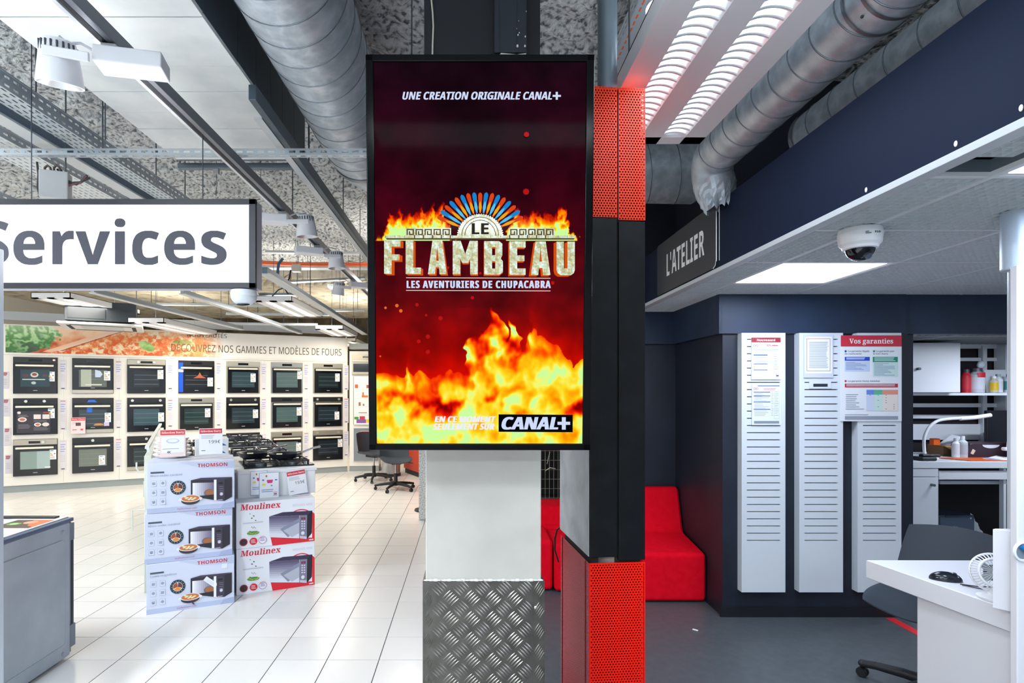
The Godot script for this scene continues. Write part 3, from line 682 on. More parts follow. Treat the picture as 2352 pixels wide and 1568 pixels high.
# perforated U-shaped tray from a (near) straight to b (far)
func tray(t: Node3D, a: Vector3, b: Vector3, w: float, h: float, rows: int, m: Material) -> void:
	var d := b - a; var L := d.length(); var nx := int(L / 0.05)
	var bas := Basis(d.normalized(), Vector3.UP, d.normalized().cross(Vector3.UP))
	var g := geo(); g.x = Transform3D(bas * Basis(Vector3(1, 0, 0), Vector3(0, 0, 1), Vector3(0, -1, 0)), a)
	g.sheet(Vector3(0, -w / 2, 0), nx, rows, L / nx, w / rows, 0.016, minf(0.0045, w / rows * 0.3), false, 0.0015)
	for s in [-1, 1]:
		g.x = Transform3D(bas, a + bas.z * s * w / 2)
		g.sheet(Vector3(0, 0, 0), nx, maxi(1, int(h / 0.03)), L / nx, h / maxi(1, int(h / 0.03)), 0.014, 0.005, false, 0.0015)
	put("perforated_sheet", g, m, t)
	g = geo(); g.x = Transform3D(bas, a)
	for s in [-1, 1]: g.span(Vector3(0, h - 0.002, s * w / 2 - 0.004), Vector3(L, h + 0.003, s * w / 2 + 0.004))
	put("rolled_edge", g, m, t)

func rods(t: Node3D, pts: Array, top := 3.66) -> void:
	for p in pts: put("hanger_rod", geo().cyl(p, Vector3(p.x, top, p.z), 0.004, -1, 6), mt("6e767c", 0.4, 0.8), t)

func trays() -> void:
	var zinc := mt("bcc6ce", 0.4, 0.4); var pale := mt("d3d8da", 0.45, 0.3)
	var t := thing("cable_tray", "perforated cable tray running away beside the sprayed ceiling, left of the flat duct", "cable tray")
	tray(t, V(-2.13, 2.9, 1.2), V(-2.13, 2.9, 5.4), 0.12, 0.075, 4, zinc)
	rods(t, [V(-2.1, 2.9, 2.45), V(-2.1, 2.9, 2.75), V(-2.1, 2.9, 4.2)])
	t = thing("steel_rail", "blue grey steel rail hung alongside the perforated cable tray", "rail")
	put("rail", geo().span(V(-2.29, 2.875, 1.2), V(-2.24, 2.93, 5.4), 0.004), mt("8794a2", 0.4, 0.7), t)
	put("lip", geo().span(V(-2.31, 2.862, 1.2), V(-2.22, 2.875, 5.4), 0.003), mt("c8ced2", 0.4, 0.4), t)
	rods(t, [V(-2.26, 2.93, 2.3), V(-2.26, 2.93, 4.1)])
	t = thing("cable_tray", "broad white perforated tray under the rail at the upper left edge", "cable tray")
	tray(t, V(-2.52, 2.86, 1.4), V(-2.52, 2.86, 4.6), 0.22, 0.05, 6, pale)
	rods(t, [V(-2.5, 2.86, 2.6), V(-2.5, 2.86, 3.9)])
	t = thing("cable_tray", "grey perforated tray at the left edge just above the lit sign", "cable tray")
	tray(t, V(-3.05, 2.72, 2.2), V(-3.05, 2.72, 4.6), 0.2, 0.08, 5, zinc)
	rods(t, [V(-3.05, 2.72, 3.2), V(-3.05, 2.72, 4.2)])
	t = thing("strut_rail", "long slotted strut rail crossing level under the ducts from the left edge", "rail")
	var g := geo(); g.x = Transform3D(Basis(Vector3(1, 0, 0), Vector3(0, 1, 0), Vector3(0, 0, 1)), V(-3.2, 2.80, 3.0)); g.sheet(Vector3.ZERO, 54, 1, 0.056, 0.034, 0.017, 0.006, false, 0.0015)
	g.x = Transform3D(Basis(Vector3(1, 0, 0), Vector3(0, 0, 1), Vector3(0, -1, 0)), V(-3.2, 2.80, 3.0)); g.sheet(Vector3(0, -0.036, 0), 54, 1, 0.056, 0.036, 0.017, 0.005, false, 0.0015)
	put("slotted_channel", g, zinc, t)
	rods(t, [V(-2.75, 2.83, 3.02), V(-1.95, 2.83, 3.02), V(-0.3, 2.83, 3.02)])
	t = thing("steel_rail", "dark steel angle rail slanting past the end of the flat duct", "rail")
	put("angle", geo().span(V(-0.99, 2.86, 2.55), V(-0.955, 2.93, 6.6), 0.003), mt("55636e", 0.4, 0.7), t)
	put("flange", geo().span(V(-1.03, 2.855, 2.72), V(-0.99, 2.865, 6.6)), mt("c4cbd0", 0.4, 0.4), t)
	rods(t, [V(-0.97, 2.93, 4.4), V(-0.97, 2.93, 6.2)])
	# wires hung from the duct rail
	t = thing("steel_cable", "thin steel suspension cable with a grip block under the duct end", "cable")
	var p := P(497, 392, 3.62)
	put("grip_block", geo().rbox(p, Vector3(0.035, 0.045, 0.025), 0.004, 1), mt("a4a8aa", 0.4, 0.6), t)
	put("wire", geo().tube([p + Vector3(0, 0.06, 0), p, p + Vector3(0.004, -0.09, 0), p + Vector3(-0.003, -0.16, 0)], 0.002, 5), mt("50565c", 0.4, 0.7), t)
	p = P(598, 380, 3.62); t = thing("steel_cable", "looped steel suspension cable right of the grip block one", "cable")
	put("wire", geo().tube([p + Vector3(0.0, -0.16, 0), p + Vector3(0.004, 0, 0), p + Vector3(-0.012, 0.09, 0), p + Vector3(0.01, 0.14, 0), p + Vector3(0.022, 0.11, 0), p + Vector3(0.004, 0.02, 0)], 0.002, 5), mt("50565c", 0.4, 0.7), t)
	put("grip", geo().ell(p, Vector3(0.012, 0.016, 0.012), 10, 6), mt("50565c", 0.4, 0.7), t)
	# junction box and its cables
	t = thing("junction_box", "grey white junction box with cables, just above the lit sign", "junction box", P(128, 428, 3.1))
	put("body", geo().rbox(Vector3.ZERO, Vector3(0.135, 0.15, 0.08), 0.006, 2), mt("c9cccc", 0.5), t, Vector3.ZERO, Vector3(0, 0.35, 0))
	put("hanger_rod", geo().cyl(Vector3(0.04, 0.07, -0.02), Vector3(0.04, 3.66 - t.position.y, -0.02), 0.004, -1, 6), mt("6e767c", 0.4, 0.8), t)
	var gl := geo()
	for x in [-0.03, 0.02]: gl.at(Vector3(x, 0.085, 0.02)).tube([Vector3(-0.015, -0.015, 0), Vector3(-0.015, 0.01, 0), Vector3(0, 0.022, 0), Vector3(0.015, 0.01, 0), Vector3(0.02, -0.015, 0)], 0.006, 8)
	put("cable_gland", gl, mt("5a4a48", 0.5), t)
	var cab := [["3a3c3e", [[85, 372], [88, 400], [86, 432], [92, 450]]], ["2c2e30", [[132, 388], [138, 405], [158, 420], [185, 418], [200, 402]]], ["2c2e30", [[140, 390], [150, 412], [175, 424], [192, 415], [206, 408]]], ["7c4a50", [[145, 430], [165, 424], [185, 420], [200, 404]]]]
	for q in cab:
		var pts := []
		for s in q[1]: pts.append(P(s[0], s[1], 3.1))
		var o := thing("cable", "%s cable bending %s" % [("reddish" if q[0] == "7c4a50" else "dark grey" if q[0] == "3a3c3e" else "black"), ["down the left side of the junction box", "up from the junction box, the upper of the two", "out of the junction box, the lower of the two", "into the right side of the junction box"][cab.find(q)]], "cable")
		put("jacket", geo().tube(pts, 0.0055, 8), mt(q[0], 0.5), o)
	# upper right of the dark column: orange filled tray and strut
	t = thing("cable_tray", "slanting perforated tray with orange cables right of the dark column top", "cable tray")
	tray(t, V(0.86, 3.35, 1.9), V(0.86, 3.35, 3.75), 0.14, 0.06, 3, zinc)
	put("support_arm", geo().tube([V(0.78, 3.36, 2.35), V(0.72, 3.30, 2.35), V(0.70, 3.33, 2.35)], 0.006, 6), mt("50565c", 0.5, 0.6), t)
	for i in 2:
		var o := thing("cable", ["orange cable lying in the tray right of the dark column", "second orange cable beside it in that tray"][i], "cable")
		put("jacket", geo().tube([V(0.82 + 0.05 * i, 3.364, 1.9), V(0.815 + 0.05 * i, 3.364, 3.0), V(0.82 + 0.05 * i, 3.364, 3.75)], 0.013, 8), mt("e0602a", 0.5), o)
	t = thing("strut_rail", "slotted strut rail between the grey pipe and the louvred light", "rail")
	g = geo(); g.x = Transform3D(Basis(Vector3(0, 0, -1), Vector3(0, 1, 0), Vector3(1, 0, 0)), V(0.86, 3.3, 1.5)); g.x.origin = V(1.22, 3.45, 1.6); g.sheet(Vector3.ZERO, 34, 1, 0.056, 0.04, 0.017, 0.006, false, 0.0015)
	g.x = Transform3D(Basis(Vector3(0, 0, -1), Vector3(1, 0, 0), Vector3(0, -1, 0)), V(1.22, 3.45, 1.6)); g.sheet(Vector3.ZERO, 34, 1, 0.056, 0.04, 0.017, 0.006, false, 0.0015)
	put("slotted_channel", g, mt("8a949c", 0.4, 0.6), t)
	# far over the left aisle: orange cable run, cross rails, long rails
	t = thing("cable_tray", "far cable tray crossing behind the track spots, carrying orange cables", "cable tray")
	tray(t, V(-4.4, 3.27, 8.0), V(-0.4, 3.27, 8.0), 0.16, 0.03, 2, zinc)
	rods(t, [V(-3.4, 3.3, 8.0), V(-2.4, 3.3, 8.0), V(-1.2, 3.3, 8.0)])
	for i in 2:
		var o := thing("cable", ["upper orange cable on the far cross tray behind the spots", "lower orange cable on the far cross tray behind the spots"][i], "cable")
		put("jacket", geo().tube([V(-4.4, 3.40 - 0.03 * i, 7.9), V(-3.0, 3.36 - 0.03 * i, 7.9), V(-2.4, 3.33 - 0.03 * i, 7.9), V(-1.6, 3.325 - 0.03 * i, 7.9), V(-0.4, 3.37 - 0.03 * i, 7.9)], 0.014, 8), mt("e8683a", 0.5), o)
	var rail := func(label, a: Vector3, b: Vector3, hgt, hex, thick):
		var o := thing("steel_rail", label, "rail")
		var d := b - a; var bas := Basis(d.normalized(), Vector3.UP, d.normalized().cross(Vector3.UP)); var gg := geo(); gg.x = Transform3D(bas, a)
		gg.span(Vector3(0, 0, -thick), Vector3(d.length(), hgt, thick)); put("channel", gg, mt(hex, 0.4, 0.5), o)
		var g2 := geo(); g2.x = Transform3D(bas, a); g2.span(Vector3(0, -0.006, -thick * 2), Vector3(d.length(), 0.004, thick * 2)); put("flange", g2, mt("d4dade", 0.4, 0.3), o)
		rods(o, [a.lerp(b, 0.3) + Vector3(0, hgt, 0), a.lerp(b, 0.8) + Vector3(0, hgt, 0)], 3.62)
	rail.call("white rail level across the ceiling just above the orange cables", P(610, 580, 7.7), P(838, 584, 7.7), 0.03, "d4d8da", 0.02)
	rail.call("thin grey rail level behind the farthest track spot", P(650, 650, 8.6), P(838, 640, 8.6), 0.03, "79828a", 0.02)
	rail.call("long rail slanting under the lit sign towards the banner, left one", P(212, 672, 6.2), P(556, 757, 9.4), 0.055, "aeb8c0", 0.02)
	rail.call("long rail slanting under the lit sign towards the banner, right one", P(418, 674, 6.6), P(690, 766, 10.0), 0.055, "b4bec6", 0.02)
	rail.call("dark slanting rail with tangled wires right of the lit sign", P(608, 628, 5.2), P(838, 768, 10.2), 0.06, "667684", 0.025)
	rail.call("pale cross rail under the rails left of the banner text, upper", P(360, 700, 8.6), P(640, 703, 8.6), 0.03, "c4ccd2", 0.015)
	rail.call("pale cross rail above the banner text, middle", P(520, 722, 9.2), P(760, 724, 9.2), 0.03, "c4ccd2", 0.015)
	rail.call("pale cross rail above the banner text, lower", P(500, 744, 9.3), P(730, 747, 9.3), 0.03, "c4ccd2", 0.015)
	rail.call("short dark cross rail over the third far louvred light", P(596, 680, 7.8), P(704, 678, 7.8), 0.04, "5c6870", 0.02)
	rail.call("pale cross rail at the ceiling between sign and screen", P(756, 714, 9.3), P(838, 714, 9.3), 0.03, "b8bcb8", 0.015)
	t = thing("cable_tangle", "tangle of thin wires and a grey conduit on the dark slanting rail", "cable")
	for q in [["4a6a88", 0.016, [[650, 593], [640, 605], [637, 630], [640, 650], [650, 660]]], ["a86a48", 0.006, [[648, 648], [655, 635], [668, 628], [668, 645]]], ["2e3a46", 0.01, [[668, 620], [664, 640], [655, 665], [662, 675]]], ["8a929a", 0.006, [[680, 655], [690, 665], [682, 672], [660, 664]]], ["3a444e", 0.008, [[625, 680], [640, 665], [668, 656]]]]:
		var pts := []
		for s in q[2]: pts.append(P(s[0], s[1], 6.4))
		put("wire", geo().tube(pts, q[1], 6), mt(q[0], 0.5), t)
	put("switch_box", geo().rbox(P(681, 616, 7.6), Vector3(0.12, 0.1, 0.08), 0.01, 1), mt("c8c4bc", 0.5), t)
	t = thing("emergency_light", "small white emergency light on the cream ceiling near the farthest spot", "ceiling light", P(772, 657, 9.0))
	put("body", geo().rbox(Vector3.ZERO, Vector3(0.26, 0.07, 0.1), 0.015, 2), mt("d8e4e8", 0.4), t)
	put("diffuser", geo().rbox(Vector3(0.0, -0.03, 0.02), Vector3(0.2, 0.04, 0.09), 0.01, 1), glow("d8ffff", 0.9), t)
	put("hanger_rod", geo().cyl(Vector3(0, 0.03, 0), Vector3(0, 0.5, 0), 0.004, -1, 6), mt("8a929a"), t)
	# air conditioning cassette
	t = thing("air_unit", "grey ceiling air conditioning cassette above the food picture banner", "air conditioner", V(-5.25, 2.42, 8.15))
	t.rotation.y = 0.5
	put("casing", geo().span(Vector3(-0.42, 0.09, -0.38), Vector3(0.42, 0.36, 0.38), 0.008), mt("343b42", 0.55, 0.1), t)
	put("service_hatch", geo().span(Vector3(-0.38, 0.12, 0.38), Vector3(0.05, 0.26, 0.39)), mt("2a3036", 0.55, 0.1), t)
	put("fascia", geo().rbox(Vector3(0, 0.045, 0), Vector3(1.0, 0.035, 0.92), 0.015, 2), mt("d8dcdc", 0.4), t)
	put("grille", geo().rbox(Vector3(0, 0.024, 0), Vector3(0.5, 0.012, 0.46), 0.005, 1), mt("c4c8c8", 0.5), t)
	for s in [-1, 1]:
		put("air_slot", geo().span(Vector3(-0.36, 0.024, s * 0.33), Vector3(0.36, 0.029, s * 0.38)), mt("2c3238", 0.7), t)
		put("air_slot", geo().span(Vector3(s * 0.36, 0.024, -0.3), Vector3(s * 0.41, 0.029, 0.3)), mt("2c3238", 0.7), t)
	for s in [-1, 1]: put("hanger_rod", geo().cyl(Vector3(0.4 * s, 0.3, -0.3 * s), Vector3(0.4 * s, 1.25, -0.3 * s), 0.006, -1, 6), mt("6e767c", 0.4, 0.8), t)

func spot(label: String, pivot: Vector3, yaw: float, side: float, drop: float, tilt: float) -> void:
	# pivot: point on the underside of the track; the driver lies along local x, the lamp head at its end
	var t := thing("track_spot", label, "spotlight", pivot, yaw, "white track spotlights")
	var white := mt("e6e7ec", 0.45)
	put("adapter", geo().rbox(Vector3(0, -0.014, 0), Vector3(0.05, 0.03, 0.034), 0.005, 1), mt("c9ccd2", 0.45), t)
	put("driver_housing", geo().rbox(Vector3(0.07 * -side, -0.055, 0), Vector3(0.215, 0.055, 0.105), 0.005, 2), white, t)
	var hx := 0.155 * side; var h := Node3D.new(); h.name = "lamp_head"; t.add_child(h); h.position = Vector3(hx, -0.075 + drop, 0); h.rotation = Vector3(tilt, 0, 0.06 * side)
	put("shell", geo().lathe([Vector2(0.0, 0.086), Vector2(0.046, 0.086)] if false else [Vector2(0.066, -0.07), Vector2(0.071, -0.07), Vector2(0.064, -0.015), Vector2(0.054, 0.05), Vector2(0.05, 0.066), Vector2(0.042, 0.07), Vector2(0.0, 0.07)], 36), white, h)
	put("reflector", geo().lathe([Vector2(0.0, -0.03), Vector2(0.03, -0.034), Vector2(0.066, -0.07)], 28), mt("d8dadc", 0.25, 0.6), h)
	for i in 20:
		var a := TAU * i / 20
		if fposmod(a, PI) < 0.5: continue
		put("vent_slot", geo().rbox(Vector3(cos(a) * 0.0545, 0.042, -sin(a) * 0.0545), Vector3(0.006, 0.034, 0.007), 0.002, 1), mt("3c424e", 0.6), h)
	put("bracket", geo().at(Vector3(-0.045 * side, 0.02, 0.062), Vector3(0, 0, 0)).rbox(Vector3.ZERO, Vector3(0.14, 0.03, 0.012), 0.004, 1), white, h)
	put("lead", geo().tube([Vector3(0.05 * side, -0.025, 0), Vector3(0.09 * side, -0.005, 0), Vector3(0.13 * side, -0.01, 0), Vector3(hx, 0.015 + drop, 0)], 0.005, 6), mt("c8cad2", 0.5), t)

func tracks() -> void:
	var t := thing("lighting_track", "long grey lighting track slanting away across the flat duct, spots below", "lighting track")
	put("profile", geo().span(V(-1.262, 2.75, 0.8), V(-1.218, 2.80, 8.4), 0.003), mt("7f828a", 0.4, 0.5), t)
	put("lower_lip", geo().span(V(-1.277, 2.745, 0.8), V(-1.262, 2.757, 8.4)), mt("e2e4e8", 0.4, 0.2), t)
	put("conductor_slot", geo().span(V(-1.257, 2.7485, 0.8), V(-1.243, 2.752, 8.4)), mt("1c1e22", 0.6), t)
	rods(t, [V(-1.24, 2.8, 1.5)], 3.0)
	rods(t, [V(-1.24, 2.8, 4.0), V(-1.24, 2.8, 6.5)])
	spot("nearest white track spotlight with a slotted head, upper left", V(-1.24, 2.745, 1.96), 0.22, -1, -0.005, 0.25)
	spot("white track spotlight right of the lit sign's upper corner", V(-1.24, 2.745, 3.78), 0.15, 1, -0.015, 0.1)
	spot("third white track spotlight, below and right of the sign corner", V(-1.24, 2.745, 4.66), 0.45, 1, -0.03, 0.0)
	spot("farthest white track spotlight close to the left edge of the screen", V(-1.24, 2.745, 6.1), 0.5, -1, -0.03, 0.2)
	t = thing("lighting_track", "short lighting track mostly hidden behind the grey pipe", "lighting track")
	put("profile", geo().span(V(0.72, 3.02, 1.3), V(0.76, 3.06, 3.2), 0.003), mt("b9bcc2", 0.4, 0.5), t)
	rods(t, [V(0.74, 3.06, 1.5), V(0.74, 3.06, 2.6)])
	spot("white spotlight half hidden behind the grey pipe above the screen", V(0.74, 3.02, 2.12), 1.3, -1, 0.0, 0.1)

func column_and_totem() -> void:
	var t := thing("column", "square shop column, white below and painted dark above, behind the tall screen", "column", V(0.05, 0, 2.05))
	put("white_shaft", geo().rbox(Vector3(0, 0.95, 0), Vector3(0.378, 1.9, 0.4), 0.004, 1), noisy("white_paint", [0.0, "b6b2aa", 0.5, "bfbbb3", 1.0, "c6c2ba"], 0.01, 0.6, 0.6, 0.0, 0.06), t)
	put("dark_shaft", geo().rbox(Vector3(-0.004, 2.82, 0), Vector3(0.38, 1.84, 0.402), 0.004, 1), mt("0e131c", 0.65), t)
	# tread plate jacket: sheet, corner strip, and each patch of five ribs
	var steel := noisy("tread_steel", [0.0, "4c4b46", 0.5, "5c5a55", 1.0, "6a6862"], 0.02, 1.5, 0.42, 0.75)
	var bright := mt("98958d", 0.3, 0.9)
	put("tread_sheet", geo().span(Vector3(-0.192, 0, 0.2), Vector3(0.166, 0.93, 0.209)), steel, t)
	put("tread_sheet", geo().span(Vector3(0.162, 0, 0.208), Vector3(0.199, 0.932, 0.212)), steel, t)
	for s in [-1, 1]: put("tread_sheet", geo().span(Vector3(s * 0.189, 0, -0.2), Vector3(s * 0.1975, 0.93, 0.208)), steel, t)
	put("tread_sheet", geo().span(Vector3(-0.19, 0, -0.2), Vector3(0.19, 0.93, -0.209)), steel, t)
	var patch := func(sg: float) -> ArrayMesh:
		var g := geo()
		for i in 5:
			# a lens-shaped rib
			var off := (i - 2) * 0.0066
			var c := Vector3(off, -off * sg, 0)
			var ax := Vector3(0.707, 0.707 * sg, 0); var ay := Vector3(-ax.y, ax.x, 0); var L := 0.0195; var W := 0.0027; var n := 6
			for k in n:
				var u0 := -1.0 + 2.0 * k / n; var u1 := -1.0 + 2.0 * (k + 1) / n
				var w0 := W * (1 - u0 * u0); var w1 := W * (1 - u1 * u1); var h := Vector3(0, 0, 0.0022)
				var a0 := c + ax * u0 * L; var a1 := c + ax * u1 * L
				var t0 := a0 + h * (1 - u0 * u0); var t1 := a1 + h * (1 - u1 * u1)
				g.quad(a0 - ay * w0, a1 - ay * w1, t1, t0); g.quad(t0, t1, a1 + ay * w1, a0 + ay * w0)
		return g.mesh()
	var pa: ArrayMesh = patch.call(1.0); var pb: ArrayMesh = patch.call(-1.0)
	for r in range(0, 27):
		for c in range(0, 6):
			var X: float = (-0.142 if r % 2 == 0 else -0.1765) + c * 0.0697; var Y := 0.909 - r * 0.0339
			if X > 0.146 or Y < 0.02: continue
			var o := put("tread_ribs", pb if r % 2 == 0 else pa, bright, t, Vector3(X, Y, 0.209))
			if X < -0.17: o.scale.x = 0.5; o.position.x = -0.1785
	for r in 13:
		var o := put("tread_ribs", pa, bright, t, Vector3(0.181, 0.905 - r * 0.0678, 0.2122)); o.scale = Vector3(0.62, 1, 1)
	put("rivet", geo().ell(Vector3(0.17, 0.847, 0.2125), Vector3(0.006, 0.006, 0.003), 12, 6), mt("d0d0cc", 0.25, 0.9), t)
	var ce := geo()
	for i in 26: ce.ell(Vector3(-0.185 + i * 0.0148, 0.932, 0.204), Vector3(0.011, 0.0025 + 0.0015 * (i * 7 % 3), 0.006), 8, 5)
	put("filler_bead", ce, mt("d9d6d0", 0.8), t)
	# things fixed on the dark part
	t = thing("cable_trunking", "dark painted cable trunking with chipped paint above the screen", "trunking", V(0.135, 2.625, 1.845))
	put("channel", geo().span(Vector3(-0.052, 0, 0), Vector3(0.052, 1.08, 0.045), 0.003), mt("121a28", 0.55), t)
	put("cover_groove", geo().span(Vector3(-0.036, 0, 0.044), Vector3(-0.034, 1.08, 0.0465)).span(Vector3(0.02, 0, 0.044), Vector3(0.022, 1.08, 0.0465)), mt("0c1018", 0.6), t)
	var chips := geo(); var rng := RandomNumberGenerator.new(); rng.seed = 11
	for q in [[0.022, 0.02, 3], [0.046, 0.02, 2.5], [0.024, 0.055, 2], [0.047, 0.05, 2], [0.028, 0.062, 1.5], [0.02, 0.075, 1], [0.026, 0.1, 1], [0.05, 0.13, 1.2]]: chips.ell(Vector3(q[0], q[1], 0.0465), Vector3(0.0012, 0.0018, 0.0006) * q[2], 7, 4)
	put("paint_chip", chips, mt("d8d4cc", 0.7), t)
	put("torn_end", geo().at(Vector3(0, -0.012, 0.02)).prism(pv([-0.046, -0.008, 0.05, -0.008, 0.05, 0.012, 0.02, 0.008, -0.03, 0.013, -0.034, 0.008, -0.046, 0.008]), -0.02, 0.024, 0.002), mt("cfc6b8", 0.7), t)
	t = thing("cable", "thin cream cable hanging down the dark column above the screen", "cable")
	var cp := []
	for q in [[992, -20], [991, 0], [994, 30], [995.5, 60], [994, 100], [993, 150]]: cp.append(P(q[0], q[1], 1.842))
	put("jacket", geo().tube(cp, 0.0028, 8), mt("c6c0ae", 0.5), t)
	# ---- red and black totem
	t = thing("totem", "tall black and red totem with perforated metal panels, right of the screen", "totem", V(0.4415, 0, 2.05), 0.087)
	var red := mt("f01a08", 0.42); var redtop := mt("dc3416", 0.42); red.metallic_specular = 0.3; redtop.metallic_specular = 0.3
	put("core", geo().span(Vector3(0.012, 0.01, -0.012), Vector3(0.193, 2.63, -0.40)), mt("1a0c0c", 0.8), t)
	var hp := 0.0107; var hq := 0.00927
	var g := geo(); g.sheet(Vector3(0.001, 0.004, 0), 18, 99, hp, hq, 0.0032, 0, true, 0.0015)
	put("perforated_front", g, red, t)
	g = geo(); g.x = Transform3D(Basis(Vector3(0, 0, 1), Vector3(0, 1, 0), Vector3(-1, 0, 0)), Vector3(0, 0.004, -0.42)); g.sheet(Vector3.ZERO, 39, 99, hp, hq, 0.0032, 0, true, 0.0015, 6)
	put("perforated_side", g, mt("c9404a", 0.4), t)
	g = geo(); g.x = Transform3D(Basis(Vector3(0, 0, -1), Vector3(0, 1, 0), Vector3(1, 0, 0)), Vector3(0.206, 0.004, 0)); g.sheet(Vector3.ZERO, 39, 99, hp, hq, 0.0032, 0, true, 0.0015, 6)
	put("perforated_side", g, red, t)
	for e in [Vector3(0, 0, 0), Vector3(0.205, 0, 0)]: put("folded_edge", geo().cyl(e + Vector3(0, 0.004, -0.001), e + Vector3(0, 0.922, -0.001), 0.0025, -1, 8), red, t)
	put("folded_edge", geo().span(Vector3(0, 0.919, -0.006), Vector3(0.206, 0.924, 0.001)), red, t)
	put("side_seam", geo().span(Vector3(-0.003, 0.004, -0.052), Vector3(0.001, 0.92, -0.055)).span(Vector3(-0.003, 0.004, -0.39), Vector3(0.001, 0.92, -0.393)), mt("6c1420", 0.5), t)
	put("gap_spacer", geo().span(Vector3(0.035, 0.922, -0.05), Vector3(0.095, 0.95, -0.012)), mt("8a8078", 0.5), t)
	var blk := noisy("totem_black", [0.0, "0b0d0f", 0.5, "101315", 1.0, "181c1e"], 0.01, 1.6, 0.55); blk.metallic_specular = 0.28
	put("black_panel", geo().span(Vector3(0, 0.946, -0.012), Vector3(0.1, 2.176, 0.002), 0.002), blk, t)
	put("black_panel", geo().span(Vector3(0.106, 0.933, -0.014), Vector3(0.206, 2.165, 0.002), 0.002), blk, t)
	put("panel_gap", geo().span(Vector3(0.1, 0.95, -0.012), Vector3(0.106, 2.16, -0.008)), mt("060708", 0.8), t)
	put("aluminium_side", geo().span(Vector3(-0.002, 0.946, -0.43), Vector3(0.001, 2.176, -0.0125)), noisy("brushed", [0.0, "9aa4ae", 0.5, "b4bdc6", 1.0, "c6ced6"], 0.012, 0.9, 0.5, 0.35), t)
	put("aluminium_side", geo().span(Vector3(0.205, 0.946, -0.43), Vector3(0.208, 2.176, -0.015)), blk, t)
	for q in [[-0.0005, 0.1, 2.179, 2.652, 9], [0.1055, 0.206, 2.171, 2.652, 9]]:
		g = geo(); var h: float = q[3] - q[2]; g.sheet(Vector3(q[0], q[2], 0.003), 9, int(h / hq), (q[1] - q[0]) / 9.5, h / int(h / hq), 0.0033, 0, true, 0.0015)
		put("perforated_top", g, redtop, t)
		g = geo(); g.x = Transform3D(Basis(Vector3(0, 0, -1), Vector3(0, 1, 0), Vector3(1, 0, 0)), Vector3(q[1], q[2], 0.003)); g.sheet(Vector3.ZERO, 38, int(h / hq), hp, h / int(h / hq), 0.0032, 0, true, 0.0, 6)
		put("perforated_top", g, redtop, t)
	put("perforated_top", geo().span(Vector3(0, 2.645, -0.42), Vector3(0.205, 2.65, 0.0)), redtop, t)
	put("post", geo().cyl(Vector3(0.085, 2.6, -0.06), Vector3(0.085, 3.60, -0.06), 0.036, -1, 32), mt("7d8a94", 0.35, 0.3), t)
	put("power_lead", geo().tube([Vector3(0.0, 0.95, -0.436), Vector3(-0.012, 0.94, -0.44), Vector3(-0.022, 0.90, -0.44), Vector3(-0.022, 0.85, -0.44), Vector3(-0.008, 0.80, -0.43)], 0.004, 6), mt("0c0c0e", 0.5), t)

func sign_box() -> void:
	var t := thing("light_box_sign", "hanging lit sign box with dark frame and large dark lettering, left edge", "sign", V(-2.37, 2.02, 2.6))
	var W := 2.37 - 0.974; var H := 0.41
	var lav := mt("b9bccb", 0.4, 0.3)
	put("casing", geo().span(Vector3(0.003, 0.003, -0.085), Vector3(W - 0.003, H - 0.003, -0.012), 0.003), lav, t)
	var f := mt("24242f", 0.4)
	put("frame", geo().span(Vector3(0, 0, -0.012), Vector3(W, 0.026, 0.004), 0.002).span(Vector3(0, H - 0.026, -0.012), Vector3(W, H, 0.004), 0.002).span(Vector3(0, 0, -0.012), Vector3(0.03, H, 0.004), 0.002).span(Vector3(W - 0.032, 0, -0.012), Vector3(W, H, 0.004), 0.002), f, t)
	put("lit_panel", geo().span(Vector3(0.028, 0.024, -0.012), Vector3(W - 0.03, H - 0.024, 0.0)), glow("fbfbff", 1.05), t)
	var g := geo(); g.z = 0.0012
	var xx := func(u): return (u - 1075) * 2.6 / FOCAL + 2.37
	g.txt("Services", xx.call(-44), xx.call(521), EYE - (607 - 897) * 2.6 / FOCAL - 2.02, 0.196, "Droid Sans", true, 0, 0.5, 0.003)
	put("lettering", g, mt("3d3d4a", 0.5), t)
	for x in [[0.33, 3.66], [1.13, 2.746]]: put("suspension_wire", geo().cyl(Vector3(x[0], H, -0.045), Vector3(x[0], x[1] - 2.02, -0.045), 0.0025, -1, 5), mt("5a6068", 0.4, 0.8), t)
	area(t, Vector3(W / 2, H / 2, 0.02), Vector2(W * 0.9, H * 0.8), "f8f8ff", 0.5, Vector3(0, PI, 0))
	var c := thing("dome_camera", "white dome camera hanging below the lit sign's right end", "camera", V(-1.048, 1.989, 2.648))
	put("mount", geo().lathe([Vector2(0.078, 0), Vector2(0.082, 0.02), Vector2(0.08, 0.05), Vector2(0, 0.055)], 28), mt("e9edf2", 0.35), c)
	put("shell", geo().ell(Vector3.ZERO, Vector3(0.079, 0.075, 0.079), 28, 10, -PI / 2, 0), mt("dfe6ee", 0.3), c)
	put("window", geo().at(Vector3(0, -0.066, 0.014), Vector3(0.3, 0, 0)).ell(Vector3.ZERO, Vector3(0.042, 0.012, 0.036), 20, 8), mt("0d0f12", 0.15), c)
	c.scale = Vector3(0.74, 0.56, 0.74)
	var u := thing("upright", "slim pale upright at the extreme left edge of the picture", "post", P(2, 0, 2.0) * Vector3(1, 0, 1))
	put("shaft", geo().span(Vector3(-0.03, 0, -0.01), Vector3(0.003, 2.05, 0.01), 0.003), mt("c4cdd8", 0.3), u)
	put("base_plate", geo().span(Vector3(-0.06, 0, -0.04), Vector3(0.03, 0.01, 0.04)), mt("c4cdd8", 0.3), u)

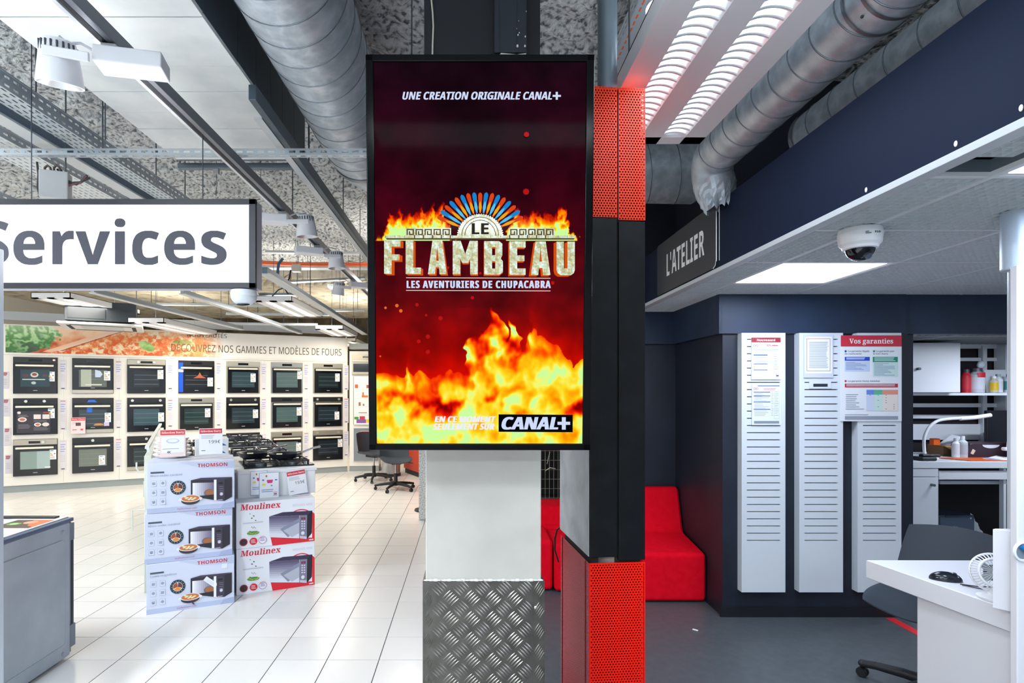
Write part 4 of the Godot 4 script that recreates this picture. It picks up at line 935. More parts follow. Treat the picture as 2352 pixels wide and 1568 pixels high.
# flame picture of the screen, in photograph pixels; text and figures are laid on as separate lettering
func flames() -> Image:
	var sc := 1.4; var W := int(483 * sc); var H := int(875 * sc)
	var im := Image.create(W, H, false, Image.FORMAT_RGB8)
	var a := FastNoiseLite.new(); a.seed = 21; a.frequency = 0.008; a.fractal_octaves = 3
	var b := FastNoiseLite.new(); b.seed = 4; b.frequency = 0.017; b.fractal_octaves = 3; b.fractal_gain = 0.5
	var c := FastNoiseLite.new(); c.seed = 8; c.frequency = 0.009; c.fractal_type = FastNoiseLite.FRACTAL_RIDGED; c.fractal_octaves = 2
	var prof := func(knots: Array) -> PackedFloat32Array:
		var o := PackedFloat32Array()
		for i in 600:
			var u := 830.0 + i; var k := 0
			while k < knots.size() - 4 and knots[k + 2] < u: k += 2
			var s := clampf((u - knots[k]) / (knots[k + 2] - knots[k]), 0, 1); s = s * s * (3 - 2 * s)
			o.append(lerpf(knots[k + 1], knots[k + 3], s))
		return o
	var base: PackedFloat32Array = prof.call([830, 846, 866, 848, 900, 850, 926, 870, 935, 838, 944, 866, 965, 852, 985, 872, 1010, 856, 1040, 850, 1085, 862, 1100, 815, 1120, 800, 1160, 812, 1185, 800, 1215, 775, 1222, 746, 1240, 770, 1280, 790, 1305, 812, 1320, 830, 1343, 828, 1400, 828])
	var plume: PackedFloat32Array = prof.call([830, 990, 1060, 920, 1072, 770, 1084, 752, 1100, 745, 1112, 715, 1136, 692, 1150, 716, 1160, 760, 1170, 725, 1184, 740, 1192, 800, 1204, 900, 1400, 980])
	var logo: PackedFloat32Array = prof.call([830, 560, 874, 538, 882, 520, 894, 480, 906, 492, 916, 472, 930, 490, 944, 478, 956, 484, 968, 466, 980, 478, 992, 462, 1002, 474, 1014, 458, 1022, 500, 1038, 540, 1050, 560, 1158, 560, 1170, 505, 1184, 468, 1196, 486, 1210, 492, 1224, 476, 1240, 480, 1256, 484, 1270, 492, 1284, 468, 1294, 462, 1304, 490, 1312, 520, 1326, 536, 1334, 560, 1400, 560])
	var ramp := [[0.0, Color(0.50, 0.0, 0.0)], [0.16, Color(0.88, 0.04, 0.0)], [0.34, Color(1.0, 0.30, 0.0)], [0.55, Color(1.0, 0.62, 0.0)], [0.74, Color(1.0, 0.84, 0.1)], [0.88, Color(0.98, 0.97, 0.42)], [1.0, Color(0.80, 1.0, 0.62)]]
	var lut := []
	for i in 257:
		var t := i / 256.0; var k := 0
		while k < ramp.size() - 2 and ramp[k + 1][0] < t: k += 1
		lut.append((ramp[k][1] as Color).lerp(ramp[k + 1][1], clampf((t - ramp[k][0]) / (ramp[k + 1][0] - ramp[k][0]), 0, 1)))
	for y in H:
		var v := 143.0 + y / sc
		for x in W:
			var u := 860.0 + x / sc
			var col: Color
			# backdrop
			if v < 440: col = Color(0.115, 0.035, 0.085).lerp(Color(0.22, 0.015, 0.075), clampf((v - 143) / 300.0, 0, 1))
			elif v < 660: col = Color(0.22, 0.015, 0.075).lerp(Color(0.36, 0.03, 0.06), (v - 440) / 220.0)
			else: col = Color(0.36, 0.03, 0.06).lerp(Color(0.62, 0.02, 0.01), minf(1, (v - 660) / 150.0))
			var e := absf(u - 1090) / 250.0
			if v < 700: col = col.lerp(Color(0.07, 0.02, 0.045), clampf(0.75 - e, 0, 0.6) * (1 - clampf((v - 330) / 300.0, 0, 0.8)))
			var na := a.get_noise_2d(u, v)
			col = col * (1.0 + 0.35 * na)
			if v > 660:
				var nb := b.get_noise_2d(u, v * 0.8)
				var wu := clampf(u + 16 * nb - 830, 0, 599); var wv := v + 22 * na + 12 * nb
				var t0 := wv - base[int(wu)]; var t1 := wv - plume[int(clampf(u + 26 * a.get_noise_2d(u * 0.9 + 300, v * 1.5) - 830, 0, 599))]
				var glowy := clampf(exp(minf(t0, 0) / 26.0), 0, 1)
				col = col.lerp(Color(0.88, 0.05, 0.0), glowy * 0.7)
				var fl := 0.0
				if t0 > 0: fl = clampf(0.3 + t0 / 70.0, 0, 0.72)
				if t1 > 0: fl = maxf(fl, clampf(t1 / 26.0, 0, 0.62) * (0.75 + 0.9 * nb) * clampf((940 - v) / 70.0, 0, 1))
				if fl > 0:
					var ri := c.get_noise_2d(u + 14 * nb, v * 0.75)
					var I := fl * (0.92 + 0.36 * ri + 0.5 * nb)
					if v > 874: I -= clampf(0.55 - absf(v - 925) / 90.0, 0, 0.5) * clampf(na * 2.2 + 0.15 - nb, 0, 1.2)
					I += clampf((v - 955) / 110.0, 0, 1) * 0.25 + clampf((u - 1210) / 110.0, 0, 1) * clampf(1 - absf(v - 850) / 45.0, 0, 1) * 0.4
					var f: Color = lut[int(clampf(I, 0, 1) * 256)]
					col = col.lerp(f, clampf(fl * 4.0, 0, 1))
			elif v > 440 and v < 545:
				var nb := b.get_noise_2d(u * 3.0, v * 1.9)
				var t2 := v - logo[int(clampf(u + 9 * nb + 5 * na - 830, 0, 599))] - 16 * nb
				if t2 > -5:
					var I := clampf((t2 + 5) / 34.0, 0, 1) * (0.72 + 0.75 * nb + 0.22 * c.get_noise_2d(u * 4.0, v * 2.4)) + clampf((v - 505) / 60.0, 0, 0.4)
					col = col.lerp(lut[int(clampf(I, 0, 1) * 256)], clampf((t2 + 5) / 9.0, 0, 1) * clampf((0.25 + I * 2), 0, 1))
			im.set_pixel(x, y, col)
	return im

func television() -> void:
	var t := thing("screen_display", "tall portrait advertising screen with a black frame, showing flames and film lettering", "screen", V(0.0345, 1.374, 1.68))
	t.rotation.x = 0.0527
	var W := 0.655; var H := 1.138
	var S := func(u: float, v: float) -> Vector2:   # picture pixel to the screen's own plane
		var d := 1.68 - 0.06 * (1033 - v) / 907.0
		return Vector2((u - 1075) * d / FOCAL - 0.0345, (EYE - (v - 897) * d / FOCAL - 1.374) / cos(0.0527))
	var p0: Vector2 = S.call(861, 1018); var p1: Vector2 = S.call(1343, 143); p0.x = -0.3045; p1.x = 0.304
	var bz := mt("08090b", 0.14); bz.metallic_specular = 0.25; var hw := W / 2
	put("cabinet", geo().rbox(Vector3(0, H / 2, -0.032), Vector3(W, H, 0.05), 0.006, 2), mt("0b0c0e", 0.4), t)
	put("bezel", geo().span(Vector3(-hw, 0, -0.01), Vector3(p0.x, H, 0.006), 0.003).span(Vector3(p1.x, 0, -0.01), Vector3(hw, H, 0.006), 0.003).span(Vector3(-hw, 0, -0.01), Vector3(hw, p0.y, 0.006), 0.003).span(Vector3(-hw, p1.y, -0.01), Vector3(hw, H, 0.006), 0.003), bz, t)
	var g := geo(); g.quad(Vector3(p0.x, p0.y, 0), Vector3(p1.x, p0.y, 0), Vector3(p1.x, p1.y, 0), Vector3(p0.x, p1.y, 0))
	g.span(Vector3(p0.x, p0.y, -0.008), Vector3(p1.x, p1.y, -0.002))
	var m := picture("screen_flames", flames(), 0.07, 1.0); m.metallic_specular = 0.06
	put("display_panel", g, m, t)
	put("wall_mount", geo().span(Vector3(-0.15, 0.25, -0.09), Vector3(0.15, 0.85, -0.055)), mt("0d0e10", 0.5), t)
	put("mount_arm", geo().span(Vector3(-0.12, 0.5, -0.19), Vector3(-0.08, 0.8, -0.08)).span(Vector3(0.08, 0.5, -0.19), Vector3(0.12, 0.8, -0.08)), mt("0d0e10", 0.5), t)
	put("side_label", geo().span(Vector3(-hw - 0.0006, 0.035, -0.012), Vector3(-hw, 0.06, 0.0)), mt("a8602a", 0.5), t)
	var X := func(u, v): return S.call(u, v).x
	var Y := func(v): return S.call(1100, v).y
	var Z := [0.0006]
	var T := func(called: String, mat: Material, list: Array, font := "Droid Sans", slant := 0.0, fat := 0.0):   # [text, u0, u1, v base, v cap]
		var q := geo()
		for s in list:
			for o in ([0.0] if fat == 0 else [-fat, 0.0, fat]):
				q.z = Z[0]; var y: float = Y.call(s[3]); var cap: float = Y.call(s[4]) - y
				q.txt(s[0], X.call(s[1] + o, s[3]) - slant * cap * 0.0, X.call(s[2] + o, s[3]) - slant * cap, y, cap, font, true, slant, 0.6); Z[0] += 0.00004
		put(called, q, mat, t); Z[0] += 0.0002
	var white := emitting("d6e2ff", 0.95); var pure := emitting("f6f4ff", 0.95)
	# logo: bar, key pattern, disc, feathers
	var F := func(list: Array) -> PackedVector2Array:
		var p := PackedVector2Array()
		for i in range(0, list.size(), 2): p.append(S.call(list[i], list[i + 1]))
		return p
	var fe_b := geo(); var fe_o := geo(); var fe_y := geo(); var fe_p := geo()
	for i in 17:
		var an := deg_to_rad(156.5 - i * 133.0 / 16.0); var dr := Vector2(cos(an), -sin(an)); var nr := Vector2(-dr.y, dr.x)
		var r1 := 99.0 + 10.0 * absf(cos(an)); var c := Vector2(1103, 541); var pts := []; var tip := []
		for k in 19:
			var s := k / 18.0; var w := lerpf(2.0, 5.6, s) * sqrt(clampf(1.0 - pow(maxf(0, s - 0.78) / 0.22, 2), 0, 1))
			var q := c + dr * lerpf(52, r1, s) + nr * w; pts.append_array([q.x, q.y])
		for k in 19:
			var s := 1 - k / 18.0; var w := lerpf(2.0, 5.6, s) * sqrt(clampf(1.0 - pow(maxf(0, s - 0.78) / 0.22, 2), 0, 1))
			var q := c + dr * lerpf(52, r1, s) - nr * w; pts.append_array([q.x, q.y])
		var inner := []
		for k in 7:
			var s := k / 6.0; var w := 3.6 * sin(PI * s) ; var q := c + dr * lerpf(52, r1 - 20, s) + nr * w; inner.append_array([q.x, q.y])
		for k in range(1, 6):
			var s := 1 - k / 6.0; var w := 3.6 * sin(PI * s); var q := c + dr * lerpf(52, r1 - 20, s) - nr * w; inner.append_array([q.x, q.y])
		(fe_o if i % 2 == 0 else fe_b).poly(F.call(pts), Z[0]); (fe_y if i % 2 == 0 else fe_p).poly(F.call(inner), Z[0] + 0.0001)
	put("feather_figures", fe_b, emitting("1c86d2", 0.95), t); put("feather_figures", fe_o, emitting("e04818", 0.95), t)
	put("feather_figures", fe_p, emitting("5cc4f4", 0.95), t); put("feather_figures", fe_y, emitting("f6a81c", 0.95), t); Z[0] += 0.0003
	var stone := stone_light()
	var disc := geo(); disc.uvs = 14.0; var dark := geo()
	var pts := []
	for i in 61:
		var an := PI * i / 60.0; var r := 51.0 + (3.0 if i % 2 else 0.0); pts.append_array([1103 + r * cos(an), 542 - r * sin(an) * 0.96])
	disc.poly(F.call(pts), Z[0])
	for rr in [[43.0, 41.5], [36.0, 34.5]]:
		for i in 30:
			var a0 := PI * i / 30; var a1 := PI * (i + 1) / 30
			dark.poly(F.call([1103 + rr[0] * cos(a0), 541 - rr[0] * sin(a0), 1103 + rr[0] * cos(a1), 541 - rr[0] * sin(a1), 1103 + rr[1] * cos(a1), 541 - rr[1] * sin(a1), 1103 + rr[1] * cos(a0), 541 - rr[1] * sin(a0)]), Z[0] + 0.0001)
	disc.poly(F.call([884, 541, 1322, 541, 1322, 547, 884, 547]), Z[0])
	dark.poly(F.call([886, 547, 1320, 547, 1318, 550.5, 889, 550.5]), Z[0] + 0.0001)
	for s in [932, 1170]:
		var e := 1.0 if s < 1000 else -1.0; var o: float = s if s < 1000 else s + 103
		disc.poly(F.call([s, 523.5, s + 104, 523.5, s + 104, 542, s, 542]), Z[0] + 0.0001)
		for i in 5:
			var u: float = o + e * (2 + i * 20.6)
			for q in [[0, 526, 17, 528.6], [0, 526, 2.8, 540], [14, 526, 16.8, 540], [5.5, 537.4, 16.8, 540], [5.5, 531, 8.3, 540], [16.8, 539.8, 19.4, 547]]: dark.poly(F.call([u + e * q[0], q[1], u + e * q[2], q[1], u + e * q[2], q[3], u + e * q[0], q[3]]), Z[0] + 0.0003)
	for i in 20: dark.poly(F.call([885 + i * 22.0, 541.2, 885.8 + i * 22.0, 541.2, 885.8 + i * 22.0, 546, 885 + i * 22.0, 546]), Z[0] + 0.0003)
	put("stone_figures", disc, stone, t); put("stone_shading", dark, emitting("5a4a34", 0.9), t); Z[0] += 0.0005
	T.call("title_lettering", emitting("2a2622", 0.9), [["LE", 1084, 1122, 538, 513]], "Droid Sans", 0.0, 0.6)
	# title: stone letters with a flame-lit flank, drawn as figures
	var gl := {"F": [[0, 0, .46, 0, .46, 1, 0, 1], [0, 0, 1, 0, 1, .19, 0, .19], [0, .42, .94, .42, .94, .6, 0, .6]], "L": [[0, 0, .5, 0, .5, 1, 0, 1], [0, .81, 1, .81, 1, 1, 0, 1]], "A": [[.24, 0, .52, 0, .38, 1, 0, 1], [.48, 0, .76, 0, 1, 1, .62, 1], [.25, .6, .75, .6, .75, .79, .25, .79]], "M": [[0, 0, .3, 0, .3, 1, 0, 1], [.7, 0, 1, 0, 1, 1, .7, 1], [0, 0, .32, 0, .62, .66, .38, .66], [.68, 0, 1, 0, .62, .66, .38, .66]],
		"B": [[0, 0, .42, 0, .42, 1, 0, 1], [0, 0, .8, 0, .97, .08, .97, .18, 0, .18], [0, .42, .9, .42, .9, .6, 0, .6], [0, .82, .97, .82, .97, .93, .82, 1, 0, 1], [.6, .1, .97, .08, .97, .42, .88, .52, .6, .5], [.6, .5, .88, .52, 1, .6, 1, .93, .6, .9]], "E": [[0, 0, .48, 0, .48, 1, 0, 1], [0, 0, 1, 0, 1, .19, 0, .19], [0, .42, .93, .42, .93, .59, 0, .59], [0, .81, 1, .81, 1, 1, 0, 1]], "U": [[0, 0, .4, 0, .4, .8, .5, .84, .4, 1, .22, 1, .06, .94, 0, .84], [.6, 0, 1, 0, 1, .84, .94, .94, .78, 1, .6, 1, .5, .84, .6, .8], [.3, .8, .7, .8, .7, 1, .3, 1]]}
	var L := [["F", 882.5, 920], ["L", 932, 967], ["A", 983, 1026], ["M", 1040, 1097], ["B", 1112, 1155], ["E", 1170, 1207], ["A", 1219, 1264], ["U", 1278, 1320]]
	for q in L:
		var o: float = (1101 - (q[1] + q[2]) / 2.0) * 0.034; var fl := geo(); var fc := geo(); fc.uvs = 14.0
		var top: float = 552.0 + (q[1] - 882) * 0.008; var bot: float = top + 77.0
		for k in 5:
			for pl in gl[q[0]]:
				var a := []
				for m2 in range(0, pl.size(), 2): a.append(lerpf(q[1], q[2], pl[m2]) + o * (4 - k) / 4.0); a.append(lerpf(top, bot, pl[m2 + 1]) + 3.4 * (4 - k) / 4.0)
				if k < 4: fl.poly(F.call(a), Z[0] + k * 0.00002)
				else: fc.poly(F.call(a), Z[0] + 0.0002)
		put("title_flank", fl, emitting("d8520e", 0.95), t); put("title_letter", fc, stone, t)
	Z[0] += 0.0004
	var rl := geo()
	for v in [638, 667]: rl.poly(F.call([933, v - 0.9, 1264, v + 0.3, 1264, v + 2.0, 933, v + 0.8]), Z[0])
	put("rule_lines", rl, emitting("e8d8d0", 0.95), t)
	T.call("subtitle_lettering", white, [["LES AVENTURIERS DE CHUPACABRA", 935, 1264, 661.5, 645]], "Droid Sans+9", 0.0, 0.8)
	T.call("headline_lettering", white, [["UNE CREATION ORIGINALE CANAL", 924, 1270, 229.5, 212]], "Droid Sans", 0.2, 0.5)
	var plus := geo()
	plus.z = Z[0]
	for q in [[1269, 219, 1288, 223.5], [1276, 212, 1281, 230]]: plus.poly(F.call([q[0], q[1], q[2], q[1], q[2], q[3], q[0], q[3]]), Z[0])
	put("headline_lettering", plus, white, t)
	T.call("footer_lettering", pure, [["EN CE MOMENT", 999, 1138, 969, 955.5], ["SEULEMENT SUR", 995, 1137, 986, 972]], "Droid Sans", 0.2, 0.9)
	var bx := geo(); bx.poly(F.call([1145, 951, 1315, 952, 1315, 992, 1145, 991]), Z[0])
	put("logo_box", bx, emitting("05060a", 0.9), t); Z[0] += 0.0002
	T.call("logo_lettering", white, [["CANAL", 1151, 1285, 985.5, 957.5]], "Droid Sans", 0.2, 1.6)
	plus = geo()
	for q in [[1280, 968, 1309, 975], [1290, 957.5, 1299, 986]]: plus.poly(F.call([q[0], q[1], q[2], q[1], q[2], q[3], q[0], q[3]]), Z[0])
	put("logo_lettering", plus, white, t)
	for q in [[1209, 310, 6], [1208, 441, 7], [1085, 684, 4], [1269, 650, 4], [912, 702, 4], [921, 714, 4], [979, 724, 3], [1012, 731, 5], [983, 773, 5], [962, 784, 4.5], [983, 808, 5], [958, 700, 4], [886, 707, 3], [1103, 628, 3], [1029, 615, 3], [874, 818, 2]]:
		var pt2 := []
		for k in 14: pt2.append_array([q[0] + q[2] * cos(TAU * k / 14), q[1] + q[2] * sin(TAU * k / 14)])
		put("spark_figure", geo().poly(F.call(pt2), Z[0]), emitting("f07030", 0.9) if q[1] > 690 and q[0] < 925 else emitting("c81818", 0.8), t)
	

func emitting(hex: String, e: float) -> StandardMaterial3D:
	var key := "screen %s %s" % [hex, e]
	if not mats.has(key):
		var m := StandardMaterial3D.new(); m.albedo_color = Color.BLACK; m.roughness = 0.1; m.emission_enabled = true; m.emission = Color(hex); m.emission_energy_multiplier = e; m.metallic_specular = 0.06; m.resource_name = key; mats[key] = m
	return mats[key]

func stone_light() -> StandardMaterial3D:
	if mats.has("stone_light"): return mats["stone_light"]
	var im := Image.create(128, 128, false, Image.FORMAT_RGB8); var n := FastNoiseLite.new(); n.seed = 31; n.frequency = 0.06; n.fractal_octaves = 4
	var n2 := FastNoiseLite.new(); n2.seed = 32; n2.frequency = 0.02
	for y in 128:
		for x in 128:
			var s := n.get_noise_2d(x, y) * 0.9; var c := Color(0.84, 0.92, 0.86).lerp(Color(0.72, 0.70, 0.50), clampf(0.5 + 1.2 * n2.get_noise_2d(x, y), 0, 1))
			c = c * (1.05 + 0.26 * s); im.set_pixel(x, y, Color(c.r, c.g, c.b))
	var m := picture("stone_light", im, 0.1, 0.95); m.texture_repeat = true; m.uv1_scale = Vector3.ONE; mats["stone_light"] = m
	return m

const WALL := Vector3(-7.01, 0, -8.55)   # left foot of the oven wall
const WALL_YAW := 0.452

func food_banner() -> Image:
	var W := 700; var H := 100; var im := Image.create(W, H, false, Image.FORMAT_RGB8)
	var n := FastNoiseLite.new(); n.seed = 2; n.frequency = 0.02; n.fractal_octaves = 3
	var c := FastNoiseLite.new(); c.seed = 6; c.noise_type = FastNoiseLite.TYPE_CELLULAR; c.frequency = 0.07; c.cellular_return_type = FastNoiseLite.RETURN_CELL_VALUE
	var e := FastNoiseLite.new(); e.seed = 7; e.noise_type = FastNoiseLite.TYPE_CELLULAR; e.frequency = 0.07; e.cellular_return_type = FastNoiseLite.RETURN_DISTANCE2_DIV
	for y in H:
		for x in W:
			var u := x / float(H); var v := y / float(H); var a := n.get_noise_2d(x, y); var k := c.get_noise_2d(x, y); var d := e.get_noise_2d(x, y)
			var col: Color
			# basil, carrot, wooden spoon, minced sauce with pasta, box edge, fading into white
			var pasta := Color("f08a4a").lerp(Color("fbe6c0"), clampf(0.5 + k * 0.8 + a, 0, 1)).lerp(Color("d8501c"), clampf(0.35 - k, 0, 0.75) * (0.4 + 0.8 * v)); pasta = pasta.lerp(Color("9a3412"), clampf(0.2 + d, 0, 0.35))
			var leaf := Color("3f7a3a").lerp(Color("c8eab4"), clampf(0.45 + sin(u * 9.0 + v * 5.0 + a * 7.0) * 0.35 + (0.5 - v) * 0.6, 0, 1)).lerp(Color("2c3a3a"), clampf((v - 0.5) * 1.3 - absf(u - 0.9) * 0.5 + a, 0, 0.9))
			var carrot := Color("d8703a").lerp(Color("f4c8a4"), clampf(1.15 - v * 1.3 + a * 0.5, 0, 1)).lerp(Color("a03c1c"), clampf(v - 0.75 - a * 0.8, 0, 0.6) * 1.5)
			var edge := 1.15 + 0.5 * sin(v * 3.2 + 0.3) * 0.5 + 0.25 * a - clampf(v - 0.75, 0, 1) * 2.0
			col = leaf if u < edge else carrot
			var spoon := 3.3 - v * 2.15   # slanting handle
			if u > spoon - 0.3 and v < 0.95: col = Color("f0c4a8") if u < spoon - 0.02 else col
			if u > spoon and (v > 0.02): col = pasta
			if absf(u - spoon) < 0.06 and v < 0.9: col = Color("f2cfba")
			elif absf(u - spoon - 0.12) < 0.05 and v < 0.9: col = Color("8a3a20").lerp(pasta, 0.4)
			if Vector2((u - 4.0) * 0.9 - (v - 0.6) * 0.5, v - 0.62).length() < 0.2: col = Color("6aa04a").lerp(Color("b8dc94"), clampf(a + 0.5, 0, 1))
			if Vector2(u - 5.15, (v - 0.42) * 3.0).length() < 0.32: col = Color("8a8a3c").lerp(Color("c8c078"), clampf(a + 0.5, 0, 1))
			if u > 5.55 and u < 5.85: col = Color("f0a468").lerp(Color("e88a4a"), clampf(v + a, 0, 1))
			col = col.lerp(Color.WHITE, clampf(0.08 + (0.3 - v) * 0.6, 0.0, 0.35))
			col = col.lerp(Color("f7f6f3"), clampf((u - 5.75) / 0.8, 0, 1)); im.set_pixel(x, y, col)
	return im

func energy_label(g: Geo, x: float, y: float, w: float, h: float) -> void:
	g.ink(Color("f4f8fb")).rect(x, y, x + w, y + h); g.ink(Color("4a78c0")).rect(x + w * 0.12, y + h * 0.86, x + w * 0.6, y + h * 0.93)
	var cs := ["3aa050", "8cc040", "e8d030", "f0a030", "e05030"]
	for i in 5: g.ink(Color(cs[i])).rect(x + w * 0.12, y + h * (0.62 - i * 0.06), x + w * (0.3 + i * 0.06), y + h * (0.66 - i * 0.06))
	g.ink(Color("3a3a3a")).rect(x + w * 0.66, y + h * 0.56, x + w * 0.86, y + h * 0.64); g.ink(Color("9aa4ae")).lines(x + w * 0.12, x + w * 0.85, y + h * 0.28, h * 0.07, 3, h * 0.03)

# style: 0 panel colour, 1 frame colour, 2 knobs (0 none, 1 middle, 2 inside pair, 3 corner pair, 4 right), 3 glass tone, 4 steel foot trim, 5 handle colour, 6 label place
func oven(t: Node3D, panel: String, frame: String, knobs: int, glass: String, foot: bool, lab: Vector2) -> void:
	var w := 0.556; var h := 0.56; var ph := 0.085
	var F := func(hex: String): return mt(hex, 0.35, 0.6 if hex > "8" else 0.0)
	put("frame", geo().rbox(Vector3(0, h / 2, -0.02), Vector3(w, h, 0.06), 0.004, 1), F.call(frame), t)
	put("control_panel", geo().rbox(Vector3(0, h - ph / 2 - 0.004, 0.012), Vector3(w - 0.008, ph, 0.012), 0.003, 1), F.call(panel), t)
	var door := "14171c" if glass != "a4b0a4" else "202226"
	put("door", geo().rbox(Vector3(0, (h - ph) / 2 - 0.006 + (0.03 if foot else 0.0), 0.014), Vector3(w - (0.006 if frame < "8" else 0.05), h - ph - 0.022 - (0.06 if foot else 0.0), 0.022), 0.004, 1), mt(door, 0.12), t)
	var gm := mt(Color(glass).darkened(0.22).to_html(false), 0.07)
	put("door_glass", geo().span(Vector3(-w * 0.335, 0.105, 0.02), Vector3(w * 0.335, h - ph - 0.10, 0.0258)), gm, t)
	var rk := geo()
	for i in 3: rk.span(Vector3(-w * 0.31, 0.15 + i * 0.075, 0.0255), Vector3(w * 0.31, 0.154 + i * 0.075, 0.0263))
	put("shelf_rack", rk, mt("7c8c90", 0.3, 0.5), t)
	var hy := h - ph - 0.045
	var hm := mt("efe9d6", 0.3, 0.3)
	put("handle", geo().rbox(Vector3(0, hy, 0.058), Vector3(w * 0.86, 0.03, 0.018), 0.008, 2).span(Vector3(-w * 0.4, hy - 0.008, 0.02), Vector3(-w * 0.38, hy + 0.008, 0.056)).span(Vector3(w * 0.38, hy - 0.008, 0.02), Vector3(w * 0.4, hy + 0.008, 0.056)), hm, t)
	if foot: put("foot_trim", geo().rbox(Vector3(0, 0.032, 0.012), Vector3(w - 0.004, 0.056, 0.018), 0.003, 1), mt("b8b2a4", 0.35, 0.6), t)
	var ky := h - ph / 2 - 0.004
	var kx := [[], [0.0], [-0.115, 0.115], [-0.2, 0.2], [0.1]]
	for x in kx[knobs]: put("knob", geo().cyl(Vector3(x, ky, 0.016), Vector3(x, ky, 0.04), 0.024, 0.021, 20), mt("d4d2ca", 0.25, 0.7), t)
	if knobs == 2 or knobs == 4 or knobs == 0: put("display", geo().span(Vector3(-0.085, ky - 0.018, 0.017), Vector3(0.085 if knobs != 4 else 0.06, ky + 0.018, 0.0192)), mt("0d0f12", 0.1), t)
	var g := geo(); g.z = 0.0266
	energy_label(g, lab.x, lab.y, 0.085, 0.15)
	put("energy_label", g, printed(0.4), t)
	g = geo(); g.z = 0.0262; g.ink(Color("b4b8bc")).rect(-0.028, 0.045 if not foot else 0.085, 0.028, 0.053 if not foot else 0.093)
	put("badge", g, printed(0.4), t)

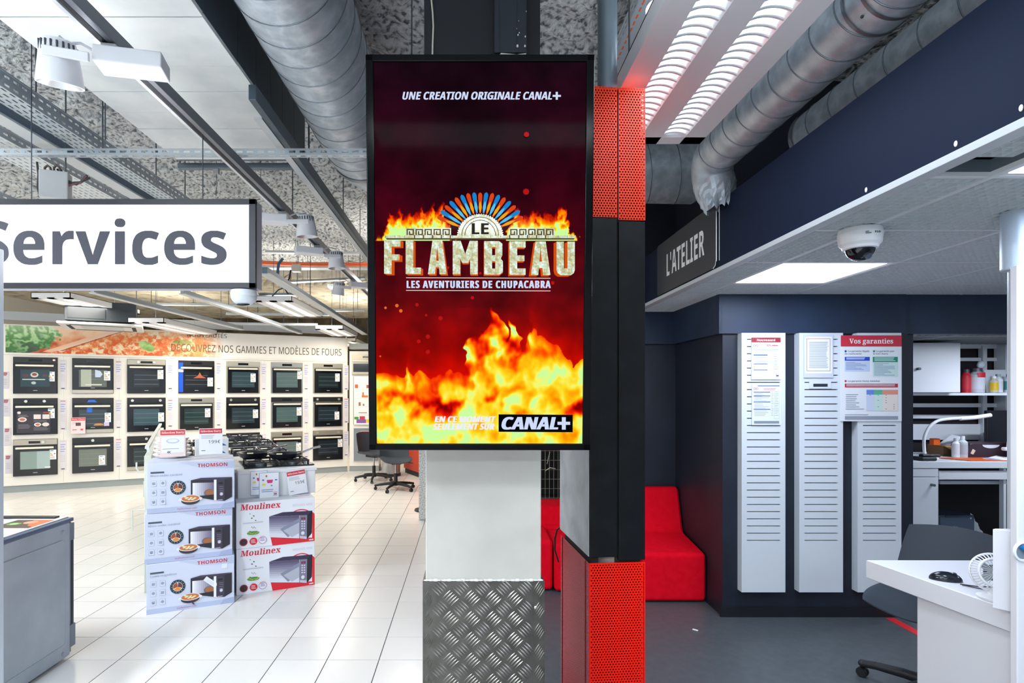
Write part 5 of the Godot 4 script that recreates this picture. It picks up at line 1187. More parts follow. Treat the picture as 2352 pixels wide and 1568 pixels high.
func oven_wall() -> void:
	var root := Node3D.new(); root.name = numbered("wall_ovens"); add_child(root); root.position = WALL; root.rotation.y = WALL_YAW; root.set_meta("kind", "structure")
	root.set_meta("label", "white oven display wall with a grey plinth and cornice")
	var L := 5.23
	var bd := mt("eeece6", 0.45)
	for i in 7: put("display_panel", geo().span(Vector3(i * 0.7443 + 0.0 if i else -0.06, 0.105, -0.12), Vector3((i + 1) * 0.7443 - 0.002 if i < 6 else L, 2.095, 0)), bd, root)
	put("header_board", geo().span(Vector3(-0.06, 2.098, -0.12), Vector3(L, 2.56, 0.004)), bd, root)
	put("plinth", geo().span(Vector3(-0.06, 0, -0.12), Vector3(L, 0.1, -0.02)), mt("98a2a4", 0.5), root)
	put("cornice", geo().span(Vector3(-1.2, 2.63, -0.16), Vector3(L - 0.1, 2.76, -0.06)), mt("b4bac0", 0.5), root)
	put("upper_board", geo().span(Vector3(-1.2, 2.76, -0.16), Vector3(-0.06, 2.78, -0.12)), mt("a0a6ac", 0.5), root)
	var X := func(x, y, z): return WALL + Vector3(x, y, z).rotated(Vector3.UP, WALL_YAW)
	# picture banner and its text
	var t := thing("picture_banner", "long banner of basil, carrot and pasta fading to white, with brown lettering", "banner", X.call(0, 0, 0.006), WALL_YAW)
	var g := geo(); g.quad(Vector3(0.02, 2.13, 0.004), Vector3(3.26, 2.13, 0.004), Vector3(3.26, 2.545, 0.004), Vector3(0.02, 2.545, 0.004))
	put("food_picture", g, picture("food_banner", food_banner(), 0.5), t)
	put("board", geo().span(Vector3(0.02, 2.13, 0), Vector3(5.2, 2.545, 0.0035)), mt("f6f5f2", 0.5), t)
	g = geo(); g.z = 0.006; g.txt("DÉCOUVREZ NOS GAMMES ET MODÈLES DE FOURS", 2.24, 5.11, 2.215, 0.125, "Droid Sans", false, 0, 2)
	g.txt("NOUVEAUTÉS", 2.48, 3.1, 2.468, 0.07, "Droid Sans", false, 0, 2)
	put("lettering", g, mt("5e5440", 0.6), t)
	# side pilaster left of the wall, with its price strips
	struct("wall_pilaster", geo().at(Vector3.ZERO, Vector3.ZERO).span(Vector3(-0.9, 0.0, -0.1), Vector3(-0.065, 2.35, 0.0)), bd, WALL, Vector3(0, WALL_YAW, 0))
	var heads := ["top", "second", "third", "lowest"]
	for i in 4:
		var s := sheet("price_strip", "narrow price strip at the picture's left edge, %s of the four" % heads[i], "price label", X.call(-0.022 + i * 0.012, [1.58, 1.16, 0.72, 0.30][i], 0.004), 0.085, [0.26, 0.27, 0.27, 0.28][i], func(g2, w, h):
			g2.ink(Color("b8565e")).rect(w * 0.1, h * 0.86, w * 0.75, h * 0.95); g2.ink(Color("2c3a6a")).rect(w * 0.1, h * 0.8, w * 0.7, h * 0.84); g2.ink(Color("d23a40")).rect(w * 0.1, h * 0.76, w * 0.6, h * 0.79); g2.ink(Color("a8a4b4")).lines(w * 0.15, w * 0.8, h * 0.55, h * 0.09, 4, h * 0.025), Vector3(0, WALL_YAW, 0), 0.003, "d2d0d8")
		s.set_meta("group", "price strips on the oven wall")
	var rows := [1.505, 0.875, 0.245]
	var rn := ["top row", "middle row", "bottom row"]; var cn := ["first", "second", "third", "fourth", "fifth", "sixth", "seventh"]
	# panel, frame, knobs, glass, foot trim, label place, words
	var st := [
		[["15171b", "15171b", 0, "2c4448", false, Vector2(0.16, 0.19), "all black oven with a wide pale handle and teal glass"], ["1a1c20", "24262a", 0, "7c8478", true, Vector2(0.15, 0.21), "black oven with steel foot trim and half pale glass"], ["b4ae9e", "2a2a2a", 2, "2a3238", false, Vector2(0.16, 0.24), "black oven under a steel panel with two knobs"], ["14161a", "16181c", 0, "23242a", false, Vector2(0.17, 0.12), "black oven with blue film along its left edge"], ["b8b6ae", "b0aea6", 0, "47606c", false, Vector2(0.12, 0.2), "steel framed oven with blue grey glass"], ["9ea2a4", "8e9498", 0, "6c8888", false, Vector2(0.18, 0.26), "grey steel framed oven with pale green glass"], ["aaa89e", "aeaca2", 0, "2c3a40", false, Vector2(0.13, 0.22), "steel oven with a dark door and small display"]],
		[["17181c", "17181c", 2, "20282e", false, Vector2(0.16, 0.25), "black oven with two knobs and a dark recipe leaflet"], ["1c1d22", "24262a", 0, "46545c", true, Vector2(0.16, 0.17), "black oven with steel trims behind a red price card"], ["15171c", "15171c", 3, "4c6c78", false, Vector2(0.17, 0.16), "black oven with corner knobs and bluish glass"], ["a9a79e", "a4a29a", 0, "2e4a4c", false, Vector2(0.13, 0.22), "steel framed oven with dark green glass"], ["17191d", "17191d", 3, "3a4e58", false, Vector2(0.16, 0.19), "black oven with corner knobs and grey glass"], ["1a1c20", "9ea2a4", 0, "5c7c7c", false, Vector2(0.17, 0.22), "black oven edged in thin steel with green glass"], ["17191d", "a2a09a", 3, "30404a", false, Vector2(0.12, 0.13), "black topped oven with two knobs and a low label"]],
		[["b6aea0", "1a1b1f", 4, "a4b0a4", false, Vector2(0.18, 0.24), "large oven with steel panel, one knob and pale glass"], ["1c1d20", "26272a", 1, "909a8c", false, Vector2(0.08, 0.12), "black oven with one middle knob and grey green glass"], ["17191c", "1c1d20", 1, "3c4c4e", true, Vector2(0.16, 0.2), "black oven half hidden by the island's white rail"], [], ["17191d", "17191d", 0, "2c3840", false, Vector2(0.16, 0.2), "black oven mostly hidden behind the hobs"], ["a8a69c", "9c9a92", 0, "7c9494", false, Vector2(0.16, 0.2), "steel framed oven behind the frying pan handles"], ["a8a296", "1a1c20", 3, "2c3440", false, Vector2(0.18, 0.24), "black oven under a beige steel panel"]]]
	for r in 3:
		for c in 7:
			var s: Array = st[r][c]
			if s.is_empty(): continue
			var ox := 0.39 + 0.7443 * c
			var o := thing("built_in_oven", "%s, %s, %s from left" % [s[6], rn[r], cn[c]], "oven", X.call(ox, rows[r], 0.008), WALL_YAW, "ovens on the display wall")
			oven(o, s[0], s[1], s[2], s[3], s[4], s[5])
			var cd := sheet("info_card", "printed info card right of the oven in the %s, %s from the left" % [rn[r], cn[c]], "info card", X.call(ox + 0.305, rows[r] + 0.06, 0.004), 0.085, 0.47, func(g2, w, h):
				g2.ink(Color("d86068") if (r + c) % 2 else Color("c8c4d4")).rect(w * 0.1, h * 0.95, w * 0.85, h * 0.975)
				g2.ink(Color("8c9ad4"))
				for i in 4: g2.rect(w * 0.1, h * (0.84 - i * 0.075), w * (0.85 - 0.15 * (i % 2)), h * (0.865 - i * 0.075))
				g2.ink(Color("c4c2cc")).lines(w * 0.12, w * 0.85, h * 0.5, h * 0.05, 5, h * 0.012); g2.ink(Color("3a3a3e")).rect(w * 0.2, h * 0.03, w * 0.75, h * 0.06), Vector3(0, WALL_YAW, 0), 0.003, "dfdce4")
			cd.set_meta("group", "info cards beside the ovens")
			if r == 0 and c == 0:
				g = geo(); g.z = 0.0268; g.ink(Color("24404a")).rect(-0.18, 0.11, 0.18, 0.36); g.ink(Color("d8d0c8")).disc(-0.01, 0.29, 0.05, 0.04); g.ink(Color("8a4a3c")).disc(-0.01, 0.295, 0.032, 0.022); g.ink(Color("5a3a44")).disc(-0.12, 0.28, 0.04, 0.03).disc(0.12, 0.28, 0.035, 0.025); g.ink(Color("d4dcd8")).lines(-0.16, 0.15, 0.225, 0.02, 1, 0.014); g.ink(Color("b8c8c0")).disc(-0.02, 0.165, 0.03, 0.022)
				put("door_sticker", g, printed(0.2), o); put("indicator_lamp", geo().ell(Vector3(0.235, 0.52, 0.019), Vector3(0.018, 0.013, 0.003), 12, 6), glow("ff8a3a", 0.9), o)
			if r == 0 and c == 3:
				g = geo(); g.z = 0.0268; g.ink(Color("1f56d8")).rect(-0.272, 0.02, -0.205, 0.52); g.ink(Color("dce4f0")).rect(-0.275, 0.36, -0.2, 0.41); g.ink(Color("b05a3c")).fig([-0.05, 0.26, 0.15, 0.26, 0.08, 0.3, 0.05, 0.36, 0.02, 0.3])
				put("protective_film", g, printed(0.3), o)
			if r == 0 and c == 1:
				g = geo(); g.z = 0.0268; g.ink(Color("b4bcae")).rect(-0.16, 0.11, -0.02, 0.38); g.ink(Color("c8d8f4")).fig([0.03, 0.26, 0.1, 0.26, 0.13, 0.31, 0.1, 0.36, 0.03, 0.38]); g.ink(Color("d8dcc8")).rect(-0.1, 0.13, 0.12, 0.15)
				put("glass_sticker", g, printed(0.2), o)
			if r == 1 and c == 0:
				g = geo(); g.z = 0.0268; g.ink(Color("37333f")).rect(-0.23, 0.03, 0.19, 0.36); g.ink(Color("c83c44")).rect(0.1, 0.33, 0.17, 0.345); g.ink(Color("e8e0dc")).disc(-0.2, 0.34, 0.022, 0.02).disc(-0.16, 0.235, 0.055, 0.035).rect(-0.02, 0.24, 0.07, 0.31).rect(0.09, 0.24, 0.18, 0.31).disc(0.03, 0.155, 0.045, 0.03).disc(0.13, 0.155, 0.045, 0.03); g.ink(Color("c87050")).disc(-0.16, 0.235, 0.035, 0.02).disc(0.03, 0.155, 0.028, 0.016); g.ink(Color("8a8490")).lines(-0.21, -0.08, 0.305, 0.02, 2, 0.008).lines(-0.21, -0.05, 0.16, 0.018, 4, 0.006).lines(-0.02, 0.17, 0.22, 0.018, 2, 0.006).lines(-0.02, 0.17, 0.11, 0.018, 3, 0.006)
				put("recipe_leaflet", g, printed(0.4), o)
			if r == 1 and c == 1:
				g = geo(); g.z = 0.0268; g.ink(Color("2a6ad8")).fig([-0.08, 0.49, 0.06, 0.49, 0.02, 0.53, -0.06, 0.53]).rect(-0.08, 0.33, -0.01, 0.41); g.ink(Color("c88a50")).disc(0.08, 0.12, 0.07, 0.035, 0, PI); g.ink(Color("c8c0e8")).rect(0.15, 0.11, 0.22, 0.17)
				put("glass_sticker", g, printed(0.25), o)
				sheet("price_card", "pink edged price card with red header leaning before an oven, middle row", "price sign", X.call(ox - 0.285, rows[1] - 0.0, 0.065), 0.19, 0.255, func(g2, w, h): price_face(g2, w, h, "Prix Choc", "", Color("dc4048")), Vector3(0, WALL_YAW, 0), 0.004, "f4d8dc")
			if r == 2 and c == 0:
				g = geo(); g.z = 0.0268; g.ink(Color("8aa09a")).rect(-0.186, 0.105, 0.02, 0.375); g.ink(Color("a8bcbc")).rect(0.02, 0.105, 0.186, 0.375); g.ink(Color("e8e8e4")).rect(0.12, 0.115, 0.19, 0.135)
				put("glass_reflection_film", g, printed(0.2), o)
				put("door_bar", geo().rbox(Vector3(0, 0.43, 0.03), Vector3(0.46, 0.03, 0.02), 0.004, 1), mt("b8aea0", 0.35, 0.5), o)

func price_face(g: Geo, w: float, h: float, head: String, price: String, red: Color) -> void:
	g.ink(red).rect(w * 0.02, h * 0.8, w * 0.98, h * 0.98); g.ink(Color("fff0f0")).txt(head, w * 0.07, w * 0.94, h * 0.855, h * 0.07, "Droid Serif", true, 0, 3)
	g.ink(Color("a8acb8")).lines(w * 0.1, w * 0.7, h * 0.73, h * 0.05, 3, h * 0.016)
	if price:
		g.ink(Color("2c3040")).txt(price, w * 0.4, w * 0.9, h * 0.42, h * 0.12, "Droid Sans Mono", true, 0, 2); g.ink(Color("2c3040")).lines(w * 0.1, w * 0.3, h * 0.16, h * 0.05, 1, h * 0.02)
	else: g.ink(Color("5a4a44")).rect(w * 0.32, h * 0.48, w * 0.68, h * 0.68); g.ink(Color("6a6a74")).rect(w * 0.1, h * 0.22, w * 0.4, h * 0.26); g.ink(Color("d84850")).rect(w * 0.66, h * 0.2, w * 0.84, h * 0.3)

# ---------------------------------------------------------------- island with hobs
const ISLE := Vector3(-1.274, 0, -4.72)
const ISLE_YAW := 0.471
func isle(x: float, y: float, z: float) -> Vector3:
	return ISLE + Vector3(x, y, z).rotated(Vector3.UP, ISLE_YAW)

func hob(label: String, x: float, z: float) -> Node3D:
	var t := thing("gas_hob", label, "hob", isle(x, 0.918, z), ISLE_YAW, "gas hobs on the island")
	put("glass_plate", geo().rbox(Vector3(0, 0.005, 0), Vector3(0.56, 0.01, 0.52), 0.004, 1), mt("1c2530", 0.12), t)
	var iron := mt("1b1e22", 0.5)
	for q in [Vector2(-0.13, -0.1), Vector2(0.13, -0.1), Vector2(-0.13, 0.1), Vector2(0.13, 0.1)]:
		put("burner", geo().at(Vector3(q.x, 0.01, q.y)).lathe([Vector2(0.045, 0), Vector2(0.045, 0.012), Vector2(0.03, 0.018), Vector2(0.03, 0.024), Vector2(0, 0.025)], 18), mt("8c9298", 0.3, 0.7), t)
	for s in [-1, 1]:
		var g := geo()
		for zz in [-0.2, 0.2]: g.span(Vector3(s * 0.13 - 0.115, 0.032, zz - 0.005), Vector3(s * 0.13 + 0.115, 0.042, zz + 0.005))
		for xx in [-0.115, 0.115]: g.span(Vector3(s * 0.13 + xx - 0.005, 0.032, -0.2), Vector3(s * 0.13 + xx + 0.005, 0.042, 0.2))
		for zz in [-0.1, 0.1]: g.span(Vector3(s * 0.13 - 0.115, 0.034, zz - 0.004), Vector3(s * 0.13 + 0.115, 0.044, zz + 0.004))
		g.span(Vector3(s * 0.13 - 0.004, 0.034, -0.2), Vector3(s * 0.13 + 0.004, 0.044, 0.2))
		for xx in [-0.11, 0.11]:
			for zz in [-0.195, 0.195]: g.span(Vector3(s * 0.13 + xx - 0.006, 0.01, zz - 0.006), Vector3(s * 0.13 + xx + 0.006, 0.038, zz + 0.006))
		put("grate", g, iron, t)
	for i in 4: put("knob", geo().at(Vector3(0.235, 0.01, 0.16 - i * 0.05)).lathe([Vector2(0.017, 0), Vector2(0.015, 0.02), Vector2(0, 0.021)], 14), mt("c8ccd0", 0.25, 0.7), t)
	return t

func island() -> void:
	var t := thing("display_island", "long white display island with an overhanging top, hobs set on it", "display unit", ISLE, ISLE_YAW)
	var w := mt("f4f6f8", 0.4)
	put("top_cabinet", geo().span(Vector3(-0.60, 0.70, -3.95), Vector3(0, 0.89, 0), 0.004), w, t)
	put("worktop", geo().span(Vector3(-1.2, 0.89, -4.0), Vector3(0.012, 0.917, -0.12), 0.004).span(Vector3(-0.6, 0.89, -0.13), Vector3(0.012, 0.917, 0.012), 0.004), mt("f0f3f6", 0.35), t)
	put("lower_cabinet", geo().span(Vector3(-1.16, 0.08, -3.9), Vector3(-0.04, 0.702, -0.30), 0.004), w, t)
	put("left_cabinet", geo().span(Vector3(-1.19, 0.70, -3.95), Vector3(-0.602, 0.89, -0.16), 0.004), w, t)
	put("side_board", geo().span(Vector3(-1.25, 0.0, -3.9), Vector3(-1.2, 1.05, -0.2), 0.004), mt("d7dccf", 0.5), t)
	put("plinth", geo().span(Vector3(-1.12, 0, -3.85), Vector3(-0.08, 0.08, -0.34)), mt("8a9298", 0.5), t)
	var rl := geo()
	for zz in [-0.5, -1.4, -2.3, -3.4]: rl.span(Vector3(-1.245, 1.05, zz - 0.01), Vector3(-1.225, 1.10, zz + 0.01))
	rl.span(Vector3(-1.25, 1.095, -3.8), Vector3(-1.22, 1.115, -0.3))
	put("guard_rail", rl, mt("e4e8ec", 0.35), t)
	for zz in [-0.7, -2.4]:
		put("hook", geo().tube([Vector3(-1.24, 0.86, zz), Vector3(-1.31, 0.87, zz), Vector3(-1.33, 0.9, zz), Vector3(-1.33, 0.95, zz)], 0.007, 8).tube([Vector3(-1.25, 0.55, zz), Vector3(-1.36, 0.55, zz), Vector3(-1.36, 0.38, zz)], 0.007, 8), mt("d8dcd8", 0.35, 0.3), t)
	hob("nearest gas hob, two frying pans standing on its grates", -0.265, -0.36)
	var hl := ["second gas hob on the island, just behind the pans", "third gas hob on the island, counted from the pans", "farthest gas hob at the back end of the island"]
	for i in 3: hob(hl[i], -0.29, -1.35 - i * 0.95)
	hob("gas hob in the left half of the island behind the standing cards", -0.88, -1.6)
	hob("back gas hob in the left half of the island", -0.88, -2.6)
	# pans
	for i in 2:
		var p := thing("frying_pan", ["left frying pan on the nearest hob, set further back", "right frying pan on the nearest hob, nearer the front"][i], "frying pan", isle([-0.43, -0.20][i], 0.964, [-0.50, -0.32][i]), ISLE_YAW + [0.35, 0.1][i], "frying pans")
		put("body", geo().lathe([Vector2(0, 0), Vector2(0.095, 0), Vector2(0.11, 0.008), Vector2(0.135, 0.045), Vector2(0.138, 0.047), Vector2(0.132, 0.045), Vector2(0.105, 0.01), Vector2(0, 0.006)], 36), mt("20242a", 0.35), p)
		put("handle", geo().tube([Vector3(0.13, 0.035, 0), Vector3(0.18, 0.05, 0), Vector3(0.25, 0.075, 0), Vector3(0.32, 0.085, 0)], 0.009, 10), mt("c8ccd2", 0.25, 0.85), p)
		put("handle_rivet", geo().ell(Vector3(0.14, 0.04, 0), Vector3(0.012, 0.012, 0.014), 10, 6), mt("9aa0a6", 0.25, 0.85), p)
		var g := geo(); g.at(Vector3(-0.06, 0.03, 0.06), Vector3(-0.9, -0.5, 0)).ink(Color("f0e8c0")).rect(-0.025, -0.02, 0.025, 0.03)
		put("paper_tag", g, printed(), p)
	# packets with blue waves behind the cards
	t = thing("carton", "white carton with blue wave stripes behind the standing price cards", "carton", isle(-0.76, 0.918, -0.62), ISLE_YAW)
	put("body", geo().rbox(Vector3(0, 0.11, 0), Vector3(0.26, 0.22, 0.2), 0.003, 1), mt("eef2f6", 0.4), t)
	var g := geo(); g.z = 0.1
	for i in 3: g.ink(Color("2467c8")).fig([-0.02 + i * 0.012, 0.03 + i * 0.065, 0.1 + i * 0.008, 0.03 + i * 0.065, 0.06, 0.065 + i * 0.065, 0.0, 0.068 + i * 0.065])
	put("print", g, printed(), t)
	# cards on the panel of the island
	var sh := func(u0, v0, u1, v1, d, label, draw, roll, base, called := "notice_sheet", cat := "notice"):
		var s := sheet(called, label, cat, P(u0, v1, d), (u1 - u0) * d / FOCAL * 1.06, (v1 - v0) * d / FOCAL, draw, Vector3(0, ISLE_YAW, roll), 0.003, base); return s
	var offer := func(g2, w, h):
		g2.ink(Color("9aaed0")).rect(0, 0, w, h); g2.ink(Color("f0f2f8")).rect(w * 0.03, h * 0.02, w * 0.97, h * 0.98); g2.ink(Color("e8e23a")).rect(w * 0.15, h * 0.5, w * 0.32, h * 0.57)
		g2.ink(Color("d8407c")).rect(w * 0.38, h * 0.66, w * 0.68, h * 0.71).fig([w * 0.42, h * 0.58, w * 0.64, h * 0.58, w * 0.68, h * 0.66, w * 0.38, h * 0.66]); g2.ink(Color("5a78c8")).rect(w * 0.15, h * 0.68, w * 0.25, h * 0.74).rect(w * 0.78, h * 0.67, w * 0.9, h * 0.72).rect(w * 0.58, h * 0.46, w * 0.66, h * 0.5); g2.ink(Color("c86a4a")).rect(w * 0.32, h * 0.82, w * 0.4, h * 0.9); g2.ink(Color("8aa0c4")).lines(w * 0.12, w * 0.8, h * 0.34, h * 0.07, 2, h * 0.03); g2.ink(Color("d86a7c")).rect(w * 0.7, h * 0.08, w * 0.9, h * 0.1).rect(w * 0.7, h * 0.2, w * 0.9, h * 0.22); g2.ink(Color("6a7088")).rect(w * 0.73, h * 0.12, w * 0.88, h * 0.17)
	sh.call(575, 1082, 610, 1138, 4.455, "blue edged offer sheet partly hidden by another, above the red oven cartons", offer, 0.0, "eef0f8")
	sh.call(595, 1086, 637, 1145, 4.475, "front blue edged offer sheet with a pink basket, above the red cartons", offer, 0.0, "eef0f8")
	sh.call(664, 1083, 704, 1138, 4.585, "tilted price card reading 159 above the red and white cartons", func(g2, w, h): price_face(g2, w, h, "Sélection Darty", "159€", Color("d23a48")), 0.12, "f2f4f8", "price_card", "price sign")
	sh.call(457, 984, 504, 1044, 4.12, "standing price card reading 199 on top of the left cartons", func(g2, w, h): price_face(g2, w, h, "Sélection Darty", "199€", Color("d23a48")), 0.0, "f2f4f8", "price_card", "price sign")
	sh.call(367, 987, 417, 1050, 4.04, "standing price card with a plate sketch at the front of the left cartons", func(g2, w, h):
		price_face(g2, w, h, "Sélection Darty", "", Color("d84a4e")); g2.ink(Color("f2f4f8")).rect(w * 0.06, h * 0.15, w * 0.94, h * 0.74); g2.ink(Color("c4cede")).disc(w * 0.5, h * 0.58, w * 0.26, h * 0.09); g2.ink(Color("f2f4f8")).disc(w * 0.5, h * 0.59, w * 0.2, h * 0.06); g2.ink(Color("2c3040")).txt("4€", w * 0.28, w * 0.42, h * 0.13, h * 0.09, "Droid Sans", true, 0, 2).lines(w * 0.1, w * 0.8, h * 0.3, 0.01, 1, h * 0.012), 0.0, "f4dcd8", "price_card", "price sign")
	t = thing("dish_stack", "stack of white dishes behind the standing price cards", "dishes", P(396, 1049, 4.33), 0.0)
	for i in 5: put("dish", geo().at(Vector3(0, i * 0.03, 0)).lathe([Vector2(0, 0), Vector2(0.1, 0), Vector2(0.132 - i * 0.004, 0.022), Vector2(0.134 - i * 0.004, 0.028), Vector2(0, 0.012)], 32), mt("eceae6", 0.3), t)

# ---------------------------------------------------------------- cartons
func carton_thomson(called: String, label: String, at: Vector3, yaw: float, last: bool) -> void:
	var W := 0.562; var H := 0.346; var t := thing(called, label, "carton", at, yaw, "grey blue microwave cartons")
	put("body", geo().rbox(Vector3(W / 2, H / 2, -0.20), Vector3(W, H, 0.40), 0.003, 1), mt("d3d9ec", 0.5), t)
	var g := geo(); g.z = 0.0004
	var X := func(a: Array) -> Array:   # zoomed photograph pixels to the face
		var o := []
		for i in range(0, a.size(), 2):
			var s: float = (a[i] - 115.0) / 670.0; o.append(s * W); o.append(H - (a[i + 1] - (335.0 - 35.0 * s)) / (380.0 - 25.0 * s) * H)
		return o
	var D := func(x, y, rx, ry): var o = X.call([x, y]); g.disc(o[0], o[1], rx / 670.0 * W, ry / 372.0 * H)
	var band := Color("b7c1de"); var dk := Color("2b2734")
	g.ink(Color("c3cbe2")).fig([W * 0.35, H, W, H, W, H * 0.83, W * 0.62, H * 0.86]); g.ink(Color("b9c2dc")).fig([W * 0.7, H * 0.9, W, H * 0.99, W, H * 0.83])
	g.ink(band).rect(0, 0, W, H * 0.1); g.ink(Color("a7b2d2")).fig([W * 0.83, 0, W, 0, W, H * 0.13, W * 0.87, H * 0.1])
	g.ink(Color("c0283f")).txt("THOMSON", W * 0.565, W * 0.915, H * 0.885, H * 0.072, "Droid Sans", true, 0, 1)
	g.ink(Color("c03a52")).txt("mythomson.com", W * 0.335, W * 0.555, H * 0.035, H * 0.034, "Droid Sans", false, 0, 3)
	g.ink(Color("4a5566")).lines(W * 0.04, W * 0.19, H * 0.835, 0.01, 1, H * 0.035, 0.0); g.ink(Color("8d97ae")).txt("Combi-magnétron" if last else "Micro-ondes combiné", W * 0.04, W * (0.33 if last else 0.39), H * 0.735, H * 0.04, "Droid Sans", false, 0, 3)
	for i in 2:
		for j in 3:
			var x := W * (0.045 + 0.1 * i); var y := H * (0.54 - 0.185 * j); g.ink(Color("aab3c6")).rect(x, y, x + W * 0.06, y + H * 0.115); g.ink(Color("d8deee")).rect(x + 0.0015, y + 0.0015, x + W * 0.06 - 0.0015, y + H * 0.115 - 0.0015); g.ink(Color("9aa4ba"))
			if (i + j) % 2: g.disc(x + W * 0.03, y + H * 0.06, H * 0.03)
			else: g.rect(x + W * 0.012, y + H * 0.03, x + W * 0.048, y + H * 0.085)
			if i == 0 and j == 2: g.ink(Color("6a6a74")).fig([x + W * 0.02, y + H * 0.05, x + W * 0.03, y + H * 0.025, x + W * 0.04, y + H * 0.05])
	g.ink(Color("17323f")); D.call(345, 512, 58, 53); g.ink(Color("e8eaf0")); D.call(345, 512, 38, 35)
	var cc = X.call([345, 512])
	for k in 3: g.ink(Color(["a0522c", "e09040", "6a3a34"][k])).disc(cc[0], cc[1], 0.030, 0.030, PI / 2 + TAU * k / 3 + 0.1, PI / 2 + TAU * (k + 1) / 3 - 0.1, 8)
	g.ink(Color("b8c8cc"))
	for k in 14: g.disc(cc[0] + cos(TAU * k / 14) * 0.040, cc[1] + sin(TAU * k / 14) * 0.0405, 0.0026, 0.0026, 0, TAU, 6)
	# the oven on the picture
	g.ink(Color("443d52")).fig(X.call([442, 456, 520, 437, 765, 427, 705, 446])); g.ink(Color("292531")).fig(X.call([705, 445, 765, 428, 765, 576, 705, 608])); g.ink(dk).fig(X.call([442, 456, 705, 445, 705, 608, 442, 580]))
	var q = X.call([455, 476, 620, 470, 620, 600, 455, 578])
	var c0 := Color("efeef6"); var c1 := Color("6a6480")
	for i in 10:
		var a := i / 10.0; var b := (i + 1) / 10.0; g.ink(c0.lerp(c1, a)).fig([lerpf(q[0], q[2], a), lerpf(q[1], q[3], a), lerpf(q[0], q[2], b), lerpf(q[1], q[3], b), lerpf(q[6], q[4], b), lerpf(q[7], q[5], b), lerpf(q[6], q[4], a), lerpf(q[7], q[5], a)])
	g.ink(Color("7a6a70")); D.call(585, 548, 42, 30); g.ink(Color("a86a44")); D.call(588, 546, 34, 20)
	g.ink(Color("262230")).fig(X.call([455, 578, 620, 560, 620, 602]))
	g.ink(Color("f2f2f8")).fig(X.call([621, 449, 641, 448, 641, 606, 621, 603])); g.ink(Color("3c3748")).fig(X.call([645, 448, 705, 446, 705, 606, 645, 605])); g.ink(Color("15131a")).fig(X.call([655, 468, 690, 466, 690, 482, 655, 482]))
	g.ink(Color("9a94a8"))
	for i in 4: g.fig(X.call([662, 500 + i * 14, 696, 498 + i * 14, 696, 500 + i * 14, 662, 502 + i * 14]))
	D.call(680, 556, 15, 14); g.ink(Color("d8d4e0")); D.call(680, 556, 10, 9); g.ink(Color("c4bccc")).fig(X.call([650, 600, 690, 596, 690, 600, 650, 604]))
	g.ink(Color("eceaf2")); D.call(440, 598, 92, 22); g.ink(Color("3a3038")); D.call(440, 606, 72, 34); g.ink(Color("e6e2ea")); D.call(440, 592, 78, 28); g.ink(Color("c8783a")); D.call(440, 592, 68, 23); g.ink(Color("efe2b8"))
	for k in 9: D.call(400 + (k * 37) % 84, 582 + (k * 13) % 20, 11, 5)
	put("print", g, printed(0.45), t)
	if last:
		g = geo(); g.z = 0.006
		g.at(Vector3(W * 0.72, H * 0.5, 0.0), Vector3(0, 0, -0.72)).ink(Color("e6eaee")).rect(-0.05, -0.017, 0.05, 0.017); g.ink(Color("c4cad0")).lines(-0.03, 0.03, 0.004, 0.008, 2, 0.002)
		put("tape", g, printed(), t)
		g = geo(); g.z = 0.005; g.ink(Color("4a4648")).fig([W * 0.475, H * 0.27, W * 0.49, H * 0.26, W * 0.5, H * 0.17, W * 0.54, H * 0.08, W * 0.515, H * 0.09, W * 0.485, H * 0.17])
		put("tear", g, printed(), t)
		g = geo(); g.z = 0.005; g.ink(Color("e8ecf6")).rect(W * 0.85, H * 0.76, W * 0.915, H * 0.85); put("label", g, printed(), t)

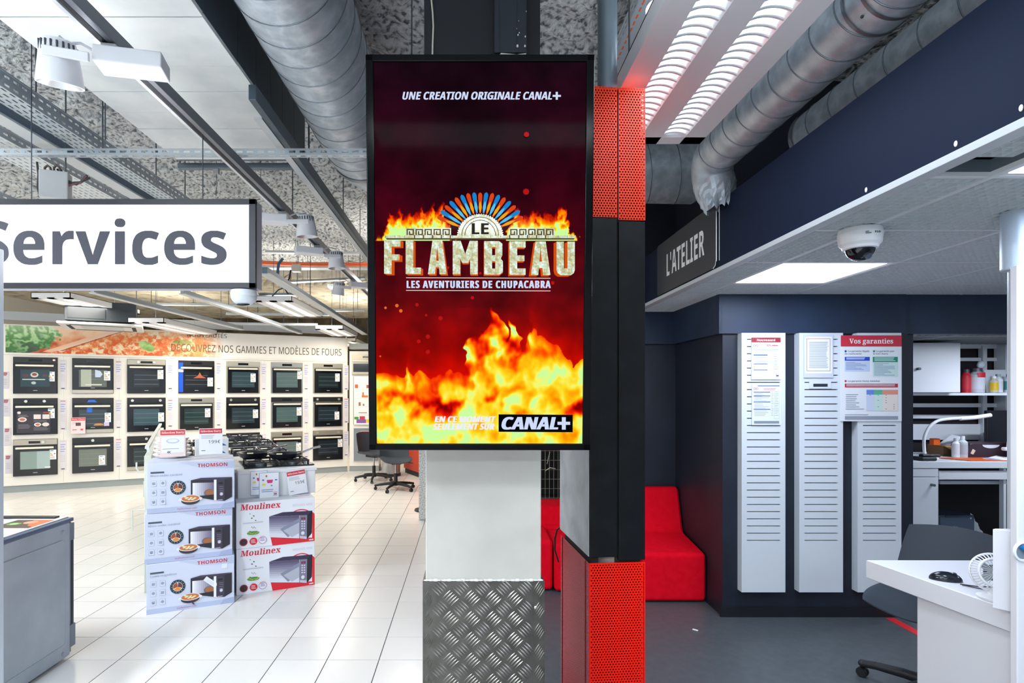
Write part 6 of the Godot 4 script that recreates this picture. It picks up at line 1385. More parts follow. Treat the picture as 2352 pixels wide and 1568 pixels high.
func carton_red(label: String, at: Vector3, yaw: float) -> void:
	var W := 0.58; var H := 0.349; var t := thing("microwave_carton", label, "carton", at, yaw, "red and white microwave cartons")
	put("body", geo().rbox(Vector3(W / 2, H / 2, -0.19), Vector3(W, H, 0.38), 0.003, 1), mt("eef0f7", 0.5), t)
	var g := geo(); g.z = 0.0004
	var X := func(a: Array) -> Array:
		var o := []
		for i in range(0, a.size(), 2):
			var s: float = (a[i] - 815.0) / 595.0; o.append(s * W); o.append(H - (a[i + 1] - (655.0 - 43.0 * s)) / (350.0 - 22.0 * s) * H)
		return o
	var D := func(x, y, rx, ry): var o = X.call([x, y]); g.disc(o[0], o[1], rx / 595.0 * W, ry / 340.0 * H)
	var red := Color("e02436")
	g.ink(red); var oc = X.call([1300, 800]); g.disc(oc[0], oc[1], W * 0.185, H * 0.30, 0.15, PI - 0.1, 30); g.ink(Color("eef0f7")).disc(oc[0], oc[1], W * 0.175, H * 0.275, 0.0, PI, 30)
	g.ink(red).fig(X.call([1390, 720, 1410, 735, 1410, 938, 1082, 976, 1066, 905, 1390, 915]))
	g.ink(Color("3b3450")).fig(X.call([1055, 757, 1160, 724, 1392, 712, 1350, 745])); g.ink(Color("262231")).fig(X.call([1350, 745, 1392, 712, 1388, 880, 1348, 926]))
	var q = X.call([1057, 758, 1287, 748, 1287, 920, 1060, 912])
	for i in 10:
		var a := i / 10.0; var b := (i + 1) / 10.0; var col := Color("5c5674").lerp(Color("dfe3ee"), clampf(a * 1.3, 0, 1))
		g.ink(col).fig([lerpf(q[0], q[6], a), lerpf(q[1], q[7], a), lerpf(q[2], q[4], a), lerpf(q[3], q[5], a), lerpf(q[2], q[4], b), lerpf(q[3], q[5], b), lerpf(q[0], q[6], b), lerpf(q[1], q[7], b)])
	g.ink(Color("8d90a6")).fig(X.call([1140, 850, 1287, 770, 1287, 850, 1200, 912])); g.ink(Color("b8bccb")).fig(X.call([1165, 862, 1287, 800, 1287, 880, 1230, 912]))
	g.ink(Color("85829a")).fig(X.call([1289, 747, 1349, 745, 1347, 926, 1289, 921])); g.ink(Color("2a1c28")).fig(X.call([1304, 764, 1336, 763, 1336, 778, 1304, 779])); g.ink(Color("d04050")).fig(X.call([1310, 768, 1330, 767, 1330, 774, 1310, 775])); g.ink(Color("e4e6f0"))
	for k in 8: D.call(1310 + 18 * (k % 2), 792 + 18 * (k / 2), 6, 5)
	D.call(1316, 880, 14, 14); g.ink(Color("c9ccda")).fig(X.call([1292, 902, 1346, 905, 1346, 924, 1292, 919]))
	g.ink(Color("d02438")).txt("Moulinex", W * 0.05, W * 0.55, H * 0.835, H * 0.125, "Droid Serif", true, 0.12, 1)
	g.ink(Color("d0d4dc")).txt("MOZAÏS MW", W * 0.71, W * 0.97, H * 0.83, H * 0.05, "Droid Sans", false, 0, 3)
	g.ink(Color("3d7a44"))
	for k in 11: D.call(915 + (k * 29) % 44, 735 + (k * 17) % 52, 4 + k % 3, 3)
	for k in 4: D.call(928 + k * 9, 835 + (k * 7) % 14, 3, 3)
	g.ink(Color("dfe3e8")); D.call(938, 893, 40, 16); g.ink(Color("58a24a")); D.call(938, 880, 46, 14); g.ink(Color("c8b040"))
	for k in 6: D.call(905 + k * 13, 874 + (k * 5) % 12, 6, 4)
	g.ink(Color("3f8a3c"))
	for k in 5: D.call(915 + k * 12, 868 + (k * 7) % 9, 7, 4)
	g.ink(Color("c8ccd4")).lines(W * 0.08, W * 0.33, H * 0.56, 0.01, 1, H * 0.02, 0.0)
	g.ink(Color("b83040")); D.call(868, 950, 30, 28); g.ink(Color("3a2026")); D.call(868, 950, 25, 23); g.ink(red); D.call(940, 942, 29, 27); g.ink(Color("f8e0e0")).lines(W * 0.18, W * 0.24, H * 0.18, H * 0.03, 3, H * 0.012)
	g.ink(Color("c88a9c")); D.call(1008, 932, 30, 28); g.ink(Color("eef0f7")); D.call(1008, 932, 26, 24); g.ink(Color("8a7ab0")).lines(W * 0.295, W * 0.355, H * 0.21, H * 0.03, 3, H * 0.014)
	g.ink(Color("f8e8e8")).fig(X.call([1365, 926, 1400, 922, 1400, 930, 1365, 934]))
	put("print", g, printed(0.45), t)
	g = geo(); g.z = -H; g.x = Transform3D(Basis(Vector3(1, 0, 0), Vector3(0, 0, -1), Vector3(0, 1, 0)), Vector3(0, 0, 0)); g.z = H + 0.0005; g.ink(Color("d02438")).rect(W * 0.72, 0.1, W * 0.96, 0.112); put("lid_print", g, printed(), t)

func boxes() -> void:
	var names3 := ["bottom grey blue microwave carton of the stack of three, tape across its picture", "middle grey blue microwave carton of the stack of three", "top grey blue microwave carton, price cards standing on it"]
	for i in 3: carton_thomson("microwave_carton", names3[i], V(-2.226 + [0.004, -0.012, 0.0][i], i * 0.348, 3.91 + [0.0, 0.005, 0.012][i]), 0.433 + [0.0, 0.012, -0.01][i], i == 0)
	for i in 2: carton_red(["lower red and white microwave carton standing on the tiles", "upper red and white microwave carton under the offer sheets"][i], V(-1.751, i * 0.351, 4.278 - i * 0.004), 0.443 - i * 0.01)

func appliance() -> void:
	var t := thing("cooker", "grey metal cooker seen from its side and back at the lower left corner", "cooker", V(-2.31, 0, 3.30), 0.02)
	var gm := noisy("grey_sheet", [0.0, "a4aeb8", 0.5, "aeb8c2", 1.0, "b8c2cc"], 0.006, 0.8, 0.42, 0.3)
	put("body", geo().span(Vector3(-0.6, 0.03, -0.004), Vector3(-0.008, 0.79, 1.0)), mt("8a9198", 0.45, 0.2), t)
	# pressed side panel: frame with a shallow raised field
	var g := geo(); g.x = Transform3D(Basis(Vector3(0, 0, -1), Vector3(0, 1, 0), Vector3(1, 0, 0)), Vector3(-0.008, 0, 1.0))
	g.prism(rounded(pv([0.0, 0.02, 0.985, 0.02, 0.985, 0.79, 0.0, 0.79]), 0.012), 0.0, 0.008, 0.003)
	g.prism(rounded(pv([0.17, 0.1, 0.94, 0.1, 0.94, 0.7, 0.17, 0.7]), 0.03), 0.006, 0.0135, 0.005)
	put("side_panel", g, gm, t)
	for q in [Vector2(0.925, 0.745), Vector2(0.40, 0.745), Vector2(0.925, 0.05)]: put("screw", geo().ell(Vector3(0.002, q.y, 1.0 - q.x), Vector3(0.004, 0.012, 0.012), 14, 6), mt("aab4be", 0.35, 0.5), t)
	for q in [[0.06, 0.19, -0.03], [0.68, 0.78, -0.02]]: put("back_flange", geo().span(Vector3(-0.03, q[0], q[2]), Vector3(0.002, q[1], 0.016), 0.003), mt("7e8892", 0.4, 0.4), t)
	put("back_plate", geo().span(Vector3(-0.6, 0.19, -0.024), Vector3(-0.004, 0.68, -0.004), 0.003), mt("39424c", 0.5, 0.3), t)
	put("top_trim", geo().span(Vector3(-0.6, 0.79, -0.01), Vector3(0.006, 0.812, 1.0), 0.005), mt("62708a", 0.35, 0.4), t)
	put("lid_plate", geo().span(Vector3(-0.59, 0.81, 0.0), Vector3(-0.02, 0.818, 0.98), 0.002), mt("d7d8d4", 0.3), t)
	for q in [[-0.06, 0.06], [-0.54, 0.06], [-0.06, 0.94]]: put("foot", geo().cyl(Vector3(q[0], 0, q[1]), Vector3(q[0], 0.03, q[1]), 0.02), mt("202428", 0.6), t)
	sheet("leaflet", "folded leaflet with a vegetable picture lying on the grey cooker", "leaflet", V(-2.60, 0.819, 2.98), 0.26, 0.30, func(g2, w, h):
		g2.ink(Color("5a4a42")).rect(w * 0.2, h * 0.1, w, h * 0.75); g2.ink(Color("d0704a")).fig([w * 0.55, h * 0.75, w, h * 0.75, w, h * 0.2, w * 0.8, h * 0.3]); g2.ink(Color("e09a7a")).disc(w * 0.66, h * 0.55, w * 0.13, h * 0.12); g2.ink(Color("5f9a4a")).disc(w * 0.42, h * 0.42, w * 0.14, h * 0.1); g2.ink(Color("a8cc8c")).disc(w * 0.42, h * 0.42, w * 0.08, h * 0.06), Vector3(-PI / 2, 0, 0), 0.004, "f2f1ea")
	solo("metal_bar", geo().span(Vector3(-0.2, 0, -0.02), Vector3(0.2, 0.01, 0.02)), mt("24262a", 0.4), "thin dark bar lying at the back of the cooker top", "bar", V(-2.56, 0.819, 3.25))

func sofa(label: String, at: Vector3, yaw: float, w: float, prof: Array, r := 0.035) -> void:
	var t := thing("red_seat", label, "sofa", at, yaw, "red foam seats")
	# side outline in (depth, height), extruded across the width
	var g := geo(); g.x = Transform3D(Basis(Vector3(0, 0, -1), Vector3(0, 1, 0), Vector3(1, 0, 0)), Vector3.ZERO)
	g.prism(rounded(pv(prof), r, 5), 0.0, w, 0.018)
	var cloth := noisy("red_cloth", [0.0, "e2061e", 0.5, "ea0a24", 1.0, "f01029"], 0.02, 1.5, 0.85)
	cloth.metallic_specular = 0.2
	put("upholstery", g, cloth, t)
	put("glide", geo().span(Vector3(0.03, -0.012, -0.03), Vector3(w - 0.03, 0.004, -0.4)), mt("141416", 0.7), t)

func office_chair(label: String, at: Vector3, yaw: float, spin: float, back_h: float, seat_y := 0.47) -> void:
	var t := thing("office_chair", label, "chair", at, yaw, "dark swivel chairs")
	var pl := mt("1b1e23", 0.5); var shell := mt("323b45", 0.6)
	put("hub", geo().lathe([Vector2(0, 0.07), Vector2(0.04, 0.07), Vector2(0.045, 0.1), Vector2(0.03, 0.14), Vector2(0.028, 0.26), Vector2(0, 0.26)], 20), pl, t)
	for i in 5:
		var a := TAU * i / 5 + spin; var d := Vector3(cos(a), 0, -sin(a))
		var leg := geo(); var pts := [Vector3(0, 0.105, 0), d * 0.12 + Vector3(0, 0.10, 0), d * 0.25 + Vector3(0, 0.085, 0), d * 0.315 + Vector3(0, 0.072, 0)]
		for k in 3: leg.cyl(pts[k], pts[k + 1], [0.028, 0.024, 0.02][k], [0.024, 0.02, 0.019][k], 10)
		leg.ell(pts[3], Vector3(0.021, 0.02, 0.021), 10, 6)
		put("leg", leg, pl, t)
		var s := Vector3(-d.z, 0, d.x) * 0.014; var cst := geo(); var c := d * 0.315 + Vector3(0, 0.027, 0)
		for q in [-1.0, 1.0]: cst.cyl(c + s * q * 0.35, c + s * q * 1.5, 0.027, 0.024, 16)
		cst.cyl(c + Vector3(0, 0, 0), c + Vector3(0, 0.045, 0), 0.008, -1, 8)
		put("caster", cst, mt("121417", 0.45), t)
	put("gas_lift", geo().cyl(Vector3(0, 0.25, 0), Vector3(0, seat_y - 0.05, 0), 0.014, -1, 16), mt("b8bcc0", 0.25, 0.9), t)
	put("mechanism", geo().rbox(Vector3(0, seat_y - 0.045, -0.02), Vector3(0.16, 0.04, 0.22), 0.01, 1), pl, t)
	put("lever", geo().tube([Vector3(0.05, seat_y - 0.045, 0), Vector3(0.2, seat_y - 0.05, 0.02), Vector3(0.27, seat_y - 0.06, 0.03)], 0.006, 8), pl, t)
	# seat and back: one thick curved sheet each
	var curved := func(f: Callable, th: float, nu: int, nv: int) -> Geo:
		var g := geo(); var A := []; var B := []; var NN := []
		for j in nv + 1:
			var ra := []; var rb := []; var rn := []
			for i in nu + 1:
				var u := -1.0 + 2.0 * i / nu; var v := float(j) / nv; var p: Vector3 = f.call(u, v)
				var du: Vector3 = f.call(u + 0.01, v) - p; var dv: Vector3 = f.call(u, v + 0.01) - p; var n := du.cross(dv).normalized()
				var e := th * sqrt(clampf((1 - u * u) * 4.0, 0.02, 1)) * sqrt(clampf(v * (1 - v) * 14.0, 0.02, 1))
				ra.append(p + n * e / 2); rb.append(p - n * e / 2); rn.append(n)
			A.append(ra); B.append(rb); NN.append(rn)
		for j in nv:
			for i in nu:
				g.soft(A[j][i], A[j][i + 1], A[j + 1][i + 1], A[j + 1][i], NN[j][i], NN[j][i + 1], NN[j + 1][i + 1], NN[j + 1][i])
				g.soft(B[j][i + 1], B[j][i], B[j + 1][i], B[j + 1][i + 1], -NN[j][i + 1], -NN[j][i], -NN[j + 1][i], -NN[j + 1][i + 1])
		for i in nu: g.quad(B[0][i], B[0][i + 1], A[0][i + 1], A[0][i]); g.quad(A[nv][i], A[nv][i + 1], B[nv][i + 1], B[nv][i])
		for j in nv: g.quad(A[j][0], A[j + 1][0], B[j + 1][0], B[j][0]); g.quad(B[j][nu], B[j + 1][nu], A[j + 1][nu], A[j][nu])
		return g
	var seat := func(u: float, v: float) -> Vector3: return Vector3(u * (0.245 - 0.05 * pow(absf(v * 2 - 1), 3)), seat_y + 0.035 * u * u - 0.03 * v * v * v, -0.22 + 0.46 * v)
	var back := func(u: float, v: float) -> Vector3: return Vector3(u * (0.235 - 0.03 * v * v), seat_y + 0.02 + back_h * v * (1 - 0.05 * u * u), -0.19 - 0.10 * v + 0.07 * u * u - 0.04 * pow(1 - v, 3) * 0)
	put("seat", curved.call(seat, 0.045, 16, 12), shell, t)
	put("backrest", curved.call(func(u, v): return back.call(-u, v), 0.035, 16, 12), shell, t)
	put("back_bracket", geo().tube([Vector3(0, seat_y - 0.04, -0.1), Vector3(0, seat_y - 0.03, -0.2), Vector3(0, seat_y + 0.04, -0.235), Vector3(0, seat_y + 0.12, -0.235)], 0.014, 8), pl, t)

func seats_and_far_things() -> void:
	sofa("red foam seat with sloping backrest at the right of the totem", V(1.085, 0.012, 4.125), 0.0, 0.652, [0.0, 0.0, 0.60, 0.0, 0.625, 0.74, 0.545, 0.745, 0.44, 0.405, 0.0, 0.35])
	sofa("red foam seat seen between the white column and the totem, its front rounded", V(0.665, 0.012, 4.33), 0.0, 0.40, [0.0, 0.0, 0.46, 0.0, 0.46, 0.37, 0.02, 0.36])
	sofa("red foam seat half hidden behind the white column's right edge", V(0.195, 0.012, 4.36), 0.0, 0.455, [0.0, 0.0, 0.46, 0.0, 0.46, 0.395, 0.0, 0.385])
	sofa("red foam back module standing behind the two low red seats", V(0.2, 0.012, 4.86), 0.0, 0.78, [0.0, 0.0, 0.45, 0.0, 0.45, 0.53, 0.08, 0.535, 0.06, 0.39, 0.0, 0.37])
	# wire cage
	var t := thing("wire_cage", "black wire cage unit seen between column and totem under the screen", "cage", V(0.75, 0, 6.6))
	var wr := mt("b8b4a4", 0.4, 0.7)
	put("back_board", geo().span(Vector3(0, 0.28, -0.3), Vector3(1.0, 1.3, -0.32)), mt("16171a", 0.7), t)
	put("base", geo().span(Vector3(0, 0.12, -0.35), Vector3(1.0, 0.29, 0.02)), mt("08090c", 0.6), t)
	for x in [0.06, 0.94]: put("foot", geo().span(Vector3(x - 0.03, 0, -0.3), Vector3(x + 0.03, 0.12, -0.02)), mt("101114", 0.6), t)
	for i in 21: put("wire", geo().cyl(Vector3(i * 0.05, 0.29, 0), Vector3(i * 0.05, 1.3, 0), 0.0035, -1, 6), wr, t)
	for i in 10: put("wire", geo().cyl(Vector3(0, 0.30 + i * 0.11, 0.004), Vector3(1.0, 0.30 + i * 0.11, 0.004), 0.0035, -1, 6), wr, t)
	put("shelf_clip", geo().tube([Vector3(0.15, 0.62, 0.02), Vector3(0.2, 0.66, 0.06), Vector3(0.26, 0.65, 0.07)], 0.006, 6).tube([Vector3(0.17, 0.7, 0.02), Vector3(0.2, 0.84, 0.04)], 0.005, 6), mt("c8ccb8", 0.4, 0.6), t)
	office_chair("dark swivel chair nearest the white column, its base on the far tiles", V(-1.13, 0, 8.85), 0.3, 0.35, 0.34)
	office_chair("dark swivel chair further back, left of the other by the screen's lower corner", V(-1.62, 0, 9.75), 0.9, 0.1, 0.34)
	office_chair("dark swivel chair mostly hidden behind the column, one caster showing", V(-0.48, 0, 9.15), -0.6, 0.7, 0.34)
	t = thing("floor_stand", "black round foot of a floor stand just showing left of the column", "stand", V(-0.545, 0, 7.33))
	put("foot", geo().lathe([Vector2(0, 0), Vector2(0.15, 0), Vector2(0.145, 0.02), Vector2(0.04, 0.045), Vector2(0.03, 0.06), Vector2(0, 0.06)], 28), mt("22262c", 0.45), t)
	put("stem", geo().cyl(Vector3(0, 0.05, 0), Vector3(0, 1.0, 0), 0.02), mt("22262c", 0.45), t)
	put("plate", geo().rbox(Vector3(0.02, 1.1, 0), Vector3(0.16, 0.2, 0.012), 0.004, 1), mt("d8dade", 0.4), t)
	t = thing("column", "far shop column clad in pale speckled sheet behind the white column", "column", V(-0.42, 0, 6.95))
	put("cladding", geo().rbox(Vector3(0, 0.55, 0), Vector3(0.34, 1.1, 0.34), 0.006, 1), noisy("speckle", [0.0, "8e9294", 0.42, "b4b8b8", 0.5, "d8d8d4", 1.0, "eeeeea"], 0.05, 2.0, 0.4, 0.3), t)
	put("shaft", geo().rbox(Vector3(0, 2.38, 0), Vector3(0.32, 2.56, 0.32), 0.006, 1), mt("dddbd6", 0.6), t)
	t = thing("counter", "orange red counter with dark plinth behind the swivel chairs", "counter", V(-1.19, 0, 10.6), -1.08)
	t.position = V(-1.22, 0, 10.75); t.rotation.y = -1.1
	put("front", geo().span(Vector3(0, 0.09, -0.5), Vector3(1.2, 1.05, 0), 0.004), mt("c8472e", 0.45), t)
	put("plinth", geo().span(Vector3(0.02, 0, -0.48), Vector3(1.18, 0.09, -0.02)), mt("2c2c30", 0.6), t)
	put("top", geo().span(Vector3(-0.02, 1.05, -0.52), Vector3(1.22, 1.09, 0.03), 0.004), mt("e4e2de", 0.4), t)
	t = thing("waste_bin", "round steel waste bin left of the orange red counter", "bin", V(-1.41, 0, 10.35))
	put("body", geo().lathe([Vector2(0, 0.04), Vector2(0.17, 0.04), Vector2(0.17, 0.62), Vector2(0.155, 0.64), Vector2(0, 0.64)], 28), mt("c2c4c4", 0.3, 0.8), t)
	put("foot_ring", geo().lathe([Vector2(0, 0), Vector2(0.18, 0), Vector2(0.18, 0.05), Vector2(0, 0.05)], 28), mt("2a2c30", 0.6), t)
	# fridge display right of the oven wall
	t = thing("appliance_unit", "white display unit right of the oven wall with built in niche fronts", "display unit", V(-2.28, 0, 10.88), 0.08)
	put("panel", geo().span(Vector3(0, 0.1, -0.6), Vector3(0.56, 2.31, 0), 0.004), mt("f0eee8", 0.45), t)
	put("plinth", geo().span(Vector3(0, 0, -0.58), Vector3(0.56, 0.1, -0.01)), mt("98a2a4", 0.5), t)
	struct("trim_cornice", geo().span(V(-2.3, 2.36, 10.95), V(0.6, 2.46, 11.15)), mt("aeb4b8", 0.5))
	t = thing("built_in_microwave", "steel built in microwave at the top of the unit right of the oven wall", "microwave", V(-2.24, 1.86, 10.86), 0.08)
	put("frame", geo().rbox(Vector3(0.26, 0.19, 0), Vector3(0.5, 0.38, 0.05), 0.004, 1), mt("b6ae9a", 0.35, 0.6), t)
	put("door_glass", geo().rbox(Vector3(0.26, 0.13, 0.024), Vector3(0.44, 0.16, 0.012), 0.003, 1), mt("22262a", 0.1), t)
	put("handle", geo().rbox(Vector3(0.26, 0.255, 0.045), Vector3(0.46, 0.02, 0.014), 0.005, 1), mt("e0d8c4", 0.3, 0.7), t)
	put("display", geo().span(Vector3(0.22, 0.32, 0.02), Vector3(0.40, 0.35, 0.0265)), mt("101216", 0.1), t)
	t = thing("fridge_poster", "tall printed front showing a filled refrigerator, below the built in microwave", "poster", V(-2.2, 0.9, 10.86), 0.08)
	put("board", geo().span(Vector3(0, 0, 0), Vector3(0.47, 0.92, 0.012)), mt("eef0f0", 0.3), t)
	var g := geo(); g.z = 0.0125; g.ink(Color("8a9294")).rect(0, 0, 0.012, 0.92)
	g.ink(Color("d8dee0"))
	for y in [0.18, 0.34, 0.5, 0.66]: g.rect(0.02, y, 0.46, y + 0.008)
	for q in [["d8622c", 0.03, 0.7, 0.09, 0.77], ["c84a2c", 0.25, 0.7, 0.31, 0.76], ["e07a2c", 0.16, 0.52, 0.28, 0.56], ["d86a2a", 0.17, 0.54, 0.2, 0.62], ["a86a4a", 0.1, 0.36, 0.14, 0.43], ["8a8478", 0.18, 0.36, 0.21, 0.4], ["9a8a7a", 0.1, 0.22, 0.26, 0.235], ["3f9a3a", 0.02, 0.1, 0.1, 0.15], ["c83a4a", 0.12, 0.09, 0.22, 0.16], ["8a5aa8", 0.06, 0.03, 0.24, 0.1], ["e8c838", 0.24, 0.04, 0.34, 0.1], ["d84a3a", 0.34, 0.08, 0.45, 0.15]]: g.ink(Color(q[0])).rect(q[1], q[2], q[3], q[4])
	put("print", g, printed(0.3), t)
	t = thing("built_in_appliance", "grey built in appliance front under the refrigerator picture", "appliance", V(-2.19, 0.22, 10.86), 0.08)
	put("front", geo().rbox(Vector3(0.23, 0.3, 0), Vector3(0.46, 0.62, 0.04), 0.004, 1), mt("8c949c", 0.35, 0.5), t)
	put("frame", geo().span(Vector3(-0.015, -0.015, -0.01), Vector3(0.0, 0.62, 0.024)).span(Vector3(-0.015, 0.61, -0.01), Vector3(0.47, 0.63, 0.024)), mt("e4e6e6", 0.4), t)
	sheet("price_card", "pink edged price card with red header on the grey appliance front", "price sign", V(-2.05, 0.48, 10.815), 0.2, 0.3, func(g2, w, h): price_face(g2, w, h, "Prix Choc", "", Color("d8323c")), Vector3(0, 0.08, 0), 0.004, "f4e4e8")

func bottle(called: String, label: String, at: Vector3, r: float, h: float, body: String, cap: String, lab: String, neck := 0.45) -> void:
	var t := thing(called, label, "bottle", at)
	put("body", geo().lathe([Vector2(0, 0), Vector2(r, 0), Vector2(r, h * 0.72), Vector2(r * neck, h * 0.84), Vector2(r * neck, h * 0.88), Vector2(0, h * 0.88)], 20), mt(body, 0.3), t)
	put("cap", geo().lathe([Vector2(0, h * 0.86), Vector2(r * neck * 1.15, h * 0.86), Vector2(r * neck * 1.05, h), Vector2(0, h)], 16), mt(cap, 0.4), t)
	put("label", geo().lathe([Vector2(r * 1.01, h * 0.15), Vector2(r * 1.01, h * 0.62)], 20), mt(lab, 0.5), t)

func niche() -> void:
	struct("wall_niche_back", geo().span(V(3.0, 0, 5.5), V(6.5, 2.05, 5.6)), mt("1c1620", 0.7))
	struct("wall_niche_left", geo().span(V(3.0, 0, 4.0), V(3.1, 2.05, 5.6)), mt("1d232d", 0.7))
	var ct := struct("ceiling_niche", geo().span(V(3.0, 2.0, 3.98), V(6.5, 2.06, 5.6)), mt("80868c", 0.7))
	var gg := geo()
	for i in 40: gg.span(V(3.05 + i * 0.06, 1.996, 4.0), V(3.08 + i * 0.06, 2.0, 5.5))
	tag(put("ribs", gg, mt("9aa0a4", 0.7), ct), "", "", "", "stuff").remove_meta("label")
	put("runner", geo().span(V(3.9, 1.992, 3.99), V(3.925, 2.0, 5.5)).span(V(3.0, 1.992, 4.6), V(6.5, 2.0, 4.62)), mt("c8ced2", 0.5), ct)
	var white := mt("e3e8ee", 0.4)
	var t := thing("shelving", "white rail shelving on the dark back wall of the workbench niche", "shelving", V(0, 0, 5.48))
	var X := func(u, d): return (u - 1075) * d / FOCAL
	var Y := func(v, d): return EYE - (v - 897) * d / FOCAL
	for q in [[790, 800], [821, 829], [926, 935], [952, 961]]: put("rail", geo().span(Vector3(3.12, Y.call(q[1], 5.45), 0), Vector3(5.2, Y.call(q[0], 5.45), 0.03), 0.002), white, t)
	put("splash_panel", geo().span(Vector3(3.12, Y.call(1010, 5.45), 0), Vector3(4.95, Y.call(974, 5.45), 0.02), 0.002), white, t)
	put("shelf_board", geo().span(Vector3(3.12, Y.call(908, 5.1), 0), Vector3(5.2, Y.call(902, 5.1), 0.38), 0.002), white, t)
	put("upright", geo().span(Vector3(5.09, 0.975, 0), Vector3(5.16, 1.98, 0.12), 0.002).span(Vector3(4.94, 0.96, 0), Vector3(4.98, 1.98, 0.05)), white, t)
	t = thing("wall_cabinet", "white wall cabinet with a plain door in the workbench niche", "cabinet", V(3.3, 0, 5.0))
	var y0: float = Y.call(902, 5.0) - 0.004; var y1: float = Y.call(787, 5.0)
	put("carcass", geo().span(Vector3(0, y0 + 0.008, -0.44), Vector3(X.call(2205, 5.0) - 3.3, y1, -0.02), 0.003), white, t)
	put("door", geo().span(Vector3(0.02, y0 + 0.008, -0.018), Vector3(X.call(2206, 5.0) - 3.3, y1, 0), 0.003), mt("e8ecf2", 0.35), t)
	put("handle", geo().cyl(Vector3(X.call(2107, 5.0) - 3.3, Y.call(847, 5.0), 0), Vector3(X.call(2107, 5.0) - 3.3, Y.call(847, 5.0), 0.03), 0.012), mt("5a6068", 0.3, 0.7), t)
	var d := 5.24; var sy: float = Y.call(902, 5.1)
	var at := func(u): return Vector3(X.call(u, d), sy + 0.002, -d)
	bottle("spray_can", "red spray can beside the white wall cabinet", at.call(2219), 0.035, 0.215, "c82433", "30343c", "d2303c", 0.7)
	bottle("spray_can", "fat white spray can with a red and blue label, right of the red can", at.call(2243), 0.06, 0.225, "c8ccd8", "4a4e58", "d8dae4", 0.6)
	solo("label_band", geo().at(Vector3.ZERO, Vector3(0, 0.2, 0)).lathe([Vector2(0.0615, 0.14), Vector2(0.0615, 0.185)], 14, -PI / 2 - 0.8, -PI / 2 + 0.8), mt("d0263a", 0.4), "red label band round the fat white spray can", "label", at.call(2243))
	var pl := thing("plastic_bag", "crumpled clear plastic bag on top of the fat white spray can", "bag", at.call(2255) + Vector3(0, 0.225, -0.01))
	put("film", geo().at(Vector3.ZERO, Vector3(0.2, 0.4, 0.3)).ell(Vector3(0, 0.035, 0), Vector3(0.05, 0.04, 0.03), 7, 4), mt("d4dae2", 0.25), pl)
	bottle("bottle", "clear bottle with a yellow label on the niche shelf", at.call(2262) + Vector3(0, 0, 0.09), 0.032, 0.15, "c8c4b4", "e0e4e8", "e0bc2c", 0.5)
	bottle("bottle", "left small white bottle in the clear stand on the niche shelf", at.call(2288) + Vector3(0, 0, 0.02), 0.034, 0.17, "dfe6ec", "9aa8b4", "d0d8e0", 0.5)
	bottle("bottle", "right small white bottle with a green label in the clear stand", at.call(2312) + Vector3(0, 0, 0.02), 0.034, 0.17, "dfe6ec", "8a98a4", "4a9a94", 0.5)
	t = thing("display_stand", "clear pale stand behind the two white bottles on the niche shelf", "stand", at.call(2276) + Vector3(0.0, 0, -0.05))
	put("back_plate", geo().at(Vector3.ZERO, Vector3(-0.12, 0, 0)).span(Vector3(0, 0, 0), Vector3(0.2, 0.215, 0.004)), mt("e2e8ee", 0.15), t)
	put("foot_plate", geo().span(Vector3(0, 0, 0), Vector3(0.2, 0.004, 0.13)), mt("d4dce4", 0.15), t)
	# workbench
	t = thing("workbench", "white workbench with a drawer and cupboard in the niche", "desk", V(0, 0, 4.7))
	var by: float = Y.call(1060, 4.7)
	put("bench_top", geo().span(Vector3(3.12, by - 0.055, -0.74), Vector3(5.3, by, 0), 0.003), white, t)
	put("drawer_front", geo().span(Vector3(X.call(2156, 4.72), Y.call(1101, 4.72), -0.04), Vector3(5.3, Y.call(1081, 4.72), -0.015), 0.003), white, t)
	put("tray_edge", geo().span(Vector3(X.call(2160, 4.8), Y.call(1112, 4.8), -0.4), Vector3(5.2, Y.call(1104, 4.8), -0.1), 0.003), mt("c8ccd8", 0.4), t)
	put("cupboard", geo().span(Vector3(3.14, 0.05, -0.72), Vector3(X.call(2154, 4.72), by - 0.055, -0.022), 0.002), white, t)
	put("small_drawer", geo().span(Vector3(3.16, Y.call(1094, 4.71), -0.02), Vector3(X.call(2154, 4.71), by - 0.06, -0.004), 0.002), white, t)
	put("cupboard_door", geo().span(Vector3(3.16, 0.07, -0.02), Vector3(X.call(2154, 4.71), Y.call(1096, 4.71), -0.004), 0.002), white, t)
	put("lock_key", geo().cyl(Vector3(X.call(2140, 4.7), Y.call(1113, 4.7), -0.004), Vector3(X.call(2140, 4.7), Y.call(1113, 4.7), 0.03), 0.011), mt("6c727a", 0.3, 0.7), t)
	put("kick_board", geo().span(Vector3(3.14, 0, -0.7), Vector3(5.3, 0.06, -0.06)), mt("20242c", 0.6), t)
	put("back_panel", geo().span(Vector3(X.call(2154, 4.72), 0.2, -0.62), Vector3(5.2, by - 0.06, -0.6)), mt("0d0f14", 0.8), t)
	put("leg", geo().span(Vector3(X.call(2300, 4.75), 0.2, -0.07), Vector3(X.call(2306, 4.75) , by - 0.055, -0.03)), white, t)
	put("low_shelf", geo().span(Vector3(X.call(2154, 4.72), 0.05, -0.7), Vector3(5.25, 0.2, -0.06)), mt("14161c", 0.6), t)
	t = thing("printer", "dark blue grey printer on the low shelf under the niche workbench", "printer", V(X.call(2157, 4.85), 0.2, 4.85))
	var pw: float = (2238 - 2157) * 4.85 / FOCAL; var ph: float = Y.call(1183, 4.85) - 0.2
	put("body", geo().rbox(Vector3(pw / 2, ph / 2, -0.17), Vector3(pw, ph, 0.34), 0.008, 2), mt("3a4656", 0.45), t)
